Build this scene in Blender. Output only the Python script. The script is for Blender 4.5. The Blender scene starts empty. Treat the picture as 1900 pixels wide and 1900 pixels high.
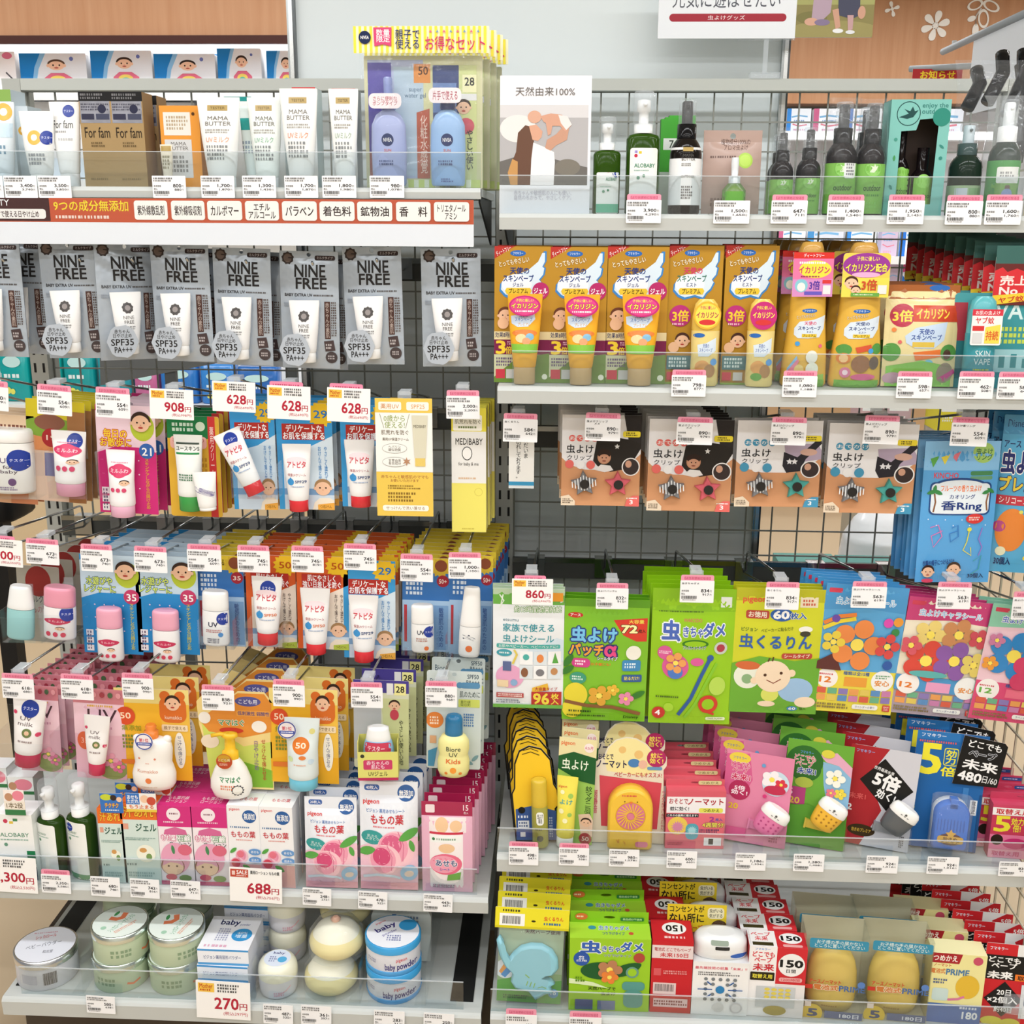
import bpy, bmesh, math, random
from mathutils import Vector, Matrix
from mathutils.geometry import tessellate_polygon
random.seed(7)
SC = bpy.context.scene
COL = SC.collection
# ---------------------------------------------------------------- camera, world, light, exposure
FPX = 2050.0
YAW, PITCH, ROLL = math.radians(2.5), math.radians(14.5), 0.006
CAM = Vector((0, -2.12, 1.55))
fwd = Vector((-math.sin(YAW)*math.cos(PITCH), math.cos(YAW)*math.cos(PITCH), -math.sin(PITCH)))
r0 = fwd.cross(Vector((0, 0, 1))).normalized()
u0 = r0.cross(fwd).normalized()
rgt = r0*math.cos(ROLL) + u0*math.sin(ROLL)
upv = u0*math.cos(ROLL) - r0*math.sin(ROLL)
cd = bpy.data.cameras.new('camera')
cd.sensor_width = 36; cd.sensor_fit = 'HORIZONTAL'; cd.lens = 36*FPX/1900
cd.clip_start = 0.05; cd.clip_end = 60
cam = bpy.data.objects.new('camera', cd); COL.objects.link(cam)
cam.matrix_world = Matrix(((rgt.x, upv.x, -fwd.x, CAM.x), (rgt.y, upv.y, -fwd.y, CAM.y), (rgt.z, upv.z, -fwd.z, CAM.z), (0, 0, 0, 1)))
SC.camera = cam
w_ = bpy.data.worlds.new('world'); SC.world = w_; w_.use_nodes = True
w_.node_tree.nodes['Background'].inputs[0].default_value = (0.93, 0.97, 1.0, 1)
w_.node_tree.nodes['Background'].inputs[1].default_value = 0.28
SC.view_settings.view_transform = 'Standard'; SC.view_settings.look = 'None'
SC.view_settings.gamma = 1; SC.view_settings.use_curve_mapping = False
SC.view_settings.exposure = -0.07
SC.cycles.transparent_max_bounces = 24
def add_tube_or_fill(x, y, z, lx, ly, p):
    l = bpy.data.lights.new('tube_or_fill_light', 'AREA'); l.shape = 'RECTANGLE'; l.size = lx; l.size_y = ly
    l.energy = p; l.color = (0.97, 0.985, 1.0)
    o = bpy.data.objects.new('tube_or_fill_light', l); COL.objects.link(o); o.location = (x, y, z); return o
for yy, pw in ((-4.8, 8), (-3.5, 11), (-2.35, 11), (-1.1, 11), (1.15, 14)):  # last row is added to light the walls behind the display
    for xx in (-2.6, -1.3, 0.0, 1.3, 2.6):
        add_tube_or_fill(xx, yy, 2.68, 1.15, 0.14, pw)
for xx in (1.2, 2.6): add_tube_or_fill(xx, 2.9, 2.68, 1.15, 0.14, 17)  # added lamps that brighten the far right wood wall
# lights at the far shelving, the first built into the left one
add_tube_or_fill(-1.75, 2.15, 2.09, 2.4, 0.06, 2.6)
_l = add_tube_or_fill(-1.75, 2.3, 2.3, 2.4, 0.05, 7); _l.rotation_euler = (math.radians(60), 0, 0)  # added lamp hidden behind the fascia, aimed to brighten the back wall
add_tube_or_fill(2.2, 3.75, 2.02, 3.2, 0.06, 9)

def at(px, py, Y):
    d = fwd + rgt*((px-950)/FPX) + upv*((950-py)/FPX)
    t = (Y-CAM.y)/d.y
    return CAM + d*t
def bx(x0, y0, x1, y1, Y):
    """pixel box of a thing standing in the plane y=Y -> centre x, bottom z, width, height in metres"""
    a = at(x0, (y0+y1)/2, Y); b = at(x1, (y0+y1)/2, Y); xm = (x0+x1)/2
    t = at(xm, y0, Y); c = at(xm, y1, Y)
    return (a.x+b.x)/2, c.z, b.x-a.x, t.z-c.z

# ---------------------------------------------------------------- materials
MATS = {}
def lin(h):
    if len(h) == 3: h = ''.join(c*2 for c in h)
    v = [int(h[i:i+2], 16)/255 for i in (0, 2, 4)]
    return tuple(c/12.92 if c <= 0.04045 else ((c+0.055)/1.055)**2.4 for c in v) + (1,)
KIND = {'p': (.5, .25, 0), 'g': (.22, .5, 0), 'f': (.2, .5, 0), 'm': (.22, .5, 1), 's': (.24, .6, .3), 'b': (.1, .18, 0), 'k': (.6, .3, 0)}
def mat(spec):
    """'e33' paper, 'e33.g' glossy plastic, '.f' crinkled film, '.m' metal, '.s' silver foil, 'clear' thin clear plastic"""
    if spec in MATS: return MATS[spec]
    m = bpy.data.materials.new('mat_'+spec.replace('.', '_')); m.use_nodes = True
    nt = m.node_tree; b = nt.nodes['Principled BSDF']
    if spec.startswith('clear') or spec.startswith('haze') or spec == 'acrylic':
        nt.nodes.remove(b); out = nt.nodes['Material Output']
        tr = nt.nodes.new('ShaderNodeBsdfTransparent'); gl = nt.nodes.new('ShaderNodeBsdfGlossy'); mx = nt.nodes.new('ShaderNodeMixShader')
        lw = nt.nodes.new('ShaderNodeLayerWeight'); lw.inputs[0].default_value = .12
        tr.inputs[0].default_value = (.97, .98, .985, 1); gl.inputs[0].default_value = (1, 1, 1, 1); gl.inputs[1].default_value = .06
        pw = nt.nodes.new('ShaderNodeMath'); pw.operation = 'POWER'; pw.inputs[1].default_value = 4; lw.inputs[0].default_value = .5
        ad = nt.nodes.new('ShaderNodeMath'); ad.operation = 'MULTIPLY_ADD'; ad.inputs[1].default_value = .55; ad.inputs[2].default_value = .06 if spec == 'acrylic' else .012
        nt.links.new(lw.outputs['Facing'], pw.inputs[0]); nt.links.new(pw.outputs[0], ad.inputs[0]); nt.links.new(ad.outputs[0], mx.inputs[0]); nt.links.new(tr.outputs[0], mx.inputs[1]); nt.links.new(gl.outputs[0], mx.inputs[2])
        last = mx
        if spec == 'acrylic':
            tr.inputs[0].default_value = (.90, .93, .94, 1); gl.inputs[1].default_value = .03
            no = nt.nodes.new('ShaderNodeTexNoise'); no.inputs['Scale'].default_value = 9; no.inputs['Detail'].default_value = 1
            tc = nt.nodes.new('ShaderNodeTexCoord'); nt.links.new(tc.outputs['Object'], no.inputs[0])
            bu = nt.nodes.new('ShaderNodeBump'); bu.inputs['Strength'].default_value = .7; bu.inputs['Distance'].default_value = .006
            nt.links.new(no.outputs[0], bu.inputs['Height']); nt.links.new(bu.outputs[0], gl.inputs['Normal'])
        if spec.startswith('haze'):
            df = nt.nodes.new('ShaderNodeBsdfDiffuse'); df.inputs[0].default_value = (.82, .86, .9, 1); m2 = nt.nodes.new('ShaderNodeMixShader')
            m2.inputs[0].default_value = int(spec[4:] or 12)/100
            nt.links.new(mx.outputs[0], m2.inputs[1]); nt.links.new(df.outputs[0], m2.inputs[2]); last = m2
        if spec.startswith('haze'):
            no = nt.nodes.new('ShaderNodeTexNoise'); no.inputs['Scale'].default_value = 45; no.inputs['Detail'].default_value = 3
            tc = nt.nodes.new('ShaderNodeTexCoord'); nt.links.new(tc.outputs['Object'], no.inputs[0])
            bu = nt.nodes.new('ShaderNodeBump'); bu.inputs['Strength'].default_value = .8; bu.inputs['Distance'].default_value = .004
            nt.links.new(no.outputs[0], bu.inputs['Height']); nt.links.new(bu.outputs[0], gl.inputs['Normal']); nt.links.new(bu.outputs[0], lw.inputs['Normal'])
        nt.links.new(last.outputs[0], out.inputs[0])
    else:
        h, _, k = spec.partition('.'); k = k or 'p'
        r, s, me = KIND[k]
        b.inputs['Base Color'].default_value = lin(h); b.inputs['Roughness'].default_value = r
        b.inputs['Specular IOR Level'].default_value = s; b.inputs['Metallic'].default_value = me
        if k in 'fs':
            sc_ = (22, .5) if k == 'f' else (34, .9)
            no = nt.nodes.new('ShaderNodeTexNoise'); no.inputs['Scale'].default_value = sc_[0]; no.inputs['Detail'].default_value = 2
            tc = nt.nodes.new('ShaderNodeTexCoord'); nt.links.new(tc.outputs['Object'], no.inputs[0])
            bu = nt.nodes.new('ShaderNodeBump'); bu.inputs['Strength'].default_value = sc_[1]; bu.inputs['Distance'].default_value = .003
            nt.links.new(no.outputs[0], bu.inputs['Height']); nt.links.new(bu.outputs[0], b.inputs['Normal'])
    MATS[spec] = m
    return m

# ---------------------------------------------------------------- lettering (outlines of glyphs, cached)
_TC = bpy.data.curves.new('lettering', 'FONT'); _TO = bpy.data.objects.new('lettering', _TC)
_TC.resolution_u = 2; _TC.fill_mode = 'FRONT'
GL = {}
def glyphs(txt, off):
    k = (txt, off)
    if k not in GL:
        _TC.body = txt; _TC.offset = off; _TC.align_x = 'CENTER' if '\n' in txt else 'LEFT'; _TC.space_line = .92
        me = _TO.to_mesh()
        me.calc_loop_triangles()
        GL[k] = ([(v.co.x, v.co.y) for v in me.vertices], [tuple(t.vertices) for t in me.loop_triangles])
        _TO.to_mesh_clear()
    return GL[k]

# ---------------------------------------------------------------- mesh builder with printing
EPS = 6e-5
class MB:
    def __init__(s): s.v = []; s.f = []; s.fm = []; s.ms = []; s.sm = []; s.layer = 0; s.clip = (-9, 9, -9, 9)
    def mi(s, spec):
        if spec not in s.ms: s.ms.append(spec)
        return s.ms.index(spec)
    def add(s, vs, fs, spec, smooth=False):
        n = len(s.v); s.v += [tuple(p) for p in vs]; i = s.mi(spec)
        for f in fs: s.f.append([n+k for k in f]); s.fm.append(i); s.sm.append(smooth)
        return s
    def box(s, x0, x1, y0, y1, z0, z1, spec):
        v = [(x, y, z) for x in (x0, x1) for y in (y0, y1) for z in (z0, z1)]
        return s.add(v, [(0, 1, 3, 2), (4, 6, 7, 5), (0, 4, 5, 1), (2, 3, 7, 6), (0, 2, 6, 4), (1, 5, 7, 3)], spec)
    def plate(s, outline, y0, y1, spec, holes=(), back=None):
        """flat sheet with outline [(x,z)], front at y0, back at y1, with holes"""
        loops = [list(outline)] + [list(h) for h in holes]
        tri = tessellate_polygon([[Vector((x, z, 0)) for x, z in l] for l in loops])
        flat = [p for l in loops for p in l]; n = len(flat)
        s.add([(x, y0, z) for x, z in flat], [t for t in tri], spec)
        s.add([(x, y1, z) for x, z in flat], [tuple(reversed(t)) for t in tri], back or spec)
        for l in loops:
            m = len(l)
            s.add([(x, y0, z) for x, z in l]+[(x, y1, z) for x, z in l], [(i, (i+1) % m, m+(i+1) % m, m+i) for i in range(m)], back or spec)
        return s
    def tubepath(s, pts, r, spec, n=8):
        rings = []
        for i, p in enumerate(pts):
            p = Vector(p); a = Vector(pts[max(0, i-1)]); b = Vector(pts[min(len(pts)-1, i+1)])
            d = (b-a).normalized(); u = d.cross(Vector((0, 0, 1)))
            if u.length < .05: u = d.cross(Vector((1, 0, 0)))
            u.normalize(); w = d.cross(u)
            rings.append([p+u*(r*math.cos(6.2832*k/n))+w*(r*math.sin(6.2832*k/n)) for k in range(n)])
        vs = [q for g in rings for q in g]; fs = []
        for i in range(len(rings)-1):
            for k in range(n): fs.append((i*n+k, i*n+(k+1) % n, (i+1)*n+(k+1) % n, (i+1)*n+k))
        fs.append(tuple(range(n))[::-1]); fs.append(tuple((len(rings)-1)*n+k for k in range(n)))
        return s.add(vs, fs, spec, True)
    def loft(s, rings, spec, e=.5, n=36, cap=True, smooth=True):
        """rings (z, halfwidth, halfdepth); cross-section |y|=b(1-(x/a)^2)^e"""
        vs = []
        if smooth:
            q = [rings[0]]
            for r1, r2 in zip(rings, rings[1:]):
                c = max(1, int(abs(r2[0]-r1[0])/.007)) if (abs(r2[1]-r1[1])+abs(r2[2]-r1[2])) > 1e-4 else 1
                q += [tuple(u+(v-u)*k/c for u, v in zip(r1, r2)) for k in range(1, c+1)]
            rings = q
        for (z, a, b) in rings:
            for k in range(n):
                t = 6.283185*k/n; sn = math.sin(t)
                vs.append((a*math.cos(t), -b*math.copysign(abs(sn)**(2*e), sn), z))
        fs = []
        for i in range(len(rings)-1):
            for k in range(n): fs.append((i*n+k, i*n+(k+1) % n, (i+1)*n+(k+1) % n, (i+1)*n+k))
        s.add(vs, [f[::-1] for f in fs], spec, True)
        if cap:
            m = len(rings)
            s.add(vs[:n], [tuple(range(n))], spec); s.add(vs[(m-1)*n:], [tuple(range(n))[::-1]], spec)
        return s
    # ---- printing on the front
    def ink(s, pts, tris, spec, surf, curved):
        y = lambda x, z: surf(x, z) - EPS*s.layer
        x0, x1, z0, z1 = s.clip
        if any(p[0] < x0 or p[0] > x1 or p[1] < z0 or p[1] > z1 for p in pts):
            P2 = []; T2 = []
            for t in tris:
                poly = [pts[i] for i in t]
                for ax, lim, sg in ((0, x0, 1), (0, x1, -1), (1, z0, 1), (1, z1, -1)):
                    o = []
                    for i in range(len(poly)):
                        a, b = poly[i-1], poly[i]; da, db = sg*(a[ax]-lim), sg*(b[ax]-lim)
                        if (da < 0) != (db < 0):
                            k = da/(da-db); o.append((a[0]+(b[0]-a[0])*k, a[1]+(b[1]-a[1])*k))
                        if db >= 0: o.append(b)
                    poly = o
                    if not poly: break
                if len(poly) > 2:
                    n = len(P2); P2 += poly; T2 += [(n, n+i, n+i+1) for i in range(1, len(poly)-1)]
            pts, tris = P2, T2
            if not tris: return
        if curved:
            hw = getattr(surf, 'hw', None)
            out = []; st = [[pts[i] for i in t] for t in tris]
            while st:
                t = st.pop()
                L = [(math.hypot(t[i][0]-t[(i+1) % 3][0], (t[i][1]-t[(i+1) % 3][1])*.6), i) for i in range(3)]
                m, i = max(L)
                if m > curved:
                    a, b, c = t[i], t[(i+1) % 3], t[(i+2) % 3]; mid = ((a[0]+b[0])/2, (a[1]+b[1])/2)
                    st.append([a, mid, c]); st.append([mid, b, c])
                else: out.append(t)
            vs = []; idx = {}; fs = []
            for t in out:
                if hw and all(abs(p[0]) > hw(p[1])*.96 for p in t): continue
                f = []
                for p in t:
                    if p not in idx:
                        idx[p] = len(vs); x = p[0]
                        if hw: l = hw(p[1])*.96; x = max(-l, min(l, x))
                        vs.append((x, y(x, p[1]), p[1]))
                    f.append(idx[p])
                fs.append(f)
            s.add(vs, fs, spec)
        else:
            s.add([(p[0], y(*p), p[1]) for p in pts], tris, spec)
    def prints(s, cmds, x0, z0, w, h, surf=lambda x, z: 0.0, curved=0, kind=''):
        X = lambda u: x0+u*w
        s.clip = (x0, x0+w, z0, z0+h)
        Z = lambda v: z0+h-v*h
        def cs(c): return c if '.' in c or not kind else c+'.'+kind
        def poly(p, c):
            s.layer += 1
            p = [(X(a), Z(b)) for a, b in p]
            tri = tessellate_polygon([[Vector((a, b, 0)) for a, b in p]])
            s.ink(p, tri, cs(c), surf, curved)
        def ell(cx, cy, rx, ry, c, n=28): poly([(cx+rx*math.cos(6.2832*k/n), cy+ry*math.sin(6.2832*k/n)) for k in range(n)], c)
        def text(t, a, b, c, d, col, bold=1, out=None, rot=0):
            V, F = glyphs(t, 0)
            if not V: return
            xs = [p[0] for p in V]; ys = [p[1] for p in V]
            mx, Mx, my, My = min(xs), max(xs), min(ys), max(ys)
            sx = (c-a)*w/max(Mx-mx, 1e-6); sz = (d-b)*h/max(My-my, 1e-6)
            ox, oz = X((a+c)/2), Z((b+d)/2); cr, sr = math.cos(math.radians(rot)), math.sin(math.radians(rot))
            def put(col, r, dirs):
                for k in range(max(dirs, 1)):
                    ex = r*math.cos(6.2832*(k+.5)/dirs) if dirs else 0; ey = r*math.sin(6.2832*(k+.5)/dirs) if dirs else 0
                    s.layer += 1 if k == 0 else .05; pts = []
                    for px, py in V:
                        qx = (px+ex-(mx+Mx)/2)*sx; qz = (py+ey-(my+My)/2)*sz
                        pts.append((ox+qx*cr-qz*sr, oz+qx*sr+qz*cr))
                    s.ink(pts, F, cs(col), surf, curved)
            br = .0085*bold
            if out:
                oc, ow = (out if isinstance(out, tuple) else (out, 4)); put(oc, br+.0125*ow, 8)
            put(col, br, (0, 2, 4, 4, 4, 6, 6)[min(bold, 6)])
        for c in cmds:
            k = c[0]
            if k == 'R': poly([(c[1], c[2]), (c[3], c[2]), (c[3], c[4]), (c[1], c[4])], c[5])
            elif k == 'O':      # rounded box
                a, b, d, e, col = c[1:6]; r = c[6] if len(c) > 6 else .3
                ry = (e-b)*r; rx = ry*h/w; rx = min(rx, (d-a)/2)
                pts = []
                for qx, qy, t0 in ((d-rx, b+ry, -90), (d-rx, e-ry, 0), (a+rx, e-ry, 90), (a+rx, b+ry, 180)):
                    for j in range(6):
                        t = math.radians(t0+j*18); pts.append((qx+rx*math.cos(t), qy+ry*math.sin(t)))
                poly(pts, col)
            elif k == 'E': ell(*c[1:])
            elif k == 'C': ell(c[1], c[2], c[3], c[3]*w/h, c[4])
            elif k == 'P': poly(c[1], c[2])
            elif k == 'S':      # star / burst: cx cy r points inner colour
                n = c[4]; q = c[5]
                poly([(c[1]+(c[3] if i % 2 == 0 else c[3]*q)*math.sin(3.14159*i/n), c[2]-(c[3] if i % 2 == 0 else c[3]*q)*math.cos(3.14159*i/n)*w/h) for i in range(2*n)], c[6])
            elif k == 'T': text(*c[1:])
            elif k == 'G':      # lines of print too small to read
                a, b, d, e, n, col = c[1:7]; rr = random.Random(int(a*1e3+b*1e4)+n); s.layer += 1
                V = []; F = []
                for i in range(n):
                    zt = b+(e-b)*(i+.15)/n; zb = b+(e-b)*(i+.8)/n; x = a; lim = a+(d-a)*rr.uniform(.7, 1)
                    step = (zb-zt)*h/w
                    while x < lim:
                        ww = step*rr.uniform(.45, .95); x2 = min(x+ww, d); q = len(V)
                        V += [(X(x), Z(zt)), (X(x2), Z(zt)), (X(x2), Z(zb)), (X(x), Z(zb))]; F += [(q, q+1, q+2), (q, q+2, q+3)]
                        x += step*1.12
                s.ink(V, F, cs(col), surf, curved)
            elif k == 'B':      # barcode
                a, b, d, e = c[1:5]; rr = random.Random(int(a*999+b*77)+3); s.layer += 1; V = []; F = []; x = a
                while x < d:
                    ww = (d-a)*rr.choice((.018, .03, .045)); q = len(V)
                    V += [(X(x), Z(b)), (X(x+ww), Z(b)), (X(x+ww), Z(e)), (X(x), Z(e))]; F += [(q, q+1, q+2), (q, q+2, q+3)]
                    x += ww+(d-a)*rr.choice((.018, .03))
                s.ink(V, F, cs('333'), surf, curved)
            elif k == 'V':      # stroke along points, width as a share of the breadth
                p, wd, col = c[1], c[2], c[3]; Lp = []; Rp = []
                for i in range(len(p)):
                    a = p[max(0, i-1)]; b = p[min(len(p)-1, i+1)]; dx, dy = (b[0]-a[0])*w, (b[1]-a[1])*h; l = math.hypot(dx, dy) or 1
                    nx, ny = -dy/l*wd*w/2, dx/l*wd*w/2
                    Lp.append((p[i][0]+nx/w, p[i][1]+ny/h)); Rp.append((p[i][0]-nx/w, p[i][1]-ny/h))
                s.layer += 1; n = len(p); pts = [(X(a), Z(b)) for a, b in Lp+Rp]; F = []
                for i in range(n-1): F += [(i, i+1, n+i+1), (i, n+i+1, n+i)]
                s.ink(pts, F, cs(col), surf, curved)
        return s
    def mesh(s, name):
        me = bpy.data.meshes.new(name); me.from_pydata(s.v, [], s.f)
        for spec in s.ms: me.materials.append(mat(spec))
        me.polygons.foreach_set('material_index', s.fm); me.polygons.foreach_set('use_smooth', s.sm)
        me.update()
        return me
def obj(name, mb, parent=None, loc=(0, 0, 0), rot=(0, 0, 0)):
    o = bpy.data.objects.new(name, mb.mesh(name) if isinstance(mb, MB) else mb); COL.objects.link(o)
    o.location = loc; o.rotation_euler = rot
    if parent: o.parent = parent
    return o
def thing(name, label, cat, loc=(0, 0, 0), rot=(0, 0, 0), group=None):
    o = bpy.data.objects.new(name, None); COL.objects.link(o); o.empty_display_size = .02
    o.location = loc; o.rotation_euler = rot
    return tag(o, label, cat, group)
def tag(o, label, cat, group=None):
    o['label'] = label; o['category'] = cat
    if group: o['group'] = group
    return o
def struct(name, mb, loc=(0, 0, 0), parent=None):
    o = obj(name, mb, parent, loc)
    if not parent: o['kind'] = 'structure'
    return o
KIDS = lambda o: [c for c in COL.objects if c.parent == o]
def dup(root, loc, rot, label):
    kids = [(c, [g for g in c.children]) for c in root.children]
    r = root.copy(); COL.objects.link(r); r.location = loc; r.rotation_euler = rot; r['label'] = label
    for c, gs in kids:
        d = c.copy(); COL.objects.link(d); d.parent = r
        for g in gs:
            e = g.copy(); COL.objects.link(e); e.parent = d
    return r
ORD = ['', 'second', 'third', 'fourth', 'fifth', 'sixth', 'seventh', 'eighth', 'ninth', 'tenth', 'eleventh', 'twelfth']
def row_back(o, desc, n, dy, group, where='on its hook', dz=0, jit=.002, dx=0, zj=0):
    """n copies behind the front one o; labels count from the front"""
    o['label'] = desc + ', front one ' + where; o['group'] = group
    for k in range(1, n):
        dup(o, (o.location.x+dx*k+random.uniform(-jit, jit), o.location.y+dy*k, o.location.z+dz*k+random.uniform(-zj, zj)+(0 if 'hook' in where else .0013)),
            (o.rotation_euler.x, o.rotation_euler.y+random.uniform(-jit, jit)*4, o.rotation_euler.z+random.uniform(-jit, jit)*8), desc+', '+ORD[k]+' from the front')
# ---------------------------------------------------------------- outlines
def rrect(w, h, r, n=4, z0=0):
    p = []
    for qx, qz, t0 in ((w/2-r, z0+r, -90), (w/2-r, z0+h-r, 0), (-w/2+r, z0+h-r, 90), (-w/2+r, z0+r, 180)):
        for j in range(n+1):
            t = math.radians(t0+j*90/n); p.append((qx+r*math.cos(t), qz+r*math.sin(t)))
    return p
def circ(x, z, r, n=12, rz=None): return [(x+r*math.cos(6.2832*k/n), z+(rz or r)*math.sin(6.2832*k/n)) for k in range(n)]
# ---------------------------------------------------------------- packaging builders (front towards -y, base at z=0)
def card(w, h, spec, prints, r=.004, hole=None, outline=None, t=.0008, back='ddd', kind=''):
    m = MB(); o = [(a*w-w/2, h-b*h) for a, b in outline] if outline else rrect(w, h, r)
    hs = [circ(hole[0]*w-w/2, h-hole[1]*h, hole[2], rz=hole[3] if len(hole) > 3 else None)] if hole else []
    m.plate(o, -t/2, t/2, spec, hs, back); m.prints(prints, -w/2, 0, w, h, lambda x, z: -t/2, 0, kind)
    return m
def rsurf(rings, e):
    def hw(z):
        z = min(max(z, rings[0][0]), rings[-1][0])
        for r, q in zip(rings, rings[1:]):
            if z <= q[0]: return r[1]+(q[1]-r[1])*(z-r[0])/max(q[0]-r[0], 1e-9)
        return rings[-1][1]
    def f(x, z):
        z = min(max(z, rings[0][0]), rings[-1][0])
        for i in range(len(rings)-1):
            if z <= rings[i+1][0]:
                t = (z-rings[i][0])/max(rings[i+1][0]-rings[i][0], 1e-9); break
        a = rings[i][1]+(rings[i+1][1]-rings[i][1])*t; b = rings[i][2]+(rings[i+1][2]-rings[i][2])*t
        q = min(abs(x)/max(a, 1e-6), .995)
        return -b*(1-q*q)**e-.00025
    f.hw = hw
    return f
def body(rings, spec, prints=(), e=.5, n=40, kind='', pw=None, ph=None):
    """a turned or pressed shape with printing on its front; print box pw wide over the whole height"""
    m = MB().loft(rings, spec, e, n); z0, z1 = rings[0][0], rings[-1][0]; a = max(r[1] for r in rings); pw = pw or 2*a
    m.prints(prints, -pw/2, z0, pw, z1-z0, rsurf(rings, e), .006, kind)
    return m
def carton(w, h, d, front, side, top, fp=(), tp=(), sp=()):
    m = MB(); a = w/2
    m.add([(-a, 0, 0), (a, 0, 0), (a, 0, h), (-a, 0, h)], [(0, 1, 2, 3)], front)
    m.add([(-a, d, 0), (a, d, 0), (a, d, h), (-a, d, h)], [(3, 2, 1, 0)], front)
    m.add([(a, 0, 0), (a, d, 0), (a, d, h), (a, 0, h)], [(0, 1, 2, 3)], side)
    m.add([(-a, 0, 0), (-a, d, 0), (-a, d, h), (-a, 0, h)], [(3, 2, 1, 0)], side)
    m.add([(-a, 0, h), (a, 0, h), (a, d, h), (-a, d, h)], [(0, 1, 2, 3)], top)
    m.add([(-a, 0, 0), (a, 0, 0), (a, d, 0), (-a, d, 0)], [(3, 2, 1, 0)], top)
    m.prints(fp, -a, 0, w, h)
    if tp:
        t = MB(); t.prints(tp, -a, 0, w, d)
        for k, f in enumerate(t.f): m.add([(t.v[i][0], t.v[i][2], h-t.v[i][1]) for i in f], [tuple(range(len(f)))], t.ms[t.fm[k]])
    if sp:
        t = MB(); t.prints(sp, 0, 0, d, h)
        for k, f in enumerate(t.f): m.add([(a-t.v[i][1], t.v[i][0], t.v[i][2]) for i in f], [tuple(range(len(f)))], t.ms[t.fm[k]])
    return m
def pouch(w, h, b, spec, prints, seal=.09, hole=True, back=None, kind='f', bseal=.03, waist=0, nx=12, nz=18):
    """a filled bag: flat seals at head and foot, bulging between; hang hole in the head"""
    hs = h*seal; zb = h*bseal; zt = h-hs
    def g(z):
        if z <= zb or z >= zt: return 0
        return math.sin(math.pi*(z-zb)/(zt-zb))**.6
    wd = lambda z: w*(1-waist*math.sin(math.pi*min(max(z/h, 0), 1)))
    def surf(x, z):
        q = min(abs(2*x/wd(z)), 1); return -.0008-b*(1-q*q)*g(z)
    m = MB()
    for sgn, sp in ((1, spec), (-1, back or spec)):
        V = []
        for j in range(nz+1):
            z = zt*j/nz
            for i in range(nx+1):
                x = wd(z)*(i/nx-.5); V.append((x, sgn*surf(x, z), z))
        F = [(j*(nx+1)+i, j*(nx+1)+i+1, (j+1)*(nx+1)+i+1, (j+1)*(nx+1)+i) for j in range(nz) for i in range(nx)]
        m.add(V, F if sgn > 0 else [f[::-1] for f in F], sp, True)
    o = [(-w/2, zt), (w/2, zt), (w/2, h), (-w/2, h)]
    m.plate(o, -.0008, .0008, spec, [circ(0, h-hs*.5, min(.0045, hs*.3))] if hole else [], back)
    m.prints(prints, -w/2, 0, w, h, surf, .010, kind)
    return m
def squeeze(parent, name, w, h, spec, cap, prints=(), caph=.16, capw=.62, loc=(0, 0, 0), rot=(0, 0, 0), kind='g', P=None):
    """a squeeze tube standing on its cap"""
    ch = h*caph; cw = w*capw; prints = P or prints
    rings = [(ch, cw/2, cw/2*.8), (ch+h*.02, cw/2*1.06, cw/2*.85), (h*.55, w*.43, cw*.36), (h*.95, w/2, .002), (h, w/2, .0013)]
    o = obj(name, body(rings, spec, prints, .5, 40, kind, pw=w), parent, loc, rot)
    c = MB().loft([(0, cw/2*.94, cw/2*.76), (ch*.05, cw/2, cw/2*.8), (ch*.97, cw/2, cw/2*.8), (ch, cw/2*.96, cw/2*.78)], cap, .5, 24)
    obj('cap', c, o)
    return o
def clearbox(parent, name, w, h, d, spec='clear'):
    """open-topped clear holder"""
    m = MB(); t = .0012
    m.box(-w/2, w/2, 0, t, 0, h*.55, spec).box(-w/2, w/2, d-t, d, 0, h, spec).box(-w/2, -w/2+t, t, d-t, 0, h*.7, spec).box(w/2-t, w/2, t, d-t, 0, h*.7, spec).box(-w/2, w/2, 0, d, -t, 0, spec)
    return obj(name, m, parent)
# ================================================================ the setting
XL, XB, XR, ZR = -1.01, -0.107, 0.793, 1.805
m = MB().box(-6, 6, -6, 6.6, -.05, 0, 'c9b496'); struct('floor', m)
struct('ceiling', MB().box(-6, 6, -6, 6.6, 2.75, 2.8, 'e8e8e4'))
# wood-panelled wall: nearer on the left, farther on the right
def woodmat():
    mm = mat('c88a62'); nt = mm.node_tree; b = nt.nodes['Principled BSDF']
    no = nt.nodes.new('ShaderNodeTexNoise'); mp = nt.nodes.new('ShaderNodeMapping'); tc = nt.nodes.new('ShaderNodeTexCoord'); cr = nt.nodes.new('ShaderNodeValToRGB')
    mp.inputs['Scale'].default_value = (9, 9, .5); no.inputs['Scale'].default_value = 5; no.inputs['Detail'].default_value = 4
    cr.color_ramp.elements[0].color = lin('b57f58'); cr.color_ramp.elements[1].color = lin('cfa07c')
    nt.links.new(tc.outputs['Object'], mp.inputs[0]); nt.links.new(mp.outputs[0], no.inputs[0]); nt.links.new(no.outputs[0], cr.inputs[0]); nt.links.new(cr.outputs[0], b.inputs['Base Color'])
woodmat()
zl = at(270, 70, 2.05).z
struct('wall_left', MB().box(-3.6, -.45, 2.05, 2.09, zl, 2.75, 'c88a62').box(-3.6, -.45, 2.03, 2.05, zl-.022, zl+.005, '45221c'))
struct('wall_left_lower', MB().box(-3.6, -.45, 2.5, 2.6, 0, 2.75, 'f4f4f2'))
zr = at(1600, 192, 3.9).z
zt_ = at(1500, 735, 4.3).z
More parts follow.
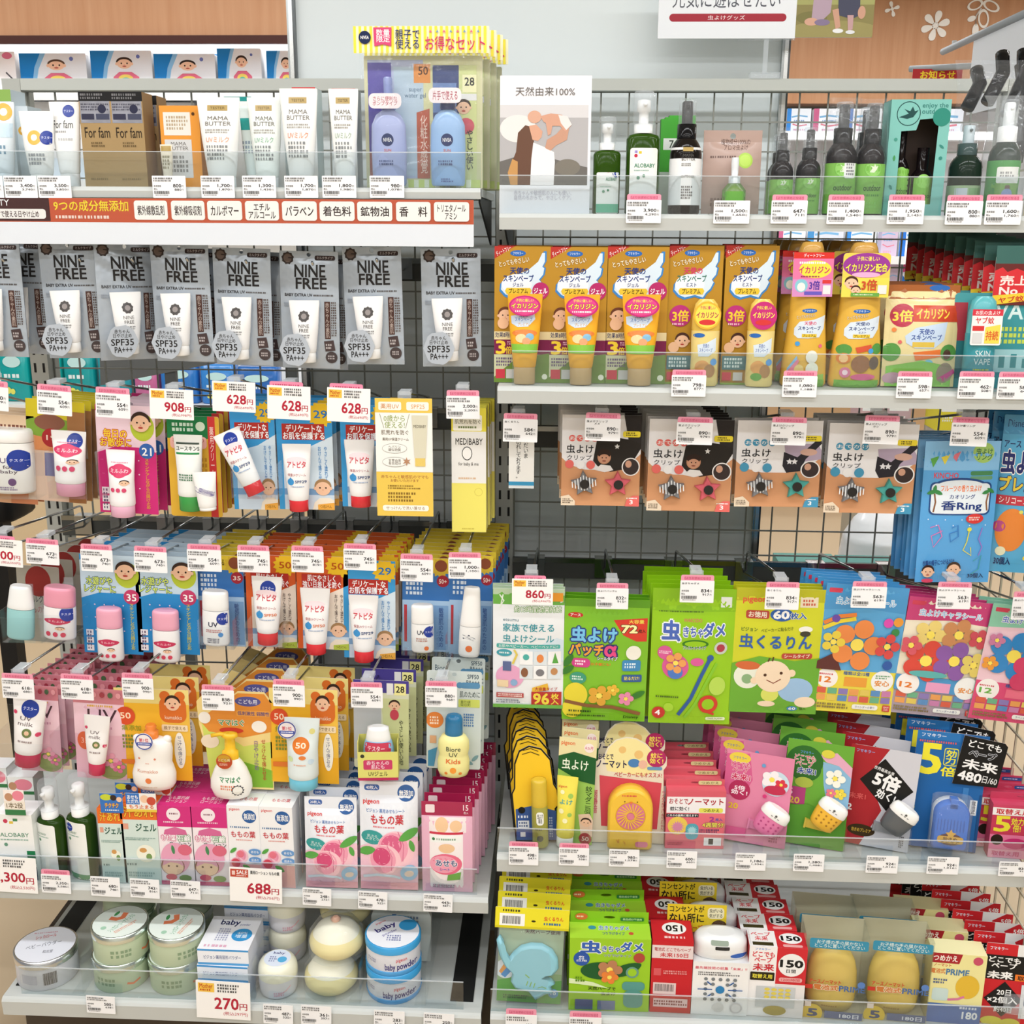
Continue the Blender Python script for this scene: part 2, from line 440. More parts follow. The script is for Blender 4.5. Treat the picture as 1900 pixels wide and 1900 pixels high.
struct('wall_right', MB().box(.3, 5.5, 3.9, 4.05, zr, 2.75, 'c88a62').box(.3, 5.5, 4.3, 4.4, zt_, zr, 'efeef2').box(.3, 5.5, 4.2, 4.4, 0, zt_, 'd8b48c'))
struct('wall_end', MB().box(-6, 6, 6.5, 6.6, 0, 2.75, 'e6e2da'))
struct('wall_aisle', MB().box(-6, 6, -6, -5.9, 0, 2.75, 'dcdcd8'))
# white pillar with metal corner guards behind the mesh
p0, p1_ = at(549, 100, .07).x, at(1452, 100, .07).x
struct('pillar', MB().box(p0, p1_, .07, .95, 0, 2.75, 'e2eaec'))
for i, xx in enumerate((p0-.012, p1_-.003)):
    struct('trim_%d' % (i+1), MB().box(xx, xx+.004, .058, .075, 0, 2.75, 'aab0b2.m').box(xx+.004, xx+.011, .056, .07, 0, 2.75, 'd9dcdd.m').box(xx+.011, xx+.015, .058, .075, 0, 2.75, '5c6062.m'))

# ================================================================ gondola frames
def wires(m, x0, x1, z0, z1, nx, nz, y, spec, r=.0016):
    for i in range(nx+1): x = x0+(x1-x0)*i/nx; m.box(x-r, x+r, y-r, y+r, z0, z1, spec)
    for j in range(nz+1): z = z0+(z1-z0)*j/nz; m.box(x0, x1, y-3*r, y-r, z-r, z+r, spec)
    return m
def post(parent, x):
    m = MB().box(x-.017, x+.017, -.02, .03, 0, ZR, 'b7b9b3')
    z = .25
    while z < ZR-.05:
        for dx in (-.0085, .0085): m.box(x+dx-.0022, x+dx+.0022, -.0206, -.0199, z, z+.018, '1c1c1c')
        z += .034
    obj('post', m, parent)
for nm, x0, x1, ps, lab in (('left', XL, XB, (XL, XB), 'grey steel display unit with wire mesh back, holding the sunscreen and baby skincare'),
                            ('right', XB, XR, (XR,), 'grey steel display unit with wire mesh back, holding the insect repellents')):
    g = thing('gondola_unit', lab, 'shelving frame', ((x0+x1)/2, 0, 0), group='gondola frames')
    ox = -(x0+x1)/2
    for p in ps: post(g, p+ox)
    obj('top_rail', MB().box(x0+ox+.0185, x1+ox-.0185, -.022, .012, ZR-.02, ZR, 'c3c6c0'), g)
    obj('wire_mesh', wires(MB(), x0+ox+.0185, x1+ox-.0185, .26, ZR-.02, 17, 30, .004, '8c8e88', .0014), g)
    for z in ((1.47, 1.19, .965, .75) if nm == 'left' else (.895, 1.158)):
        obj('hook_rail', MB().box(x0+ox+.018, x1+ox-.018, -.03, -.018, z-.02, z+.02, '4a4c4a').box(x0+ox+.018, x1+ox-.018, -.031, -.0299, z+.012, z+.0215, '8c8e8a.m'), g)
sp = thing('side_mesh_panel', 'cream wire mesh panel closing the right end of the display', 'mesh panel', (XR+.012, 0, 0))
m = MB(); ww = MB()
for i in range(10): y = -.03-.047*i; m.box(-.0016, .0016, y-.0016, y+.0016, .2, 1.7, 'c7bfa9')
for j in range(30): z = .2+.05*j; m.box(-.0045, -.0016, -.46, -.03, z-.0016, z+.0016, 'c7bfa9')
obj('wire_mesh', m, sp); obj('edge_bar', MB().box(-.008, .008, -.475, -.455, 0, 1.7, 'b9b3a2'), sp)

# ================================================================ shelves
def shelf(x0, x1, yf, z, lab, lh=.03, fence=0, fx=None, col='c4c8c6', tilt=0, yb=-.034, brackets=True):
    s = thing('shelf', lab, 'shelf', ((x0+x1)/2, 0, z), group='steel shelves'); ox = -(x0+x1)/2; a, b = x0+ox, x1+ox
    obj('board', MB().box(a, b, yf+.004, yb, -.012, 0, col), s)
    # rounded lip
    r = .006; pr = [(-lh, 0), (-lh, -.002), (-r, -.004), (-.002, -.001), (.0003, .003), (.0003, .016), (-.012, .016), (-.012, .012), (-lh, .010)]
    m = MB(); V = [(x, yf+y, zz) for x in (a, b) for zz, y in pr]; n = len(pr)
    m.add(V, [(i, (i+1) % n, n+(i+1) % n, n+i) for i in range(n)]+[tuple(range(n))[::-1], tuple(n+i for i in range(n))], col); obj('lip', m, s)
    if brackets:
        for xx in (a+.004, b-.007):
            V = [(xx+d, y, zz) for d in (0, .003) for y, zz in ((-.03, -.012), (yf+.05, -.012), (yf+.05, -.02), (-.03, -.09))]
            obj('bracket', MB().add(V, [(0, 1, 2, 3), (7, 6, 5, 4), (0, 4, 5, 1), (1, 5, 6, 2), (2, 6, 7, 3), (3, 7, 4, 0)], '303232'), s)
    if fence:
        f0, f1 = fx or (x0, x1)
        a_, b_, k_ = f0+ox, f1+ox, fence*.10
        V = [(x, yf+.0045+dy+(k_ if zz else 0), zz) for x in (a_, b_) for dy in (0, .0015) for zz in (.0004, fence)]
        fm = MB().add(V, [(0, 1, 3, 2), (4, 6, 7, 5), (0, 4, 5, 1), (2, 3, 7, 6), (0, 2, 6, 4)], 'acrylic')
        fm.box(a_, b_, yf+.0043+k_, yf+.0062+k_, fence-.0008, fence+.0006, 'haze35'); obj('acrylic_fence', fm, s)
    return s
ZL0, ZR0, ZR1, ZR4, ZL5, ZD = 1.606, 1.569, 1.307, .515, .43, .237
YT, YM, YS, YD = -.36, -.40, -.45, -.50
shelf(XL-.25, -.128, YT, ZL0, 'top grey shelf on the left carrying lotion tubes and boxed sunscreen', .016, .053)
shelf(XB+.008, XR-.005, YT, ZR0, 'top grey shelf on the right carrying spray bottles and the poster', .024, .057)
shelf(XB+.008, XR-.005, YM, ZR1, 'middle grey shelf on the right carrying yellow repellent cards', .026, .055, (XB+.03, XR-.005))
shelf(XB+.012, XR-.002, YS, ZR4, 'lower grey shelf on the right carrying fan repellents and plug-free devices', .03, .046)
shelf(XL-.25, XB-.003, YS, ZL5, 'lower grey shelf on the left carrying peach boxes and sweat wipes', .028, .05, (XL-.25, -.13))
shelf(XL+.05, XB-.012, YD, ZD, 'bottom deck on the left carrying powder tins and puffs', .034, .055, (XL+.08, -.15), brackets=False)
shelf(XB+.004, XR, YD, ZD, 'bottom deck on the right carrying green and red repellent boxes', .034, .044, brackets=False)
for xx in (-.93, -.155):
    tag(obj('magnetic_strip', MB().box(-.02, .02, -.42, 0, 0, .0015, '1f1f1f'), None, (xx, -.05, ZD+.0005)), 'black strip lying along the %s edge of the bottom left deck' % ('left' if xx < -.5 else 'right'), 'strip', 'black strips on the bottom deck')
m = MB().box(-.9/2, .9/2, -.42, 0, 0, .205, '3b342c')
for xx, w in (((XL+XB)/2, 'left'), ((XB+XR)/2, 'right')):
    tag(obj('kick_base', MB().box(-.42, .42, -.40, -.04, 0, ZD-.013, '4a4036'), None, (xx, 0, 0)), 'dark kick base under the bottom deck on the '+w, 'base', 'kick bases')
# header strip hung on the left top shelf
def hstrip():
    x0, zt, w, h = None, None, None, None
    a = at(-12, 413, YT-.008); b = at(879, 413, YT-.008); zt = at(440, 369, YT-.008).z; zb = at(440, 455, YT-.008).z
    w = b.x-a.x; h = zt-zb; t = thing('header_strip', 'long white strip under the top left shelf listing nine ingredients left out', 'shelf strip', ((a.x+b.x)/2, YT-.008, zb))
    U = lambda p: (p+12)/891
    V = .53
    P = [('R', 0, 0, 1, .52, 'c85a3c'), ('R', 0, 0, U(97), .5, '4a2a2a'), ('O', -.01, .24, U(89), .45, 'f6f2ee'), ('T', 'で使える日やけ止め', U(4), .28, U(76), .42, '4a2a2a', 2), ('T', 'UTY', U(-8), .04, U(22), .17, 'fff', 1),
         ('T', '9つの成分無添加', U(105), .05, U(244), .28, 'f7dc3c', 2), ('G', U(107), .36, U(244), .46, 1, 'f3d9cc')]
    for a_, b_, s in ((255, 317, '紫外線散乱剤'), (324, 386, '紫外線吸収剤'), (391, 455, 'カルボマー'), (461, 523, 'エチル\nアルコール'), (529, 593, 'パラベン'), (598, 662, '着色料'), (667, 731, '鉱物油'), (738, 801, '香　料'), (807, 871, 'トリエタノール\nアミン')):
        P.append(('O', U(a_), .045, U(b_), .46, 'fbf7f2', .15)); ww = (b_-a_)
        lo, hi = (.15, .36) if '\n' not in s else (.1, .42)
        P.append(('T', s, U(a_+ww*.1), lo, U(b_-ww*.1), hi, '33201c', 2))
    obj('strip', card(w, h, 'eef0f6', P, .001, t=.002), t)
    obj('plastic_cover', MB().box(-w/2, w/2, -.0035, -.003, 0, h, 'clear'), t)
hstrip()
# ================================================================ tags, hooks
GREY = '3a3a40'
def ptag(box, Y, price, sub, on, pink=True, name=None, rot=0, lines=2):
    X, Z, w, h = bx(*box, Y)
    t = thing('price_tag', 'white price tag %sreading %s, %s' % ('with pink header ' if pink else '', price, on), 'price tag', (X, Y, Z), (0, math.radians(rot), 0), 'shelf price tags')
    c = h*.8 if pink else h
    P = [('T', price, .62-.06*(len(price)-3), .38, .86, .53, '151518', 3), ('T', sub, .66-.06*(len(sub)-3), .575, .86, .68, '2a2a30', 2), ('T', '円', .88, .42, .93, .53, '555', 0), ('T', '円', .88, .59, .93, .68, '555', 0),
         ('T', '本体価格', .04, .42, .26, .51, '333', 1), ('T', '税込', .04, .56, .15, .65, '333', 1), ('B', .05, .69, .5, .83), ('G', .08, .85, .46, .91, 1, '888')]
    if name: P.append(('T', name, .04, .08, min(.04+.085*max(len(x) for x in name.split('\n')), .9), .17 if '\n' not in name else .28, '222', 1))
    else: P.append(('G', .04, .07, .72, .28 if lines == 2 else .18, lines, '777'))
    obj('paper', card(w, c, 'f4f5f8', P, .0012, t=.0006, back='e8e8ea'), t)
    if pink: obj('pink_header', card(w*.97, h*.24, 'ee9db4', [('O', .1, .22, .9, .75, 'e2839f', .2), ('T', '【よりお求めになる!】', .11, .3, .89, .68, 'c0486a', 1)], .003, t=.0006, back='ee9db4'), t, (0, .0004, h*.76))
    return t
def stag(box, Y, price, sub, on, tab=True, sale='Mother', red=False, rot=0, name=None):
    X, Z, w, h = bx(*box, Y)
    t = thing('sale_tag', 'larger white sale tag with big red %s yen, %s' % (price, on), 'price tag', (X, Y, Z), (0, math.radians(rot), 0), 'red price sale tags')
    P = [('T', price, .34 if len(price) == 3 else .2, .44, .78, .74, 'b5263c', 3), ('T', '円', .8, .57, .94, .74, 'b5263c', 2), ('T', '(税込%s円)' % sub, .5, .8, .95, .91, 'c5485a', 1)]
    if red: P += [('R', .02, .05, .36, .28, 'c04a38'), ('T', 'SALE', .14, .08, .34, .19, 'fff', 2), ('R', .05, .1, .11, .22, 'f0d0c8'), ('G', .14, .21, .34, .26, 1, 'f0d0c8')]
    else: P += [('R', .04, .06, .34, .3, 'f3c64e'), ('T', 'Mother', .07, .08, .31, .2, 'c04a20', 2), ('G', .08, .21, .3, .28, 1, 'c04a20')]
    P += [('T', name, .4, .07, .95, .17, '333', 2)] if name else [('G', .4, .06, .86, .3, 3, '555')]
    obj('paper', card(w, h, 'f8f7f6', P, .001, t=.0008, back='eee'), t)
    if tab: obj('pink_header', card(w*.77, h*.26, 'ee8fae', [('G', .1, .25, .9, .6, 1, 'c0486a')], .003, t=.0006, back='ee8fae'), t, (-w*.06, .001, h*.86))
    return t
def hook(px, py, on, zr, ytip=-.345, two=True):
    p = at(px, py, ytip-.01); X, zt = p.x, p.z+.004
    t = thing('display_hook', 'chrome wire hook '+on, 'hook', (X, 0, 0), group='wire display hooks')
    zr = min(zr, zt-.02)
    obj('bracket', MB().box(-.017, .017, -.0345, -.0315, zr-.016, zr+.02, '9a9c9c.m').box(-.017, .017, -.0345, -.01, zr+.0205, zr+.0225, 'c8caca.m'), t)
    s_ = (zt-.026-zr)/(-ytip-.035)
    obj('prong', MB().tubepath([(0, -.034, zr), (0, ytip+.02, zt-.026-.02*s_), (0, ytip+.006, zt-.018)], .0021, 'b8bbbb.m'), t)
    if two: obj('price_arm', MB().tubepath([(.003, -.034, zr+.004), (.003, -.04, zr+.042), (.003, -.048, zr+.046), (.003, ytip, zt)], .0021, 'b8bbbb.m'), t)
    if two: obj('tag_holder', MB().box(-.011, .011, ytip-.0085, ytip-.0065, zt-.03, zt+.003, 'haze25').box(-.009, .009, ytip-.007, ytip+.022, zt-.003, zt+.0035, 'haze35'), t)
    return s_
def baby(cx, cy, r, a, skin='f0c4a4', hair='3a2820', smile=True):
    """a baby's head; a = breadth / height of the print"""
    R = [('E', cx, cy-r*.22*a, r*1.02, r*.92*a, hair), ('C', cx-r*.95, cy+.08*r*a, r*.18, skin), ('C', cx+r*.95, cy+.08*r*a, r*.18, skin), ('E', cx, cy+.1*r*a, r*.92, r*.86*a, skin),
         ('C', cx-r*.36, cy, r*.1, '2a1a14'), ('C', cx+r*.36, cy, r*.1, '2a1a14'), ('E', cx, cy+r*.26*a, r*.09, r*.06*a, 'd89a80')]
    if smile: R.append(('E', cx, cy+r*.52*a, r*.26, r*.11*a, 'b8483c'))
    return R
def stick(cx, cy, r): return [('C', cx, cy, r, '1d3a9a'), ('T', 'テスター', cx-r*.75, cy-r*.2, cx+r*.75, cy+r*.2, 'dfe6ff', 1)]
def sticker(cx, cy, r, a): return [('C', cx, cy, r, '1d3a9a'), ('T', 'テスター', cx-r*.75, cy-r*.28*a, cx+r*.75, cy+r*.28*a, 'dfe6ff', 1)]
def peach(cx, cy, r, a, col='e0648c'):
    return [('E', cx, cy, r, r*.98*a, 'f6c6d0'), ('E', cx-r*.12, cy-r*.12*a, r*.8, r*.78*a, 'efa0b8'), ('E', cx-r*.2, cy-r*.3*a, r*.55, r*.5*a, col), ('V', [(cx+r*.15, cy-r*.95*a), (cx+r*.45, cy-r*.3*a), (cx+r*.4, cy+r*.5*a)], r*.05, 'd87898')]
def leaf(cx, cy, rx, a, ang, col='58a64a'):
    c, s_ = math.cos(math.radians(ang)), math.sin(math.radians(ang)); p = []
    for k in range(16):
        t = 6.2832*k/16; u = rx*math.cos(t); v = rx*.42*math.sin(t)*abs(math.sin(t))**.4; p.append((cx+u*c-v*s_, cy+(u*s_+v*c)*a))
    return ('P', p, col)
def put(name, label, cat, box, Y, z=None, rot=(0, 0, 0), group=None):
    X, Z, w, h = bx(*box, Y)
    return thing(name, label, cat, (X, Y, Z if z is None else z), rot, group), w, h
# ================================================================ left bay, top shelf
zs = ZL0+.0006
def mama(col, r=1):
    return [('R', .25, .1, .72, .17, 'b49a5c'), ('T', 'TESTER', .32, .12, .66, .15, '5a4a24', 1), ('T', 'MAMA\nBUTTER', .2, .24, .8, .36, '6a665e', 1), ('G', .2, .4, .8, .46, 2, '9a968e'), ('T', 'UVミルク', .22, .5, .76, .57, col, 1), ('G', .22, .6, .76, .8, 4, '8a8e90')]
def tubething(name, label, box, Y, spec, cap, P, z, rot=(0, 0, 0), **k):
    X, Z, w, h = bx(*box, Y); o = squeeze(None, name, w, h, spec, cap, P, loc=(X, Y, z), rot=rot, **k)
    return tag(o, label, 'tube', k.get('group'))
def ring(cx, cy, r, a): return [('C', cx, cy, r, 'f0b64a'), ('C', cx, cy, r*.45, 'fbf3e0')]
tubething('lotion_tube', 'pale blue-white lotion tube with yellow ring, cut off by the left edge, top shelf', (-42, 193, 34, 350), -.315, 'e4edf3', 'dfe8ee', ring(.75, .14, .2, .5)+[('R', .0, .3, 1, .5, 'c6dcea'), ('G', .2, .6, .8, .75, 2, '7a9ab0')], zs)
tubething('lotion_tube', 'white tester tube with yellow ring and round blue sticker, top shelf', (42, 212, 106, 352), -.325, 'f4f4f2', 'ececea', ring(.45, .42, .2, .4)+sticker(.8, .42, .19, .45)+[('G', .25, .66, .75, .86, 3, 'a0a4a8')], zs)
tubething('lotion_tube', 'white tester tube with handwritten name and blue dot, beside the kraft boxes', (98, 194, 154, 352), -.315, 'f5f5f4', 'eee', sticker(.65, .13, .19, .35)+[('T', 'For fam', .12, .26, .78, .37, '333', 0), ('G', .2, .4, .6, .44, 1, '999'), ('G', .3, .5, .8, .55, 1, 'bbb')], zs)
for (b, Y, lab, c) in (((-40, 168, 28, 350), -.27, 'green and pale blue carton behind the leftmost lotion tube', '8fb35a'), ((32, 198, 58, 350), -.26, 'pale carton with yellow ring standing behind the white tester tube', 'd6dfe6')):
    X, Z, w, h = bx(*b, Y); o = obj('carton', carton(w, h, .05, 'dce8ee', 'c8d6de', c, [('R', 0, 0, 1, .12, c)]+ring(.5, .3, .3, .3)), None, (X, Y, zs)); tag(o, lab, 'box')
def forfam(dark): return [('R', 0, 0, 1, .1, '18181a'), ('G', .06, .015, .94, .085, 2, '77777a'), ('R', .03, .1, .97, .325, '9a9ca8.s'), ('G', .06, .12, .94, .2, 3, '4a4a58'), ('C', .72, .18, .13, '2a2c44'), ('R', .06, .23, .46, .29, '33344a'), ('R', .52, .23, .94, .29, '44485e'),
        ('T', 'For fam', .12, .37, .92, .48, '2c2218', 0), ('G', .3, .52, .72, .58, 2, '6f5a3a'), ('G', .2, .9, .8, .93, 1, '8a744e')]
prev = None
for i, (x0, x1) in enumerate(((152, 210), (210, 269))):
    X, Z, w, h = bx(x0, 173, x1, 350, -.325)
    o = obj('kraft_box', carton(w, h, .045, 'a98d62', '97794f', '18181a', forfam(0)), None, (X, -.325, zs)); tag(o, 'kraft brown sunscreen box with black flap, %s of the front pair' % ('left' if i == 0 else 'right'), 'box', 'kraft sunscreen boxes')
    o2 = o.copy(); COL.objects.link(o2); o2.location = (X+.004, -.272, zs); o2['label'] = 'kraft brown box standing right behind the %s front kraft box' % ('left' if i == 0 else 'right')
X, Z, w, h = bx(300, 200, 373, 352, -.315)
for k in range(2):
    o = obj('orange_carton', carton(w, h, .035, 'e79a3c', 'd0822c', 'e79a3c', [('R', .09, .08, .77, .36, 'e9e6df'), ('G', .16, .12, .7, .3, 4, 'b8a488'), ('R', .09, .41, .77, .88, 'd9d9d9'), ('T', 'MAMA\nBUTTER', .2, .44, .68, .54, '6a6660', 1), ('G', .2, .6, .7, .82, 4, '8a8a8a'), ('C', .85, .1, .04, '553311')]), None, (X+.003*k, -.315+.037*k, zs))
    tag(o, ('orange carton with white label panels behind the small tester', 'orange carton hidden behind the front orange carton')[k], 'box', 'orange cream cartons')
tubething('tester_tube', 'tiny cream tester tube with gold cap in front of the orange carton', (299, 266, 322, 345), -.335, 'eee4d2', 'd8c8a0', [('R', .1, .04, .9, .2, 'b49a5c'), ('G', .2, .3, .8, .7, 4, 'a09880')], zs)
tubething('lotion_tube', 'large white tube with gold tester label and peach UV letters', (370, 183, 449, 350), -.33, 'f5f5f3', 'f2f2f0', mama('e9a98a'), zs, caph=.12)
tubething('lotion_tube', 'white tube with turquoise square between the two gold-labelled tubes', (447, 197, 492, 350), -.30, 'e4f0ee', 'eee', [('R', .0, .18, .5, .35, '2aa5a0'), ('G', .1, .5, .8, .7, 3, '9ab')], zs)
tubething('lotion_tube', 'white tube with mint green lettering standing before turquoise packs', (462, 182, 526, 350), -.315, 'eef4f0', 'f0f0f0', mama('8fc0a4'), zs, caph=.12)
tubething('lotion_tube', 'white tube with peach UV letters, tallest, before red flip-top packs', (522, 166, 592, 350), -.33, 'f5f5f3', 'f2f2f0', mama('ec9a7c'), zs, caph=.12)
tubething('lotion_tube', 'white tube with gold label beside the blue and yellow gift bag', (612, 166, 667, 350), -.33, 'f4f5f3', 'f2f2f0', mama('a0b8a4'), zs, caph=.12)
for (x0, y0, x1, c, lab) in ((420, 178, 470, '23938f', 'turquoise-topped carton behind the large white tube'), (487, 180, 528, '2fa5b5', 'turquoise-topped carton behind the mint tube'), (545, 160, 588, 'd8343a', 'red-topped carton behind the tallest white tube'), (618, 162, 662, 'd8343a', 'red-topped carton behind the tube next to the gift bag')):
    X, Z, w, h = bx(x0, y0, x1, 350, -.24); o = obj('carton', carton(w, h, .05, 'eef2f2', 'd8e4e4', c, [('R', 0, 0, 1, .05, c)]), None, (X, -.24, zs)); tag(o, lab, 'box')
# gift bags
def gift():
    X, Z, w, h = bx(670, 100, 897, 355, -.325); wh = bx(655, 56, 907, 106, -.325)[2:]
    t = thing('gift_bag', '', 'gift set', (X, -.325, zs))
    P = [('R', .02, 0, .98, 1, 'd9d8a8'), ('R', .03, .03, .5, .92, 'b9c2de'), ('R', .03, .05, .23, .72, '5a50a8'), ('R', .03, .72, .26, .92, '9c3c44'), ('R', .25, .08, .5, .9, 'bcd0e0'), ('R', .42, .06, .56, .2, 'e8964a'), ('T', '50', .46, .08, .54, .14, '5a3010', 2), ('T', 'super\nwater gel', .34, .24, .52, .32, '5a7a98', 0),
         ('P', [(.44, .42), (.55, .39), (.55, .92), (.44, .92)], 'bc5a40'), ('T', '化\n粧\n水\n感\n覚', .47, .44, .53, .88, 'f3d8c8', 1), ('R', .58, .07, .95, .93, 'd6dd9a'), ('P', [(.58, .07), (.8, .07), (.8, .45), (.58, .6)], '3a4a80'), ('R', .58, .2, .78, .42, '6f8cc0'), ('R', .83, .14, .95, .27, 'f3f0c0'), ('T', '28', .85, .16, .93, .22, '222', 2), ('R', .79, .28, .95, .33, 'e8e8e8'),
         ]+baby(.84, .38, .06, .9)+[('E', .86, .52, .07, .06, 'd85a6a'), ('T', 'や\nさ\nし\nい\n使\nい', .86, .55, .92, .85, '2a3a30', 2), ('R', .02, .93, .98, .99, 'cfe07a')]+[('R', .05+.09*k, .93, .09+.09*k, .99, 'eef3d8') for k in range(10)]
    obj('backing_card', card(w*.97, h*.98, 'dcd8b0', P, .003), t, (0, .022, 0))
    hs = [('R', .04*k, 0, .04*k+.02, 1, 'f2e24a') for k in range(25)]+[('C', .085, .42, .045, '16264e'), ('T', 'NIVEA', .055, .36, .115, .48, 'fff', 2), ('P', [(.15, .05), (.285, .05), (.28, .75), (.22, .68), (.155, .75)], 'd84a7a'), ('T', '数量\n限定', .17, .12, .27, .6, 'fff', 1),
          ('T', '親子で\n使える', .31, .12, .49, .85, '26346a', 1), ('T', 'お得なセット', .53, .38, .97, .9, 'd03a6a', 1)]+[('S', .57+.05*k, .2, .012, 3, .5, ('e86a8a', '7aa0c0')[k % 2]) for k in range(8)]
    obj('header_card', card(wh[0], wh[1], 'fbf6d0', hs, .001), t, (0, .002, h*.985))
    b1 = thing
    for (fx, fw, fh, c, cc, nm) in ((-.06, .075, .60, 'a9b4e0', '8d9ad0', 'pump'), (.045, .083, .62, '98bce8', 'dfe8f4', 'flip')):
        ww = w*.29; hh = h*.56; rg = [(0, ww*.44, .012), (.004, ww*.48, .015), (hh*.5, ww*.5, .016), (hh*.8, ww*.48, .015), (hh*.93, ww*.36, .013), (hh, ww*.16, .008)]
        bo = obj('bottle', body(rg, c+'.g', [('C', .5, .4, .17, '1c2c60'), ('T', 'NIVEA', .38, .375, .62, .425, 'fff', 1), ('T', 'SUN', .4, .52, .6, .555, 'd8603a', 1), ('G', .25, .66, .75, .74, 2, '4a5a90'), ('G', .32, .9, .68, .96, 2, '5a6aa0')]), t, (fx*w/.2165, .004, .004))
        if nm == 'pump': obj('pump', MB().loft([(hh, ww*.2, .011), (hh+.008, ww*.24, .013), (hh+.012, ww*.12, .009), (hh+.045, ww*.13, .009), (hh+.047, ww*.1, .008)], cc+'.g', .5, 20), bo)
        else: obj('cap', MB().loft([(hh, ww*.2, .011), (hh+.004, ww*.22, .012), (hh+.016, ww*.2, .011)], '26346a.g', .5, 20), bo)
        st = [('O', 0, 0, 1, 1, 'f4e4e8', .4), ('T', 'さらに便利な\nポンプタイプ' if nm == 'pump' else '片手で使える', .12, .2, .88, .8, 'a03a50', 1)]
        obj('bubble_sticker', card(.05, .022, 'f4e4e8', st, .008), t, (fx*w/.2165-.002, -.0155, hh+(.004 if nm == 'pump' else .012)))
    obj('clear_bag', pouch(w, h, .02, 'haze5', [], .04, False, back='clear', kind=''), t, (0, -.001, .0))
    return t
g = gift()
row_back(g, 'yellow striped gift bag with two blue bottles', 4, .046, 'striped gift bags', 'of its row', dx=.0085)
ZT0 = (325, 369)
for (x0, x1, pr, sb, on) in ((8, 69, '3,400', '3,740', 'below the yellow-ring tubes'), (71, 132, '3,500', '3,850', 'left of the kraft boxes'), (283, 345, '800', '880', 'below the orange carton'), (373, 435, '1,700', '1,870', 'below the large white tube'), (450, 512, '1,300', '1,430', 'below the mint lettered tube'),
                     (528, 590, '1,700', '1,870', 'below the tallest white tube'), (598, 661, '1,800', '1,980', 'beside the gift bag'), (686, 750, '980', '1,078', 'below the gift bags'), (-54, 6, '3,400', '3,740', 'cut by the left edge of the picture')):
    ptag((x0, 326, x1, 367), YT-.0066, pr, sb, on, pink=False)

# ================================================================ left bay, row of silver pouches
NF = [('C', .14, .06, .095, '4a3a34'), ('S', .14, .06, .11, 9, .85, '3a302c'), ('C', .14, .06, .07, '6a5a52'), ('O', .6, .035, .95, .075, '3a2e2e', .4), ('T', 'ミルクタイプ', .64, .042, .91, .066, 'c8c0c0', 1), ('T', 'NINE', .26, .115, .78, .215, '23201f', 3), ('T', 'FREE', .28, .225, .8, .315, '23201f', 3), ('T', 'BABY EXTRA UV', .08, .355, .56, .38, '2c2828', 2), ('G', .58, .36, .92, .38, 1, '55504f'),
      ('R', .76, .42, .855, .74, '4a302a'), ('T', '赤\nち\nゃ\nん\nの\n素\n肌', .775, .43, .84, .73, 'b8a8a0', 1), ('G', .87, .42, .96, .72, 14, '554844'), ('P', [(.74, .76), (.9, .75), (.93, .84), (.76, .85)], '4a3c3c'), ('G', .77, .78, .9, .83, 2, 'b8b0b0'), ('C', .86, .9, .1, '4a4040'), ('G', .8, .88, .93, .92, 2, 'b8b0b0'), ('G', .06, .43, .22, .47, 2, '8a929c')]
NFT = [('S', .5, .3, .19, 9, .86, '3a3432'), ('C', .5, .3, .09, '8a8280'), ('T', 'NINE\nFREE', .33, .45, .67, .6, '5a5654', 0), ('G', .3, .64, .7, .72, 2, '8a8a8a')]
def nine(w, h):
    t = thing('foil_pouch', '', 'pouch', group='x')
    obj('pouch', pouch(w, h, .006, 'b3bdc8.s', NF, .06, True, back='b3bdc8.s', kind=''), t)
    tb = squeeze(t, 'tube', w*.52, h*.53, 'eeeeee', 'f2f2f0.g', NFT, .16, .62, (-.004, -.0135, h*.06), (0, random.uniform(-.06, .03), 0))
    sh = [(math.cos(6.28*k/24)*.024*(1+.05*math.cos(k*2.1)), .027+math.sin(6.28*k/24)*.026*(1+.05*math.sin(k*1.7))) for k in range(24)]
    st = MB().plate(sh, -.0004, .0004, 'b4bcc6', (), 'b4bcc6'); st.prints([('T', '赤ちゃん\n日やけ止め', .2, .12, .8, .38, '33302e', 2), ('T', 'SPF35', .12, .42, .86, .62, '23201f', 2), ('T', 'PA+++', .22, .66, .8, .84, '23201f', 2)], -.024, .001, .048, .052, lambda x, z: -.0004)
    obj('spf_sticker', st, t, (-w*.2, -.0305, h*.03))
    return t
NFB = [(-58, 460, 43, 661, 1), (86, 459, 187, 664, 1), (185, 459, 285, 667, 1), (283, 459, 394, 670, 2), (398, 463, 501, 677, 2), (520, 466, 628, 683, 2), (643, 460, 747, 676, 1), (786, 459, 891, 680, 1)]
X0, Z0, w0, h0 = bx(520, 466, 628, 683, -.325)
proto = nine(w0, h0)
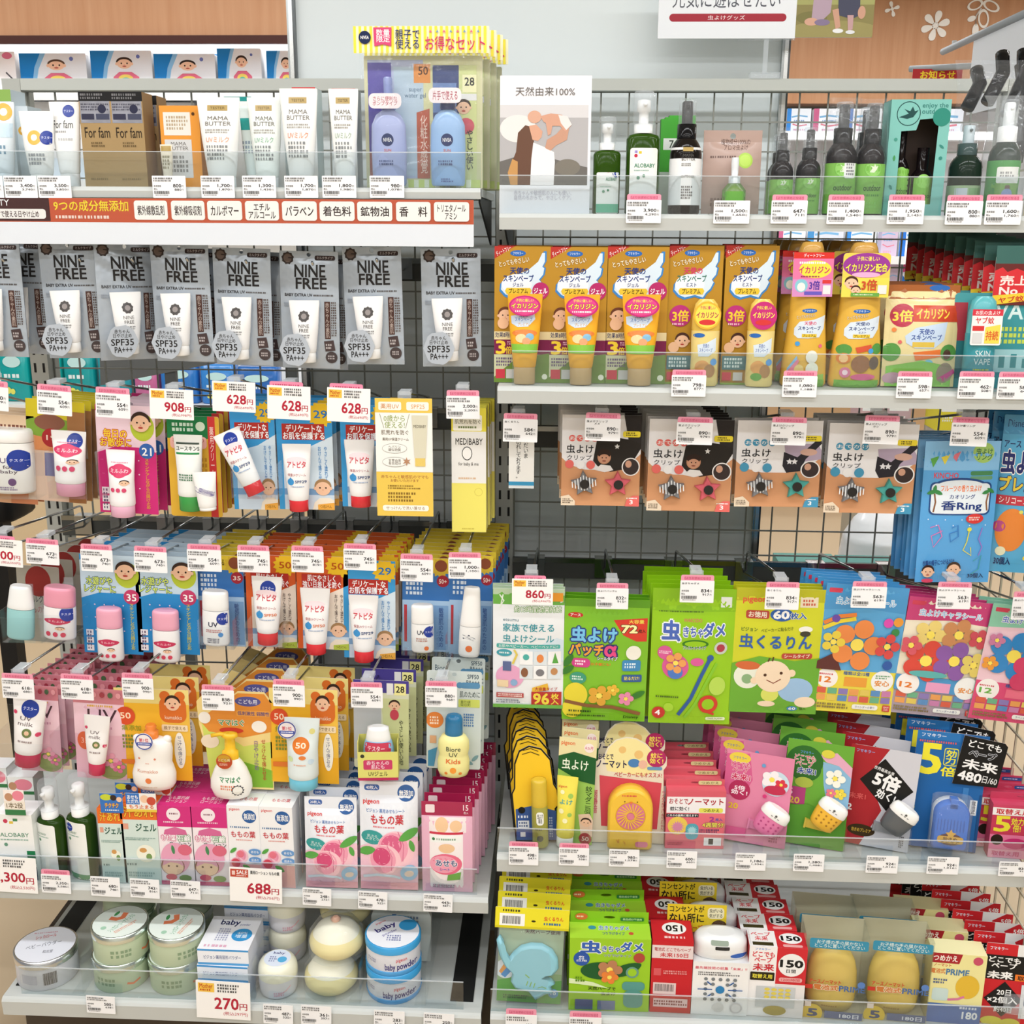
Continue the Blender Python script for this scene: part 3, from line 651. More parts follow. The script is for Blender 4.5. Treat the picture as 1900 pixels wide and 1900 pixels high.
for i, (x0, y0, x1, y1, n) in enumerate(NFB):
    X, Z, w, h = bx(x0, y0, x1, y1, -.325)
    lab = 'silver sunscreen pouch, %s, hanging under the header strip' % ('leftmost one', 'second from the left', 'turned sideways, third from the left', 'fourth from the left', 'fifth from the left', 'sixth from the left', 'seventh from the left', 'rightmost one')[i]
    o = proto if i == 0 else dup(proto, (0, 0, 0), (0, 0, 0), lab)
    o.location = (X, -.325, Z); o.rotation_euler = (0, random.uniform(-.02, .02), (.62 if i == 2 else random.uniform(-.06, .06))); o['label'] = lab; o['group'] = 'silver sunscreen pouches'
    hook((x0+x1)/2, y0+4, 'carrying the %s silver pouch' % ('leftmost', 'second', 'third', 'fourth', 'fifth', 'sixth', 'seventh', 'rightmost')[i], 1.47, -.34, two=False)
    for k in range(1, n): dup(proto, (X+.006, -.325+.04*k, Z-.006), (0, .03, -.05), 'silver sunscreen pouch hanging right behind the %s front one' % ('', '', '', 'fourth', 'fifth', 'sixth')[i])
    if i == 0: dup(proto, (bx(33, 455, 80, 655, -.28)[0]-.012, -.285, bx(33, 455, 80, 655, -.28)[1]), (0, .02, -.1), 'silver sunscreen pouch half hidden behind the leftmost front one')
for z in (1.47, 1.19, .965, .75):
    pass
# ================================================================ left bay, hook rows
YP, YG = -.31, -.358
def capbottle(parent, name, w, h, spec, cap, capf, P, loc=(0, 0, 0), rot=(0, 0, 0), d=.6, taper=.97, e=.42):
    """a small rounded flat bottle with a cap as wide as itself"""
    a, b = w/2, w/2*d; hc = h*(1-capf)
    rg = [(0, a*.86, b*.8), (h*.015, a*.95, b*.92), (h*.05, a, b), (hc*.8, a, b), (hc-.001, a*.98, b*.98)]
    o = obj(name, body(rg, spec, P, e, 40, 'g'), parent, loc, rot)
    obj('cap', MB().loft([(hc, a*.97, b*.97), (hc+.001, a*.99, b*.99), (h*.95, a*taper, b*taper), (h*.985, a*taper*.95, b*taper*.93), (h, a*taper*.85, b*taper*.8)], cap, e, 36), o)
    return o
def hang(name, cat, cb, Y, spec, P, kind, ib, iargs, rot=0, r=.004, hole=(.5, .035, .004), outline=None, iy=None, irot=0, blister=False):
    """card with the product mounted on it, both measured at their place"""
    X, Z, w, h = bx(*cb, Y)
    t = thing(name, '', cat, (X, Y, Z), (0, math.radians(rot), 0))
    obj('card', card(w, h, spec, P, r, hole, outline), t)
    if kind:
        X2, Z2, w2, h2 = bx(*ib, Y-.012); rr = (0, math.radians(irot), 0)
        if kind == 'tube': squeeze(t, 'tube', w2, h2, loc=(X2-X, iy or -.0155, Z2-Z), rot=rr, **iargs)
        elif kind == 'bottle': capbottle(t, 'bottle', w2, h2, loc=(X2-X, iy or -.016, Z2-Z), rot=rr, **iargs)
        if blister: obj('blister', MB().loft([(0, w2*.56, .017), (.002, w2*.6, .0185), (h2*1.02, w2*.6, .0185), (h2*1.03, w2*.5, .012)], 'clear', .25, 24), t, (X2-X, iy or -.0165, Z2-Z-.002))
    return t
def tester(box, Y, on, kind, args, ib, irot=0, lab='', zr=None):
    """clear hanging holder with a tester in it"""
    X, Z, w, h = bx(*box, Y)
    t = thing('clear_holder', 'clear plastic hanging holder '+on, 'holder', (X, Y, Z), group='clear tester holders')
    X2, Z2, w2, h2 = bx(*ib, Y+.01); dd = w2*.7+.008
    clearbox(t, 'tray', max(w, w2+.004), h, dd)
    obj('hanger', MB().box(-.008, .008, dd+.0005, dd+.002, h*.5, h+.012, 'haze12'), t)
    fn = squeeze if kind == 'tube' else capbottle
    o = fn(None, 'tester_tube' if kind == 'tube' else 'tester_bottle', w2, h2, loc=(X2, Y+dd/2, max(Z2, Z+.001)), rot=(0, math.radians(irot), 0), **args)
    tag(o, lab, 'tube' if kind == 'tube' else 'bottle')
# ---- printed cards
def face3(x, y, a): return [('C', x+.2*i, y, .055, 'd84a72') for i in range(3)]
MILT = [('E', .5, .36, .4, .1, 'd9406c'), ('E', .5, .36, .28, .125, 'd9406c'), ('T', 'ミルふわ', .2, .325, .8, .395, 'ffd9e4', 2), ('G', .2, .2, .8, .23, 1, 'e79ab0')]+baby(.68, .57, .15, .33, smile=False)+[('C', .28+.2*i, .7, .075, 'd84a72') for i in range(3)]
MILB = [('E', .5, .4, .42, .09, 'c9365c'), ('E', .5, .4, .3, .11, 'c9365c'), ('T', 'ミルふわ', .24, .37, .76, .43, 'ffd9e4', 1)]+baby(.62, .62, .14, .4, smile=False)+[('C', .24+.24*i, .8, .08, 'd23f5c') for i in range(3)]
def milf(top, low, txt, tc, to, num, nc, lowtxt):
    return [('R', 0, 0, 1, 1, top), ('P', [(0, .44), (.3, .38), (.7, .38), (1, .42), (1, 1), (0, 1)], low), ('P', [(0, .0), (.2, 0), (0, .06)], low), ('E', .78, .19, .2, .13, 'b8c83c'), ('T', txt, .06, .22, .58, .38, tc, 3, (to, 5)),
            ('C', .84, .41, .13, nc), ('T', num, .76, .38, .92, .45, 'fff', 2), ('T', '\n'.join('スキンケアしながら日焼け止め'), .8, .48, .87, .95, lowtxt, 2), ('R', .05, .76, .17, .82, 'f4eef2'), ('R', .05, .84, .17, .9, 'f4eef2'), ('R', .05, .92, .17, .98, 'f4eef2'), ('G', .07, .77, .15, .97, 6, '6a5a78')
            ]+[('C', .22+.16*(k % 4), .5+.13*(k//4), .012, 'f6d8ea') for k in range(12)]+baby(.76, .15, .16, .55)
ATOT = [('E', .5, .28, .34, .06, 'f6dfe4'), ('T', 'アトピタ', .18, .3, .82, .41, 'cf2f45', 3), ('T', '保湿UVクリーム', .2, .51, .82, .56, 'b0484f', 1), ('C', .3, .66, .12, '3f97d6'), ('P', [(.2, .64), (.3, .575), (.4, .64)], '3f97d6')]
def atot(num): return ATOT+[('T', 'SPF'+num, .46, .63, .84, .68, '2c4a80' if num == '29' else 'e2763a', 2), ('G', .3, .73, .8, .76, 1, '9ab0d0')]
def atop(main, pale, txt, num, nc, vc, chip):
    return [('R', 0, 0, 1, 1, pale), ('P', [(0, 0), (1, 0), (1, .3), (.6, .4), (0, .47)], main), ('R', 0, .4, .1, 1, main), ('R', .1, .8, 1, 1, '7fa6d0'), ('R', .1, .86, 1, 1, 'cfe0f0'), ('S', .8, .1, .25, 14, .78, 'f2c62c'), ('C', .8, .1, .17, 'f2c62c'), ('T', num, .68, .065, .92, .135, '2f7ac0' if num == '29' else 'c05a1a', 2),
            ('R', .1, .19, .86, .34, 'b8342c'), ('T', txt, .12, .2, .86, .335, 'fff', 3, ('b8342c', 5)), ('T', '\n'.join('やさしく塗れて'), .84, .4, .9, .72, vc, 1), ('T', '\n'.join('おけんで落とせる'), .73, .4, .79, .76, vc, 1), ('P', [(.6, 1), (.64, .93), (.74, .885), (.92, .885), (1, .91), (1, 1)], 'f3ead8')]+baby(.8, .79, .15, .5, hair='a8845c', smile=False)+[('P', [(.7, .95), (1, .93), (1, 1), (.7, 1)], chip), ('T', 'つ石けん', .74, .955, .95, .985, '6a4a1a', 1)]
def uvb(top, num):
    return [('R', 0, 0, 1, .16, 'e3c83c'), ('R', 0, .16, 1, .45, '3f78bc'), ('R', 0, .45, 1, 1, 'a9c8e6'), ('R', .66, .5, .98, .98, '7fa6d0'), ('S', .8, .1, .22, 12, .75, 'd8b83a'), ('C', .82, .08, .13, '8a4a30'), ('C', .86, .24, .13, 'a82c3a'), ('T', num, .78, .22, .94, .265, 'f6e0d8', 2), ('T', '0ヵ月から使える', .08, .04, .6, .11, '5a4a10', 2), ('G', .08, .2, .5, .4, 4, 'dbe8f6'), ('T', '\n'.join('敏感肌のための'), .78, .52, .88, .95, '3a5a98', 1), ('R', .04, .5, .1, .9, 'c0404a')]
def petal(x, y, r, a, c): return [('C', x+r*math.cos(k*1.257), y+r*math.sin(k*1.257)*a, r*.6, c) for k in range(5)]+[('C', x, y, r*.4, 'f6e060')]
HOOKZ = {2: 1.19, 3: .965, 4: .75}
# ---- second row
R2 = [((-60, 705, 13, 760), '990', '1,089', 'cut by the left edge', 5), ((67, 714, 131, 770), '554', '609', 'above the milk tube in a clear holder', 4), ((176, 719, 240, 775), '554', '609', 'above the pink stroll card', 3), ((828, 724, 890, 777), '2,000', '2,200', 'above the slim yellow and white carton', 0)]
for b, p, s_, on, r in R2: ptag(b, YG, p, s_, on, rot=r)
for b, on, tb in (((277, 722, 358, 778), ('908', '998', 'above the green-capped tube'), 0), ((393, 708, 473, 764), ('628', '690', 'above the tilted tester tube'), 0), ((495, 716, 575, 778), ('628', '690', 'left of its twin'), 1), ((606, 720, 686, 783), ('628', '690', 'beside the yellow leaflet'), 1)):
    stag(b, YG, on[0], on[1], on[2], tab=bool(tb), rot=2)
def r2hooks():
    for x, y, on in ((-24, 705, 'at the left edge, second row'), (98, 714, 'of the milk tube holder, second row'), (208, 719, 'of the pink stroll cards'), (318, 722, 'of the green-capped tube cards'), (433, 708, 'of the tilted tester tube'), (535, 714, 'of the left blue tube cards'), (645, 720, 'of the right blue tube cards'), (750, 735, 'of the yellow leaflet'), (858, 722, 'of the slim yellow cartons')):
        hook(x, y, on, 1.19)
r2hooks()
o = hang('blister_card', 'blister pack', (-62, 768, 62, 932), YP, 'd9a883', [('R', 0, 0, 1, .2, 'e6c9a8'), ('G', .5, .1, .9, .16, 1, '7a4a3a'), ('R', .6, .8, 1, 1, 'c9825c')], None, None, None, rot=3)
row_back(o, 'cream and orange sunscreen card at the left edge, second row', 4, .022, 'left edge orange cards', dx=.002)
tester((-66, 800, 62, 925), YP-.04, 'with white lotion bottle at the left edge', 'bottle', dict(spec='f2f1ee', cap='f6f6f4.g', capf=.2, P=[('T', 'UV', .5, .28, .72, .38, '5a4a78', 1)]+sticker(.82, .32, .2, .5)+[('T', 'for\nbaby', .5, .42, .8, .6, '5a4a5a', 0), ('C', .7, .75, .07, '6a4a78'), ('G', .4, .84, .8, .92, 2, '8a7a98')]), (-52, 797, 47, 917), 3, 'white lotion bottle with blue sticker cut off by the left edge, second row')
o = hang('blister_card', 'blister pack', (44, 742, 152, 930), YP, 'd98f5c', [('R', 0, 0, 1, .22, 'd8c830'), ('E', .4, .27, .5, .1, '7fa23c'), ('E', .4, .22, .26, .08, '8a5a48'), ('C', .42, .37, .16, 'a82c30'), ('T', '19', .34, .345, .5, .395, 'f2d8c8', 2), ('R', 0, .5, 1, 1, 'dcc0ac'), ('R', .3, .52, .5, .75, '6a6a98'), ('R', .7, .1, 1, 1, 'a8764a')], None, None, None, rot=4)
row_back(o, 'yellow and orange sunscreen card with red 19 dot', 6, .02, 'yellow orange cards behind the milk tube', dx=.002)
tester((84, 800, 178, 925), YP-.045, 'with the milk tube, second row', 'tube', dict(spec='f4f2f2', cap='d79aae.g', P=sticker(.7, .18, .22, .42)+MILT, caph=.2, capw=.8), (87, 802, 152, 921), 3, 'white tester tube with pink cap and blue sticker in a clear holder, second row')
o = hang('blister_card', 'blister pack', (178, 752, 287, 952), YP, 'e0b8cc', milf('f2d6e2', 'd0307a', '毎日の\nお散歩に', 'f6d83c', 'c8283c', '21', '3a6ab8', 'e0a83c'), 'tube', (199, 834, 252, 956), dict(spec='f6f2f4', cap='e6b0c8.g', prints=MILT, caph=.17, capw=.82), rot=2)
row_back(o, 'pink stroll sunscreen card with a milk tube', 5, .032, 'pink stroll cards', dx=.003)
o = hang('blister_card', 'blister pack', (312, 772, 408, 958), YP, 'e2b23c', [('R', 0, 0, .78, .22, '1f7a44'), ('C', .64, .1, .09, 'd8e8d0'), ('R', .78, 0, .92, 1, 'd23a3a'), ('T', '\n'.join('薬用クリーム'), .81, .1, .89, .6, 'fbe0d8', 1), ('G', .1, .06, .5, .16, 2, 'cfe6d0'), ('O', .05, .2, .75, .32, 'f2b8b0', .3), ('T', 'ひもチャンネルの\n目立つ商品', .1, .215, .7, .3, 'b04a4a', 1), ('G', .62, .4, .74, .9, 9, 'c08a2a')],
         'tube', (325, 806, 378, 945), dict(spec='eef0ec', cap='3f9a4a.g', prints=[('R', .1, .12, .9, .15, '3a4a40'), ('T', 'ユースキンS', .1, .18, .9, .25, '2a3a30', 2), ('R', .1, .28, .9, .31, '2f8a50'), ('G', .2, .62, .8, .74, 3, '4a7a5a')], caph=.2, capw=.8), rot=1)
row_back(o, 'yellow green and red medicated cream card', 4, .03, 'green capped tube cards')
tubething('tester_tube', 'small white tester tube with violet lettering leaning before the yellow cream card', (362, 876, 406, 946), YP-.034, 'f0f0ee', 'f4f4f2.g', [('T', 'Yuskin', .3, .2, .55, .85, '5a4a98', 1, None, 70)], bx(362, 876, 406, 946, YP-.034)[1], (0, -.05, 0), caph=.08, capw=.7)
A29 = atop('3f9fdc', 'dcecf8', 'デリケートな\nお肌を保護する', '29', 0, '2f86c8', 'f0b04a')
A50 = atop('d8602c', 'f3e6d8', '肌にやさしく\n強い日差しを防ぐ', '50', 0, '5a4a48', 'b8cc50')
for (cb, tb, n, lab) in (((430, 745, 512, 945), None, 4, 'blue sunscreen card behind the tilted tester tube'), ((515, 748, 618, 945), (527, 823, 580, 946), 4, 'blue red-capped tube card, left column of second row'), ((633, 752, 735, 940), (641, 815, 697, 938), 4, 'blue red-capped tube card beside the yellow leaflet')):
    o = hang('blister_card', 'blister pack', cb, YP, 'cfe4f4', A29, 'tube' if tb else None, tb, dict(spec='f4f3f3', cap='d9323a.g', prints=atot('29'), caph=.17, capw=.66), blister=False)
    row_back(o, lab, n, .03, 'blue sunscreen cards, second row', dx=.003)
X, Z, w, h = bx(425, 790, 477, 915, YP-.03)
o = squeeze(None, 'tester_tube', w, h, 'f4f4f4', 'd9323a.g', sticker(.55, .16, .26, .42)+atot('29'), .17, .66, (X+.02, YP-.03, Z), (0, math.radians(-24), 0)); tag(o, 'tilted white tester tube with red cap and blue sticker, second row', 'tube')
X, Z, w, h = bx(428, 850, 512, 925, YP-.05); t = thing('clear_holder', 'clear plastic hanging holder around the tilted tester tube', 'holder', (X, YP-.05, Z), group='clear tester holders'); clearbox(t, 'tray', w, h*1.2, .045)
def leaflet():
    X, Z, w, h = bx(698, 739, 803, 957, YG)
    P = [('R', 0, 0, 1, .12, 'ecc95a'), ('O', .06, .03, .46, .1, 'fdf8ec', .2), ('O', .55, .03, .94, .1, 'fdf8ec', .2), ('T', '薬用UV', .1, .045, .42, .088, 'd08a4a', 1), ('T', 'SPF25', .63, .05, .87, .085, 'e0a060', 0), ('R', 0, .12, 1, .62, 'f4f4f0'), ('T', '0歳から\n使える!', .15, .14, .52, .25, '8aa04a', 1), ('V', [(.08, .13), (.15, .25)], .008, '8a8a6a'), ('V', [(.6, .13), (.53, .25)], .008, '8a8a6a'), ('T', '肌荒れを防ぐ', .1, .265, .58, .305, '6a5a40', 1), ('T', '薬用UV保湿クリーム', .12, .33, .58, .355, '6a5a40', 1),
         ('E', .33, .42, .22, .042, '8a8a80'), ('E', .33, .42, .215, .039, 'f4f4f0'), ('T', 'ヘパリン\n類似物質', .22, .395, .44, .445, '5a5040', 1), ('E', .33, .535, .22, .042, '8a8a80'), ('E', .33, .535, .215, .039, 'f4f4f0'), ('T', '甘草由来\n有効成分', .22, .51, .44, .56, '5a5040', 1), ('P', [(.64, .14), (.92, .14), (.88, .5), (.68, .5)], 'dcd8c2'), ('R', .69, .5, .87, .57, 'e8cc70'), ('T', 'MEDIBABY', .67, .22, .89, .245, '55503f', 0), ('S', .54, .53, .08, 6, .4, 'b88a6a'),
         ('R', 0, .62, 1, 1, 'ecc95a'), ('T', '赤ちゃんと敏感肌のママも', .08, .645, .92, .675, 'a8603a', 1), ('T', 'お使いいただけます', .25, .68, .75, .705, 'a8603a', 1), ('G', .2, .73, .8, .77, 2, '8a6a2a'), ('G', .2, .79, .7, .88, 3, '8a6a2a'), ('O', .1, .905, .92, .955, 'fdf8ec', .4), ('T', 'せっけんで洗い落せる', .16, .915, .85, .945, '8a6a4a', 1)]
    o = obj('leaflet', card(w, h, 'f4e2a0', P, .0015), None, (X, YG, Z)); tag(o, 'yellow and white paper leaflet hanging in front of the second row', 'leaflet')
leaflet()
X, Z, w, h = bx(838, 757, 902, 987, YP-.02)
MED = [('R', 0, 0, 1, .185, 'e8dc4a'), ('O', .05, .055, .88, .18, 'f8f6ea', .1), ('T', '肌荒れを防ぐ', .1, .09, .85, .125, '6a6a50', 1), ('G', .2, .14, .8, .165, 1, '7a8a5a'), ('T', 'MEDIBABY', .12, .24, .9, .29, '33302c', 1), ('E', .45, .36, .15, .055, '444'), ('E', .45, .36, .13, .048, 'f6f6f4'), ('T', 'for baby & me', .2, .43, .78, .465, '55504a', 0), ('G', .2, .55, .7, .57, 1, 'e0b890'), ('R', 0, .6, 1, 1, 'efe572'), ('C', .78, .67, .12, 'd8c85a'), ('C', .78, .67, .105, 'efe572'), ('G', .3, .965, .7, .98, 1, 'c8b84a')]
o = obj('slim_carton', carton(w, h, .018, 'f2f2f0', 'dcd070', 'e8dc4a', MED), None, (X, YP-.02, Z)); tag(o, '', 'box')
row_back(o, 'slim white and yellow cream carton', 5, .024, 'slim yellow cartons', dx=.002)

# ---- third row
for b, p, s_, on, r in (((47, 1000, 108, 1047), '673', '740', 'above the pink-capped tester bottle', 3), ((149, 1010, 208, 1060), '673', '740', 'on the left blue water-play card', 2), ((248, 1014, 309, 1062), '673', '740', 'on the right blue water-play card', 2), ((347, 1010, 410, 1060), '554', '609', 'above the flat white tester bottle', 1), ((440, 1012, 500, 1062), '745', '819', 'above the red-capped tester in its holder', 1),
                        ((540, 1013, 600, 1062), '745', '819', 'on the orange tube card', 1), ((637, 1009, 698, 1058), '745', '819', 'on the blue 29 tube card, third row', 1), ((742, 1028, 803, 1079), '554', '609', 'above the short white roll bottle', 1), ((832, 1025, 893, 1074), '1,000', '1,100', 'above the slanted white stick', 0)):
    ptag(b, YG, p, s_, on, rot=r)
stag((-40, 1000, 40, 1050), YG, '500', '550', 'cut by the left edge, third row', tab=True, rot=4)
for x, y, on in ((0, 992, 'at the left edge, third row'), (78, 1000, 'of the pink-capped tester bottle'), (180, 1010, 'of the left water-play cards'), (280, 1014, 'of the right water-play cards'), (380, 1010, 'of the flat white tester bottle'), (470, 1012, 'of the red-capped tester holder'), (570, 1013, 'of the orange tube cards'), (668, 1009, 'of the blue 29 cards, third row'), (773, 1028, 'of the roll bottle holder'), (863, 1025, 'of the slanted stick holder')):
    hook(x, y, on, .965)
W35 = milf('c4daea', '2f8fd0', '水遊びや\nレジャーに', 'd8e86a', '2a5a78', '35', 'c8406c', 'd8d04a')
for cb, tb, n, lab in (((149, 1030, 259, 1212), (181, 1126, 228, 1222), 7, 'blue water-play sunscreen card with pink-capped bottle, left column'), ((250, 1032, 365, 1212), (284, 1130, 333, 1224), 7, 'blue water-play sunscreen card with pink-capped bottle, right column')):
    o = hang('blister_card', 'blister pack', cb, YP, 'c4daea', W35, 'bottle', tb, dict(spec='f6f4f4', cap='eda9bf.g', capf=.36, P=MILB), rot=2)
    row_back(o, lab, n, .028, 'blue water-play cards', dx=.003)
o = hang('blister_card', 'blister pack', (30, 1050, 108, 1190), YP+.03, 'b9b4a8', [('R', 0, 0, 1, .3, 'a8a294'), ('E', .5, .2, .3, .2, '8f2f2a'), ('T', 'UVミルク', .1, .38, .6, .48, '4a4a50', 1), ('T', 'ももの葉', .2, .52, .7, .62, 'b04a50', 1)], None, None, None, rot=3)
row_back(o, 'grey green peach milk pack with a red dot', 5, .045, 'red-dot packs at the left edge', dx=.004)
for ib, args, r, lab, on, hb in (((4, 1092, 53, 1190), dict(spec='9ed2d4', cap='f2f4f4.g', capf=.42, P=[('C', .4, -.32, .3, '1d3a9a')] and [], taper=.8), 6, 'pale turquoise tester bottle with white cap and blue dot, left edge', 'with the turquoise tester bottle', (0, 1110, 74, 1192)),
                         ((72, 1095, 130, 1191), dict(spec='f4f1f2', cap='e79ab0.g', capf=.36, P=MILB+sticker(.85, .16, .24, .5)), 5, 'pink-capped tester bottle with blue sticker in a clear holder', 'with the pink-capped tester bottle', (70, 1100, 150, 1193)),
                         ((371, 1100, 420, 1200), dict(spec='f2f4f6', cap='f4f6f6.g', capf=.34, P=[('T', 'UV', .3, .3, .65, .43, '2a3050', 3)]+sticker(.85, .2, .24, .5)+[('G', .2, .5, .8, .6, 2, 'c08080'), ('C', .75, .65, .09, '4a90d0'), ('G', .25, .75, .75, .9, 3, '5a5a70')]), 2, 'flat white tester bottle with blue sticker and UV letters', 'with the flat white tester bottle', (366, 1130, 432, 1204)),
                         ((462, 1078, 519, 1202), None, 2, 'white tester tube with red cap and blue sticker in a clear holder, third row', 'with the red-capped tester, third row', (453, 1140, 524, 1203)),
                         ((762, 1126, 804, 1213), dict(spec='f3f3f2', cap='f6f6f5.g', capf=.38, P=[('T', 'UV', .3, .2, .62, .34, '2a3050', 3)]+sticker(.85, .25, .26, .5)+[('G', .25, .45, .8, .6, 2, 'c08a80'), ('C', .7, .82, .1, 'e8743a')]), 0, 'short white roll bottle with blue sticker in a clear holder', 'with the short roll bottle', (744, 1158, 810, 1216)),
                         ((849, 1094, 889, 1222), dict(spec='f3f3f2', cap='f6f6f5.g', capf=.55, taper=.75, P=[('T', 'フィジー', .35, .1, .6, .55, '33405a', 1, None, 80), ('C', .5, .7, .16, 'e8743a')]), 3, 'tall slanted white stick with blue dot in a clear holder', 'with the tall white stick', (826, 1162, 888, 1224))):
    a = args or dict(spec='f4f3f3', cap='d9323a.g', prints=sticker(.55, .2, .25, .45)+atot('50'), caph=.18, capw=.66)
    tester(hb, YP-.042, on, 'tube' if args is None else 'bottle', a, ib, r, lab)
for cb, tb, n, P, spec, lab in (((366, 1030, 452, 1198), None, 8, uvb(0, '35'), 'b0cce6', 'blue and yellow baby UV card behind the flat white bottle'), ((456, 1030, 548, 1200), None, 7, A50, 'efe2d4', 'orange sunscreen card behind the third row tester tube'), ((550, 1032, 645, 1204), (558, 1090, 613, 1210), 7, A50, 'efe2d4', 'orange 50 sunscreen card with red-capped tube'), ((636, 1040, 732, 1221), (647, 1103, 702, 1224), 1, A29, 'cfe4f4', 'blue 29 sunscreen card with red-capped tube, third row'),
                                ((662, 1000, 752, 1195), None, 0, A50, 'efe2d4', ''), ((745, 1035, 832, 1208), None, 9, uvb(0, '50+'), 'b0cce6', 'blue and yellow baby UV card behind the roll bottle'), ((832, 1030, 912, 1214), None, 10, uvb(0, '50+'), 'b0cce6', 'blue and yellow baby UV card behind the tall stick')):
    if not n: continue
    o = hang('blister_card', 'blister pack', cb, YP+(.0 if tb else .012), spec, P, 'tube' if tb else None, tb, dict(spec='f4f3f3', cap='d9323a.g', prints=atot('29' if P is A29 else '50'), caph=.17, capw=.66), rot=1)
    row_back(o, lab, n if not tb else min(n, 6), .034 if tb else .024, 'third row sunscreen cards', dx=.002)
o = hang('blister_card', 'blister pack', (646, 1028, 738, 1205), YP+.03, 'efe2d4', A50, None, None, None, rot=1)
row_back(o, 'orange 50 sunscreen card behind the blue 29 card', 6, .028, 'orange cards behind the blue 29 card', dx=.002)

# ---- fourth row
YP, YG = -.39, -.438
for b, p, s_, on, r in (((3, 1250, 62, 1296), '618', '680', 'above the tester with the dark red cap', 2), ((112, 1251, 172, 1298), '618', '680', 'on the pale pink UV pouch', 2), ((226, 1249, 284, 1297), '900', '990', 'on the yellow card of the bear bottle', 1), ((374, 1271, 434, 1318), '838', '921', 'on the yellow-green pump bottle card', 1), ((506, 1261, 565, 1311), '900', '990', 'above the pale blue tube', 1), ((651, 1266, 710, 1313), '554', '609', 'above the sky blue tester bottle', 0), ((789, 1264, 848, 1312), '880', '968', 'above the cream bottle with blue cap', 0)):
    ptag(b, YG, p, s_, on, rot=r)
for x, y, on in ((32, 1250, 'at the left edge, fourth row'), (142, 1251, 'of the pale pink UV pouches'), (255, 1249, 'of the bear bottle cards'), (404, 1271, 'of the pump bottle cards'), (536, 1261, 'of the pale blue tube cards'), (681, 1266, 'of the sky blue bottle cards'), (819, 1264, 'of the cream bottle cards')):
    hook(x, y, on, .75, -.425)
UVP = [('R', 0, 0, 1, .16, 'd2828e'), ('R', .0, .16, 1, .5, 'eec9d6'), ('G', .28, .17, .9, .2, 1, 'd8a83a'), ('T', 'UV', .28, .22, .86, .36, '4a3038', 1), ('R', .26, .4, .42, .44, 'd8446a'), ('G', .45, .4, .8, .44, 1, 'c890a8'), ('E', .2, .57, .15, .1, 'd8603c'), ('T', '35', .13, .54, .27, .6, 'f0b0a0', 1), ('E', .72, .88, .3, .12, '8a9a5a')]+petal(.7, .78, .1, .6, 'e8a0b8')+petal(.85, .85, .08, .6, 'd8709a')+[('E', .1+.16*k, .06, .05, .03, ('a83a4a', '4a6a48', 'e8a0a8')[k % 3]) for k in range(6)]
UVT = [('T', 'UV\nmilk', .25, .3, .7, .46, '6a5a5a', 0), ('C', .55, .58, .14, '6a7a4a'), ('C', .55, .58, .07, 'e8c0a0'), ('C', .85, .6, .07, 'd8446a'), ('C', .12, .25, .06, 'd8446a'), ('G', .3, .72, .8, .77, 1, '9a8a8a')]
for cb, tb, n, lab in (((32, 1272, 108, 1430), None, 9, 'pale pink UV pouch behind the left edge tester, fourth row'), ((136, 1278, 229, 1444), (152, 1325, 200, 1432), 9, 'pale pink UV pouch with white tube, fourth row')):
    X, Z, w, h = bx(*cb, YP); t = thing('pink_pouch', '', 'pouch', (X, YP, Z), (0, .04, 0))
    obj('pouch', pouch(w, h, .004, 'e3b4c4', UVP, .16, True, back='d898a8', kind='f'), t)
    if tb: X2, Z2, w2, h2 = bx(*tb, YP-.012); squeeze(t, 'tube', w2, h2, 'f2efee', 'c23458.g', UVT, .2, .62, (X2-X, -.0165, Z2-Z), (0, .05, 0))
    row_back(t, lab, n if not tb else 7, .034 if tb else .024, 'pale pink UV pouches', dx=.003)
tester((-8, 1330, 94, 1442), YP-.045, 'with the dark red capped tester, left edge', 'tube', dict(spec='f3f0ef', cap='b82c50.g', prints=sticker(.55, .16, .26, .4)+UVT, caph=.2, capw=.74), (6, 1302, 68, 1424), 8, 'white UV tester tube with dark red cap and blue sticker, left edge')
YB = [('R', 0, 0, 1, .16, 'efdc8a'), ('R', 0, .16, .62, 1, 'f0b832'), ('P', [(0, .75), (.4, .7), (1, .72), (1, 1), (0, 1)], 'eeb02a'), ('O', .6, .08, .96, .36, 'd9702c', .3), ('C', .68, .07, .07, 'd9702c'), ('C', .88, .07, .07, 'd9702c')]+baby(.78, .15, .1, .8, smile=True)+[('T', 'kumakko', .67, .28, .9, .32, 'f6dcc0', 1), ('O', .62, .38, .97, .45, 'f0dcb8', .2), ('T', '親子で使える', .65, .395, .94, .435, '7a5a3a', 1), ('E', .85, .66, .075, .2, 'f6f2e8'), ('T', '\n'.join('せっけんで落とせる'), .82, .5, .88, .82, '3a4a80', 1), ('C', .14, .3, .13, 'd8502c'), ('T', '50', .07, .265, .21, .33, 'fbe0c0', 2), ('T', '無添加', .08, .4, .34, .46, '8a9a2a', 1), ('G', .08, .5, .3, .66, 4, '7a8a3a'), ('R', .03, .78, .4, .83, 'e07a30')]
R1 = [('C', .5, .5, .48, '3a4a98'), ('C', .5, .5, .42, 'f0e8ea'), ('T', '第1位', .24, .3, .76, .52, 'c8304a', 3), ('R', .1, .54, .9, .72, '4a5aa8'), ('G', .18, .58, .82, .68, 1, 'e0e4f8')]
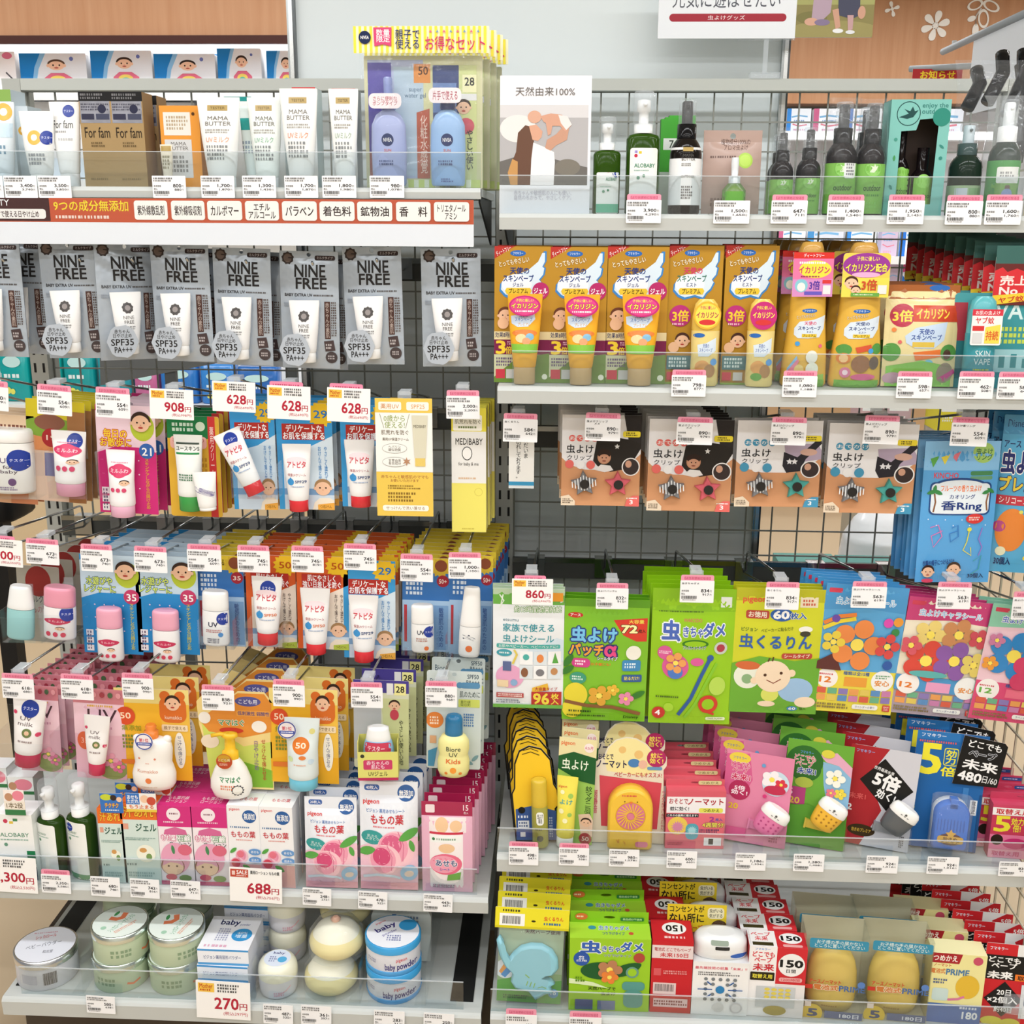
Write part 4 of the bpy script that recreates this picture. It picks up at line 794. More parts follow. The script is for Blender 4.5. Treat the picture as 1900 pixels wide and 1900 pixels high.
def bear():
    cb = (215, 1278, 352, 1446)
    t = hang('blister_card', 'blister pack', cb, YP, 'f0c04a', YB, None, None, None, r=.008, rot=1)
    X, Z, w, h = bx(*cb, YP); X2, Z2, w2, h2 = bx(246, 1366, 326, 1458, YP-.02)
    rg = [(0, w2*.36, .014), (h2*.03, w2*.43, .018), (h2*.12, w2*.49, .021), (h2*.3, w2*.5, .022), (h2*.45, w2*.45, .02), (h2*.52, w2*.42, .019), (h2*.6, w2*.43, .019), (h2*.8, w2*.45, .019), (h2*.92, w2*.42, .017), (h2*.97, w2*.36, .014), (h2, w2*.25, .009)]
    b = obj('bottle', body(rg, 'f4f1ec.g', [('C', .25, .34, .025, 'e08a70'), ('C', .62, .34, .025, 'e08a70'), ('G', .4, .42, .5, .44, 1, 'e08a70'), ('T', 'Kumakko', .2, .55, .68, .61, 'd8a088', 1), ('C', .46, .76, .07, 'e8824a'), ('G', .28, .88, .7, .91, 1, 'e0b8a0')], .5, 40), t, (X2-X, -.0235, Z2-Z))
    for sx in (-1, 1): obj('ear', MB().loft([(0, .006, .005), (.004, .008, .006), (.009, .0065, .005), (.011, .003, .002)], 'f4f1ec.g', .5, 16), b, (sx*w2*.34, 0, h2*.93))
    obj('pump_cap', MB().loft([(0, w2*.16, .011), (.012, w2*.16, .011), (.014, w2*.1, .008), (.02, w2*.13, .009), (.024, w2*.1, .007)], 'ef8a3c.g', .5, 20), b, (-w2*.02, 0, h2))
    m = MB().plate(circ(0, .0155, .0155, 24), -.0004, .0004, 'dde'); m.prints(R1, -.0155, 0, .031, .031, lambda x, z: -.0004); obj('rank_sticker', m, t, (X2-X-.006, -.046, Z2-Z+h2*.86))
    return t
row_back(bear(), 'yellow card with white bear-shaped bottle', 3, .055, 'bear bottle cards', dx=.002)
def pump():
    cb = (366, 1282, 505, 1462); X, Z, w, h = bx(*cb, YP)
    ol = [(0, .12), (.12, .02), (.3, .06), (.4, .1), (.55, .0), (.9, 0), (1, .1), (1, .4), (.99, 1), (.15, 1), (.1, .6), (.02, .35)]
    P = [('P', ol, 'f0d890'), ('P', [(.05, .3), (.1, .6), (.15, .98), (.98, .98), (.98, .5), (.6, .56)], 'cfdc6a'), ('P', [(.2, .8), (.6, .72), (.98, .8), (.98, .98), (.15, .98)], '86b83a'), ('P', [(.02, .3), (.15, .42), (.6, .47), (.98, .4), (.99, .12), (.9, .02), (.55, .02), (.4, .1)], 'e2913a'), ('E', .68, .1, .17, .05, '5a5a9a'), ('T', 'こども用', .56, .08, .8, .125, 'e8e8f6', 2), ('O', .52, .19, .98, .25, 'e8a04a'), ('T', '低刺激性 弱酸性', .54, .2, .96, .24, '4a4a80', 2), ('T', 'ママはぐ', .28, .29, .62, .35, '3a8a4a', 3, ('f6f2e0', 5)), ('E', .45, .4, .16, .03, 'c8402c'), ('E', .82, .35, .1, .06, 'f4efe6'), ('E', .1, .28, .08, .06, 'f4efe6'), ('E', .16, .52, .12, .07, 'efe0c8'), ('T', '\n'.join('せっけんで落とせる'), .84, .48, .9, .9, 'c0503a', 1), ('T', '\n'.join('日やけ止め'), .74, .5, .8, .8, '8a6a9a', 1)]
    t = thing('blister_card', '', 'blister pack', (X, YP, Z), (0, .02, 0)); obj('card', card(w, h, 'efe0b0', P, outline=ol, hole=(.68, .05, .004)), t)
    X2, Z2, w2, h2 = bx(391, 1404, 468, 1474, YP-.02)
    b = obj('bottle', body([(0, w2*.34, .014), (h2*.04, w2*.42, .018), (h2*.25, w2*.5, .021), (h2*.45, w2*.49, .021), (h2*.75, w2*.38, .017), (h2*.92, w2*.27, .013), (h2, w2*.2, .01)], 'f3f2ee.g', [('T', 'ママはぐ', .3, .38, .78, .52, '3a8a5a', 3), ('G', .32, .58, .66, .72, 2, 'e0805a'), ('S', .72, .72, .15, 12, .8, '4a4a50'), ('C', .72, .72, .11, 'f0efe9')], .5, 40), t, (X2-X, -.0235, Z2-Z))
    p = MB().loft([(0, w2*.2, .0105), (.013, w2*.19, .0105), (.016, w2*.13, .007), (.036, w2*.12, .0065), (.04, w2*.2, .009), (.046, w2*.18, .008), (.047, w2*.1, .004)], 'f2c22c.g', .5, 20); p.tubepath([(0, -.002, .044), (-.015, -.004, .0455), (-.03, -.005, .042)], .0036, 'f2c22c.g')
    obj('pump', p, b, (0, 0, h2))
    m = MB().plate(circ(0, .014, .014, 24), -.0004, .0004, 'c83'); m.prints([('C', .5, .5, .48, 'b8482c'), ('E', .5, .3, .38, .25, 'c8982c'), ('T', 'こども用', .14, .3, .86, .5, 'f8e0a0', 3, ('7a2018', 4)), ('G', .2, .62, .8, .78, 2, 'f0c8b0')], -.014, 0, .028, .028, lambda x, z: -.0004); obj('round_sticker', m, t, (X2-X-.004, -.046, Z2-Z+h2*.86))
    return t
row_back(pump(), 'yellow-green card with white pump bottle', 5, .052, 'pump bottle cards', dx=.004)
o = hang('blister_card', 'blister pack', (500, 1278, 626, 1452), YP, 'f0c04a', YB, 'tube', (529, 1330, 594, 1457), dict(spec='dfe9ea', cap='72c2dc.g', prints=[('C', .5, .42, .24, 'e07a2c'), ('T', '50', .36, .375, .64, .46, 'fbe8d0', 3), ('C', .8, .2, .08, 'e0d88a'), ('C', .2, .65, .08, 'cfe0a8'), ('C', .78, .68, .08, 'c8dcec'), ('E', .55, .61, .1, .035, 'e0803c'), ('G', .3, .72, .75, .75, 1, 'e8a888')], caph=.16, capw=.82), r=.008, rot=1)
m = MB().plate(circ(0, .016, .016, 24), -.0004, .0004, 'dde'); m.prints(R1, -.016, 0, .032, .032, lambda x, z: -.0004); obj('rank_sticker', m, o, (-.022, -.031, .098))
row_back(o, 'yellow card with pale blue tube marked 50', 3, .05, 'pale blue tube cards', dx=.006)
def nivbox():
    o = hang('blister_card', 'blister pack', (655, 1262, 757, 1425), YP+.012, 'd8dcc0', [('R', 0, 0, 1, .14, '4a4090'), ('R', 0, .14, .5, .9, 'b8bcc0'), ('R', .6, .03, .72, .16, 'e8e8e8'), ('R', .74, .03, .95, .16, 'efeaa0'), ('T', '28', .77, .06, .92, .13, '222', 2), ('P', [(.5, .2), (1, .2), (1, 1), (.6, 1)], 'd0d6a0')]+baby(.74, .28, .1, .6)+[('E', .74, .38, .08, .06, 'c8485a'), ('T', '\n'.join('やさしい使い心地'), .82, .44, .9, .95, '3a4030', 1)], None, None, None, rot=1)
    row_back(o, 'lilac and pale green lotion card behind the yellow tester box', 5, .05, 'lilac lotion cards', dx=.006)
    X, Z, w, h = bx(664, 1378, 738, 1448, YP-.045)
    t = thing('tester_box', 'open yellow card box holding the sky blue tester bottle', 'box', (X, YP-.045, Z), (0, 0, .08))
    m = MB(); d = .034; a = w/2
    for x0, x1, y0, y1, hh in ((-a, a, 0, .001, h*.75), (-a, a, d-.001, d, h), (-a, -a+.001, .001, d-.001, h), (a-.001, a, .001, d-.001, h)): m.box(x0, x1, y0, y1, 0, hh, 'dcd878')
    m.box(-a, a, 0, d, 0, .001, 'b8305a'); m.prints([('O', .14, .28, .86, .62, 'c8406a', .15), ('T', '赤ちゃんの\n肌にも', .22, .31, .78, .59, 'f6dce4', 2), ('T', 'UVジェル', .26, .68, .74, .84, '33301a', 1), ('R', 0, .9, 1, 1, 'b8305a'), ('C', .12, .14, .05, '3a3a30')], -a, 0, w, h*.75)
    obj('tray', m, t)
    X2, Z2, w2, h2 = bx(671, 1318, 732, 1410, YP-.03)
    rg = [(0, w2*.42, .011), (.004, w2*.46, .013), (h2*.35, w2*.5, .0145), (h2*.6, w2*.46, .0135), (h2*.72, w2*.4, .012)]
    b = obj('tester_bottle', body(rg, '8fbce6.g', [('O', .1, .02, .9, .32, 'c8405a', .3), ('T', 'テスター', .2, .1, .72, .24, 'f8dce4', 2), ('C', .46, .46, .19, '16264e'), ('T', 'NIVEA', .33, .435, .6, .485, 'fff', 1), ('G', .3, .66, .7, .76, 2, '4a6ab0')], .5, 40), None, (X2, YP-.0275, Z+.0015)); tag(b, 'sky blue tester bottle with white flip cap standing in the yellow card box', 'bottle')
    obj('cap', MB().loft([(h2*.72, w2*.38, .0115), (h2*.74, w2*.39, .012), (h2*.92, w2*.33, .0105), (h2*.98, w2*.32, .010), (h2, w2*.2, .006)], 'f4f6f8.g', .5, 28), b)
nivbox()
def biore():
    o = hang('blister_card', 'blister pack', (790, 1245, 891, 1426), YP, 'cdd8d6', [('T', 'Biore', .06, .08, .3, .14, '4a6070', 1), ('T', 'SPF50\nPA+++', .72, .03, .96, .13, '3a5060', 2), ('C', .6, .14, .06, '5a90b8'), ('O', .62, .11, .97, .17, '5a90b8', .4), ('T', '肌のために', .6, .2, .97, .26, '4a5a58', 1), ('O', .58, .28, .97, .36, 'cdd86a', .1), ('T', '紫外線\n吸収剤', .62, .29, .8, .35, '5a6a2a', 1), ('C', .15, .5, .16, 'e0823c'), ('G', .06, .46, .24, .55, 3, 'fbe0c8'), ('G', .68, .42, .9, .56, 5, '4a7ab0'), ('P', [(.03, .82), (.2, .78), (.14, .98), (.03, .98)], '4a90b8'), leaf(.9, .88, .08, .6, -40, '7aa0a8'), leaf(.8, .93, .07, .6, 20, '7aa0a8'), ('R', .06, .66, .18, .74, 'd8a880')], None, None, None, rot=1)
    X, Z, w, h = bx(790, 1245, 891, 1426, YP); X2, Z2, w2, h2 = bx(810, 1328, 870, 1440, YP-.03)
    rg = [(0, w2*.36, .014), (.002, w2*.44, .017), (h2*.1, w2*.5, .02), (h2*.25, w2*.5, .02), (h2*.33, w2*.46, .018), (h2*.37, w2*.455, .018), (h2*.45, w2*.49, .0195), (h2*.58, w2*.47, .019), (h2*.66, w2*.36, .015), (h2*.68, w2*.26, .012)]
    b = obj('bottle', body(rg, 'efe9a0.g', [('T', 'Biore\nUV', .3, .22, .74, .46, '3a4a40', 1), ('T', 'Kids', .3, .52, .74, .62, 'd8703a', 3), ('C', .52, .78, .1, 'ef9a3a'), ('C', .3, .86, .05, 'e8883a'), ('C', .74, .86, .05, 'e8883a')], .5, 40), o, (X2-X, -.0225, Z2-Z))
    obj('cap', MB().loft([(h2*.67, w2*.27, .0125), (h2*.68, w2*.28, .013), (h2*.92, w2*.27, .0125), (h2*.98, w2*.22, .010), (h2, w2*.12, .005)], '2a78a8.g', .5, 28), b)
    row_back(o, 'pale grey-blue card with cream bottle and blue cap', 3, .06, 'cream bottle cards', dx=.003)
biore()
# ================================================================ left bay, lower shelf
z5 = ZL5+.0006; Y5 = -.437
def top_print(m, w, d, z, cmds, y0=0):
    t = MB(); t.prints(cmds, -w/2, 0, w, d)
    for k, f in enumerate(t.f): m.add([(t.v[i][0], y0+t.v[i][2], z-t.v[i][1]) for i in f], [tuple(range(len(f)))], t.ms[t.fm[k]])
def box_at(name, label, b, Y, z, d, front, side, top, fp, tp=(), rz=0, group=None, sp=(), cat='box', n=1, dy=.002):
    X, Z, w, h = bx(*b, Y); o = obj(name, carton(w, h, d, front, side, top, fp, tp, sp), None, (X, Y, z), (0, 0, rz)); tag(o, label, cat, group)
    for k in range(1, n):
        c = o.copy(); COL.objects.link(c); c.location = (X+.002*k, Y+(d+dy)*k, z); c['label'] = label+', '+ORD[k]+' from the front'
    if n > 1: o['label'] = label+', front one of its row'
    return o
ALO = [('C', .3, .1, .06, 'c8405a'), ('R', .5, .06, .62, .1, '4a8a5a'), ('R', .4, .1, .5, .14, 'e0c04a'), ('T', 'ALOBABY', .12, .28, .88, .34, '4a8a6a', 1), ('G', .12, .37, .88, .4, 1, '8ab0a0'), ('C', .25, .46, .05, '6a9a80')]
o = box_at('lotion_carton', 'white lotion carton with green patch and small paper topper, left end of lower shelf', (-8, 1490, 62, 1610), Y5, z5, .05, 'f2f3f1', 'e4e8e4', 'f4f4f4', ALO+[('R', .78, .55, 1, .75, '1f7a4a'), ('R', .8, .8, 1, 1, '2a3a6a')])
X, Z, w, h = bx(8, 1466, 46, 1512, Y5-.003); t = obj('paper_topper', card(w, h, 'f0e6d8', [('R', 0, 0, 1, .45, 'f6ece6'), ('E', .7, .22, .28, .2, 'e8889a'), ('E', .25, .28, .2, .16, 'c09070'), ('T', '1本2役', .1, .5, .9, .72, '6a5a3a', 1), ('R', 0, .78, 1, 1, '3a7a4a')], .001), o, (X-o.location.x, -.003, Z-z5))
for (x0, y0, x1, lab) in ((-20, 1440, 22, 'white pack with pink and green topper at the far left edge of the lower shelf'), (22, 1455, 70, 'white pack with pink oval topper behind the lotion carton')):
    box_at('lotion_carton', lab, (x0, y0, x1, 1600), Y5+.075, z5, .04, 'eef0ee', 'd8dcd8', 'f4f4f4', [('E', .6, .1, .35, .07, 'e8889a'), ('E', .2, .12, .15, .05, 'c09070'), ('R', 0, .18, 1, .22, '3a7a4a')])
def pumpbottle(name, label, b, Y, z, glass, pumpc, labelP, neck=.42, capc='clear', lw=.86, lh=(.0, 1), e=.3, rz=0, lspec='f1f3f0', shoulder=1.0):
    """square-shouldered glass bottle with paper label, pump and clear over-cap"""
    X, Z, w, h = bx(*b, Y); a = w/2; hb = h*(1-neck)
    rg = [(0, a*.92, a*.62), (h*.01, a, a*.68), (hb*.93, a*shoulder, a*.68), (hb*.975, a*.9, a*.62), (hb, a*.55, a*.42)]
    m = MB().loft(rg, glass, e, 40); sf = rsurf(rg, e); hl = hb*.93
    m.prints([('O', 0, 0, 1, 1, lspec, .04)]+labelP, -a*lw, hl*(1-lh[1]), a*2*lw, hl*(lh[1]-lh[0]), sf, .006)
    o = obj(name, m, None, (X, Y, z), (0, 0, rz)); tag(o, label, 'bottle')
    r = a*.5; p = MB().loft([(hb, r*1.15, r*1.15), (hb+h*neck*.22, r*1.15, r*1.15), (hb+h*neck*.24, r*.6, r*.6), (hb+h*neck*.5, r*.6, r*.6), (hb+h*neck*.52, r*.85, r*.85), (hb+h*neck*.78, r*.8, r*.8), (hb+h*neck*.8, r*.5, r*.5)], pumpc, .5, 24)
    p.tubepath([(0, -r*.4, hb+h*neck*.68), (0, -r*1.25, hb+h*neck*.68)], r*.28, pumpc)
    obj('pump', p, o)
    if capc: obj('over_cap', MB().loft([(hb+h*neck*.22, r*1.3, r*1.3), (h*.97, r*1.28, r*1.28), (h, r*1.1, r*1.1)], 'haze15', .5, 24), o)
    return o
for b, lab, bl, rz in (((70, 1450, 122, 1622), 'dark green pump bottle with white label, left of the pair on the lower shelf', [], -.35), ((126, 1450, 180, 1632), 'dark green tester pump bottle with white label and blue dot, right of the pair', sticker(.2, .1, .2, .4), -.35)):
    pumpbottle('pump_bottle', lab, b, Y5+.022, z5, '24400f.b', 'f4f5f5.g', bl+[('T', 'ALOBABY', .1, .16, .6, .2, '5a8a70', 1), ('G', .1, .22, .7, .25, 1, '8ab0a0'), ('C', .2, .3, .07, '6a9a80'), ('R', 0, .9, 1, 1, '5a9a70')], .38, rz=rz, lw=.8)
GEL = lambda big: [('R', 0, 0, 1, .2, 'e8702c'), ('T', '汗あれ', .1, .04, .9, .17, 'f2c23c', 3, ('b84a18', 4)), ('T', 'ジェル', .4 if big else .25, .25, .95, .34, '2f5a4a', 3), ('R', .06, .25, .2, .32, 'e0a08a'), ('G', .08, .42, .9, .46, 2, '8aa8a0'), ('C', .62, .62, .26 if big else .2, 'f0f0e0'), ('E', .55, .58, .1, .03, 'd09a5a'), ('E', .7, .66, .08, .04, '7a9a5a'), ('G', .08, .74, .4, .78, 1, '7a9090'), ('G', .1, .85, .9, .92, 2, '9ab4b0')]
TOPC = [('R', 0, 0, 1, 1, '3a74c0'), ('E', .28, .2, .26, .16, 'c8d23c'), ('C', .6, .22, .14, '3a2a24'), ('C', .85, .3, .12, 'f0c8a8'), ('T', 'チクチク', .2, .5, .8, .72, 'f2d23c', 2, ('c8402c', 4)), ('G', .2, .8, .8, .92, 1, 'cfe0f6')]
def gelbox(b, tb, big, lab, n, tp):
    o = box_at('gel_carton', lab, b, Y5, z5, .032, 'd2e2dc', 'a8c4bc', 'e8702c', GEL(big)); X, Z, w, h = bx(*tb, Y5-.002)
    obj('paper_topper', card(w, h, '3a74c0', tp, .001), o, (X-o.location.x, -.002, Z-z5))
    for k in range(1, n):
        d = dup(o, (o.location.x+.012*k, Y5+.038*k, z5), (0, 0, 0), lab+', '+ORD[k]+' from the front')
    o['label'] = lab+', front one'
gelbox((186, 1504, 232, 1640), (186, 1472, 228, 1508), False, 'narrow mint and orange gel carton with blue topper', 3, TOPC)
gelbox((228, 1498, 296, 1645), (234, 1472, 290, 1506), True, 'wide mint and orange gel carton with blue topper', 2, [('R', 0, 0, 1, 1, 'f0ece6'), ('R', 0, 0, .45, .6, '3a74c0'), ('T', 'あせも\nただれ', .05, .1, .42, .55, 'fff', 2), ('C', .62, .3, .14, 'f0c8a8'), ('C', .84, .4, .15, 'c8503c'), ('T', 'もう止まる', .1, .62, .9, .82, 'e0702c', 3), ('R', 0, .86, 1, 1, 'e8c84a')])
MOMO = [('R', 0, 0, 1, .26, 'd2337f'), ('C', .48, .1, .2, 'f2e8ec'), ('G', .36, .08, .6, .11, 1, '8a5a6a'), ('G', .18, .185, .8, .215, 1, 'f2d0e0'), ('P', [(.2, .3), (.5, .26), (.8, .3), (.84, .36), (.16, .36)], 'd46a9a'), ('T', 'もも葉', .08, .36, .5, .44, 'f4f0f2', 3, ('d2337f', 5)), ('T', '石鹸', .55, .36, .92, .44, 'f4f0f2', 3, ('4a9a5a', 5)), ('T', 'ローション', .32, .45, .94, .51, '3a3a40', 3, ('f4f0f2', 6)), ('E', .45, .66, .42, .2, 'e6a3bf'), ('E', .74, .55, .2, .07, 'd86a82'), leaf(.4, .55, .12, .5, 80, '4a8a5a')]+[('E', .36, .76, .34, .12, '8a5a4a'), ('E', .36, .775, .31, .1, 'f0cdb0'), ('P', [(.06, .76), (.12, .66), (.3, .63), (.5, .64), (.64, .7), (.68, .76), (.5, .72), (.3, .71)], 'e6a3bf'), ('C', .24, .76, .03, '4a2a24'), ('C', .48, .76, .03, '4a2a24'), ('E', .3, .9, .16, .04, 'c84a6a'), ('E', .7, .91, .18, .04, '7a9a5a'), ('R', 0, .95, 1, 1, 'c2507a')]
MT = [('R', 0, 0, 1, 1, 'd2337f'), ('T', 'もも葉石鹸\nローション', .2, .3, .8, .75, 'f0d8e4', 1)]
for x0, y0, x1, y1, w_s in ((296, 1506, 360, 1650, 'left'), (359, 1512, 425, 1656, 'right')):
    box_at('lotion_carton', 'magenta and pink lotion carton, %s column' % w_s, (x0, y0, x1, y1), Y5, z5, .05, 'f3e8ee', 'e8d0dc', 'd2337f', MOMO, MT, group='magenta lotion cartons', n=3)
PEA = [('R', 0, .72, 1, 1, 'f0b4b0'), ('T', 'pigeon', .08, .03, .4, .07, 'd83a3a', 2), ('C', .7, .13, .22, '2f5f9f'), ('T', '無添加', .53, .09, .87, .17, 'fff', 2), ('G', .08, .25, .85, .28, 1, '6a8ab0'), ('T', 'ももの葉', .1, .31, .86, .39, 'c8303c', 2), ('G', .25, .41, .75, .43, 1, 'e08a80')]+peach(.4, .62, .2, .42, 'e8788a')+peach(.25, .74, .26, .42, 'd84a5a')+[leaf(.14, .55, .13, .42, -35), leaf(.55, .76, .16, .42, 30), ('E', .82, .56, .2, .04, '6a9ad0'), ('T', 'あせも', .7, .545, .94, .575, 'fff', 1), ('E', .82, .66, .2, .04, '6a9ad0'), ('T', '肌あれ', .7, .645, .94, .675, 'fff', 1)]
for x0, y0, x1, y1, w_s in ((425, 1506, 484, 1655, 'left'), (484, 1510, 546, 1658, 'right')):
    box_at('lotion_carton', 'white peach-print lotion carton with blue dot, %s column' % w_s, (x0, y0, x1, y1), Y5, z5, .045, 'f2f2f4', 'e2e4ea', 'f2f3f6', PEA, [('T', 'ももの葉', .3, .35, .85, .6, 'd0505a', 2)], group='peach lotion cartons', n=2, rz=-.03)
def peachpouch(big): return [('R', 0, 0, 1, 1, 'e8ecf4'), ('O', .08, .03, .34, .085, '3a62a8', .4), ('T', '40枚入' if big else '20枚入', .11, .04, .31, .075, 'fff', 1), ('C', .8, .1, .15, '2f5f9f'), ('T', '無添加', .68, .075, .92, .13, 'fff', 2), ('T', 'pigeon', .06, .16, .34, .21, 'd83a3a', 3), ('T', 'ピジョン 薬用あせもシート', .12, .24, .78, .275, '4a7ab8', 1), ('T', 'ももの葉', .2, .29, .76, .375, 'c8303c', 3), ('G', .24, .39, .72, .41, 1, 'e0707a'), ('P', [(0, .6), (.4, .5), (1, .5), (1, 1), (0, 1)], 'f2c4d4'), ('E', .22, .5, .2, .065, '2f9a98'), ('T', '肌さら\nふきとり', .1, .475, .34, .525, 'dff2f0', 1)]+peach(.62, .62, .32, .6, 'd8608a')+peach(.44, .72, .28, .6, 'd24a7a')+[leaf(.85, .47, .18, .6, -25), leaf(.12, .63, .16, .6, -15), leaf(.9, .58, .1, .6, 70), ('V', [(.05, .88), (.3, .85), (.6, .86), (.7, .88)], .05, 'cfe0f0'), ('C', .85, .83, .15, '9ac4e4'), ('E', .85, .84, .08, .03, 'f0d8c8'), ('R', 0, .93, 1, 1, 'f0a8b4')]
for b, big, n, lab, wst in (((563, 1498, 660, 1658), False, 5, 'peach sweat wipe pouch, smaller size', .06), ((665, 1458, 773, 1650), True, 4, 'peach sweat wipe pouch, larger value size', .05)):
    X, Z, w, h = bx(*b, Y5-.005); t = tag(obj('wipe_pouch', pouch(w, h, .012, 'eceff6.f', peachpouch(big), .14, True, waist=wst), None, (X, Y5+.005, z5+.0015)), lab, 'pouch')
    row_back(t, lab, n, .032, 'peach sweat wipe pouches', 'of its row', dx=.004 if big else .0)
    for k, c in enumerate([o for o in COL.objects if o.name.startswith('wipe_pouch')][-n:]): c.rotation_euler.x = -.08
X, Z, w, h = bx(782, 1502, 876, 1668, Y5-.005)
ASE = [('R', 0, 0, 1, .15, 'a8234f'), ('O', .08, .03, .26, .12, 'f0e0e4', .15), ('T', '15', .82, .03, .92, .09, 'f4e0e8', 2), ('T', '枚入', .83, .1, .92, .13, 'f4e0e8', 1), ('R', 0, .15, 1, 1, 'e8b4cc'), ('R', .15, .16, .88, .32, 'f0e4e4'), ('E', .4, .24, .13, .08, 'ecc49a'), ('E', .68, .25, .12, .06, 'ecc49a'), ('R', .16, .31, .82, .97, 'f6eef0'), ('R', .16, .31, .82, .335, 'c8304a'), ('R', .19, .35, .79, .42, 'f2f4f2'), ('C', .24, .385, .03, '2f7a4a'), ('G', .3, .37, .76, .4, 1, '8aa890'), ('E', .5, .48, .16, .05, 'ecc49a'), ('E', .48, .66, .32, .12, 'e86a8a'), ('E', .44, .66, .28, .1, 'f0a0b8'), ('T', 'あせも', .28, .61, .7, .68, '2a3a7a', 3, ('fff', 4)), ('T', 'シート', .36, .7, .56, .735, '3a6ac0', 1), ('P', [(.52, .78), (.78, .75), (.76, .84), (.5, .85)], '6aa84a'), ('G', .22, .9, .7, .95, 2, '9a8a98')]
t = tag(obj('wipe_pouch', pouch(w, h, .01, 'e6b0c8.f', ASE, .15, True, back='a8234f'), None, (X, Y5+.004, z5+.0005)), '', 'pouch')
row_back(t, 'dark red topped sweat sheet pouch with inner pack', 9, .028, 'dark red topped wipe pouches', 'of its row', dx=.003, dz=0)
for b, pr, sb, on, pk in (((76, 1614, 130, 1657), '2,350', '2,585', 'below the dark green pump bottles', True), ((168, 1627, 222, 1663), '680', '748', 'below the narrow gel carton', False), ((241, 1631, 295, 1666), '742', '816', 'below the wide gel carton', False), ((316, 1634, 371, 1668), '647', '711', 'below the magenta lotion cartons', False),
                          ((561, 1648, 614, 1680), '248', '272', 'below the smaller peach wipe pouches', False), ((664, 1654, 718, 1687), '478', '525', 'below the larger peach wipe pouches', False), ((785, 1659, 839, 1692), '443', '487', 'below the dark red wipe pouches', False)):
    ptag(b, YS-.0066, pr, sb, on, pk, rot=2)
stag((-34, 1590, 67, 1655), YS-.0072, '2,300', '2,530', 'left end of the lower shelf', tab=False, rot=2)
stag((425, 1611, 522, 1674), YS-.0072, '688', '756', 'below the white peach cartons', tab=False, red=True, rot=2, name='薬用ローション ももの葉')
# ---------------------------------------------------------------- bottom deck
zd = ZD+.0006
def tin(name, label, px, py, Y, r, h, z, bodyc, lidc, lidP, sideP=(), rz=0, rim='d8dcdc.m', lidh=.25, cat='tin', squat=1.0, group=None):
    X = at(px, py, Y).x
    m = MB().loft([(0, r*.95, r*.95), (h*.03, r*.97, r*.97), (h*(1-lidh), r*.97, r*.97)], bodyc, .5, 48, smooth=False)
    m.prints(sideP, -r, 0, 2*r, h*(1-lidh), rsurf([(0, r*.97, r*.97), (h, r*.97, r*.97)], .5), .006)
    o = obj(name, m, None, (X, Y, z), (0, 0, rz)); tag(o, label, cat, group)
    l = MB().loft([(h*(1-lidh), r, r), (h*.985, r, r), (h, r*.97, r*.97)], lidc, .5, 48, smooth=False)
    top_print(l, 2*r, 2*r, h, lidP, -r)
    obj('lid', l, o)
    return o
def lidp(base, stuff): return [('C', .5, .5, .47, base)]+stuff
X, Z, w, h = bx(35, 1740, 146, 1850, -.43); r1 = w/2
tin('powder_tin', 'flat silver-white powder tin with red script, standing alone on the left of the deck', 90, 1800, -.431, r1*.98, .058, zd, 'd6d6de', 'e2e4ea.m', lidp('e6e9f4', [('T', 'シッカロール', .3, .24, .62, .33, 'c8303c', 2, None, 10), ('T', 'ベビーパウダー', .2, .45, .75, .56, '5a5a6a', 0, None, 12), ('T', '和光堂', .5, .66, .66, .74, '6a6a7a', 0), ('G', .25, .16, .7, .2, 1, 'd8a0b0')]), [('R', .2, .3, .45, .7, 'b8b8c4'), ('B', .55, .2, .75, .75)], rz=.2)
SIC = lidp('e8f2ec', [('V', [(.44, .28), (.5, .4), (.6, .44), (.72, .36)], .1, 'e8825a'), leaf(.6, .26, .08, 1, -20, '4a9a5a'), ('T', 'シッカロール・ナチュラル', .2, .52, .78, .62, '6ab08a', 1, None, 8), ('G', .25, .68, .7, .76, 2, 'e8a890'), ('C', .2, .45, .05, 'a8d0b8')])
for px, q, rz in ((227, 'left', .35), (330, 'right', .7)):
    for lv, dx in ((0, 0), (1, .004)):
        o = tin('powder_tin', 'pale green natural powder tin, %s one of the %s stack' % (('lower', 'upper')[lv], q), px, 1800, -.434, .0492, .056, zd+.0566*lv, 'c3d2b4', 'dfe9e3.m', SIC, [('G', .1, .3, .4, .7, 2, '8aa080'), ('V', [(.6, .6), (.7, .7), (.82, .6)], .04, 'e8825a')], rz=rz+.6*lv)
        o.location.x += dx*lv
    o = tin('powder_tin', 'pale green natural powder tin in the shade behind the %s stack' % q, px+22, 1760, -.30, .0492, .056, zd, 'c3d2b4', 'dfe9e3.m', SIC, (), rz=rz)
    o = tin('powder_tin', 'pale green powder tin stacked in the shade behind the %s front stack' % q, px+22, 1760, -.30, .0492, .056, zd+.0566, 'c3d2b4', 'dfe9e3.m', SIC, (), rz=rz)
BBX = [('R', 0, .0, 1, .12, '4a9ad8'), ('T', 'ピジョン薬用固形パウダー', .12, .38, .85, .62, '4a5a90', 1), ('R', 0, .86, 1, 1, '5aa4dc')]
BBT = [('T', 'baby', .22, .1, .6, .3, '22285a', 3), ('T', 'powder', .62, .2, .82, .29, '5a60a0', 0), ('G', .25, .36, .5, .75, 6, 'a8acc8'), ('C', .74, .55, .2, '3a9ad8'), ('T', '40%\n増量', .62, .46, .86, .64, 'dff0fc', 1), ('G', .1, .85, .7, .95, 1, 'e0b0c8')]
X, Z, w, h = bx(373, 1790, 466, 1860, -.46)
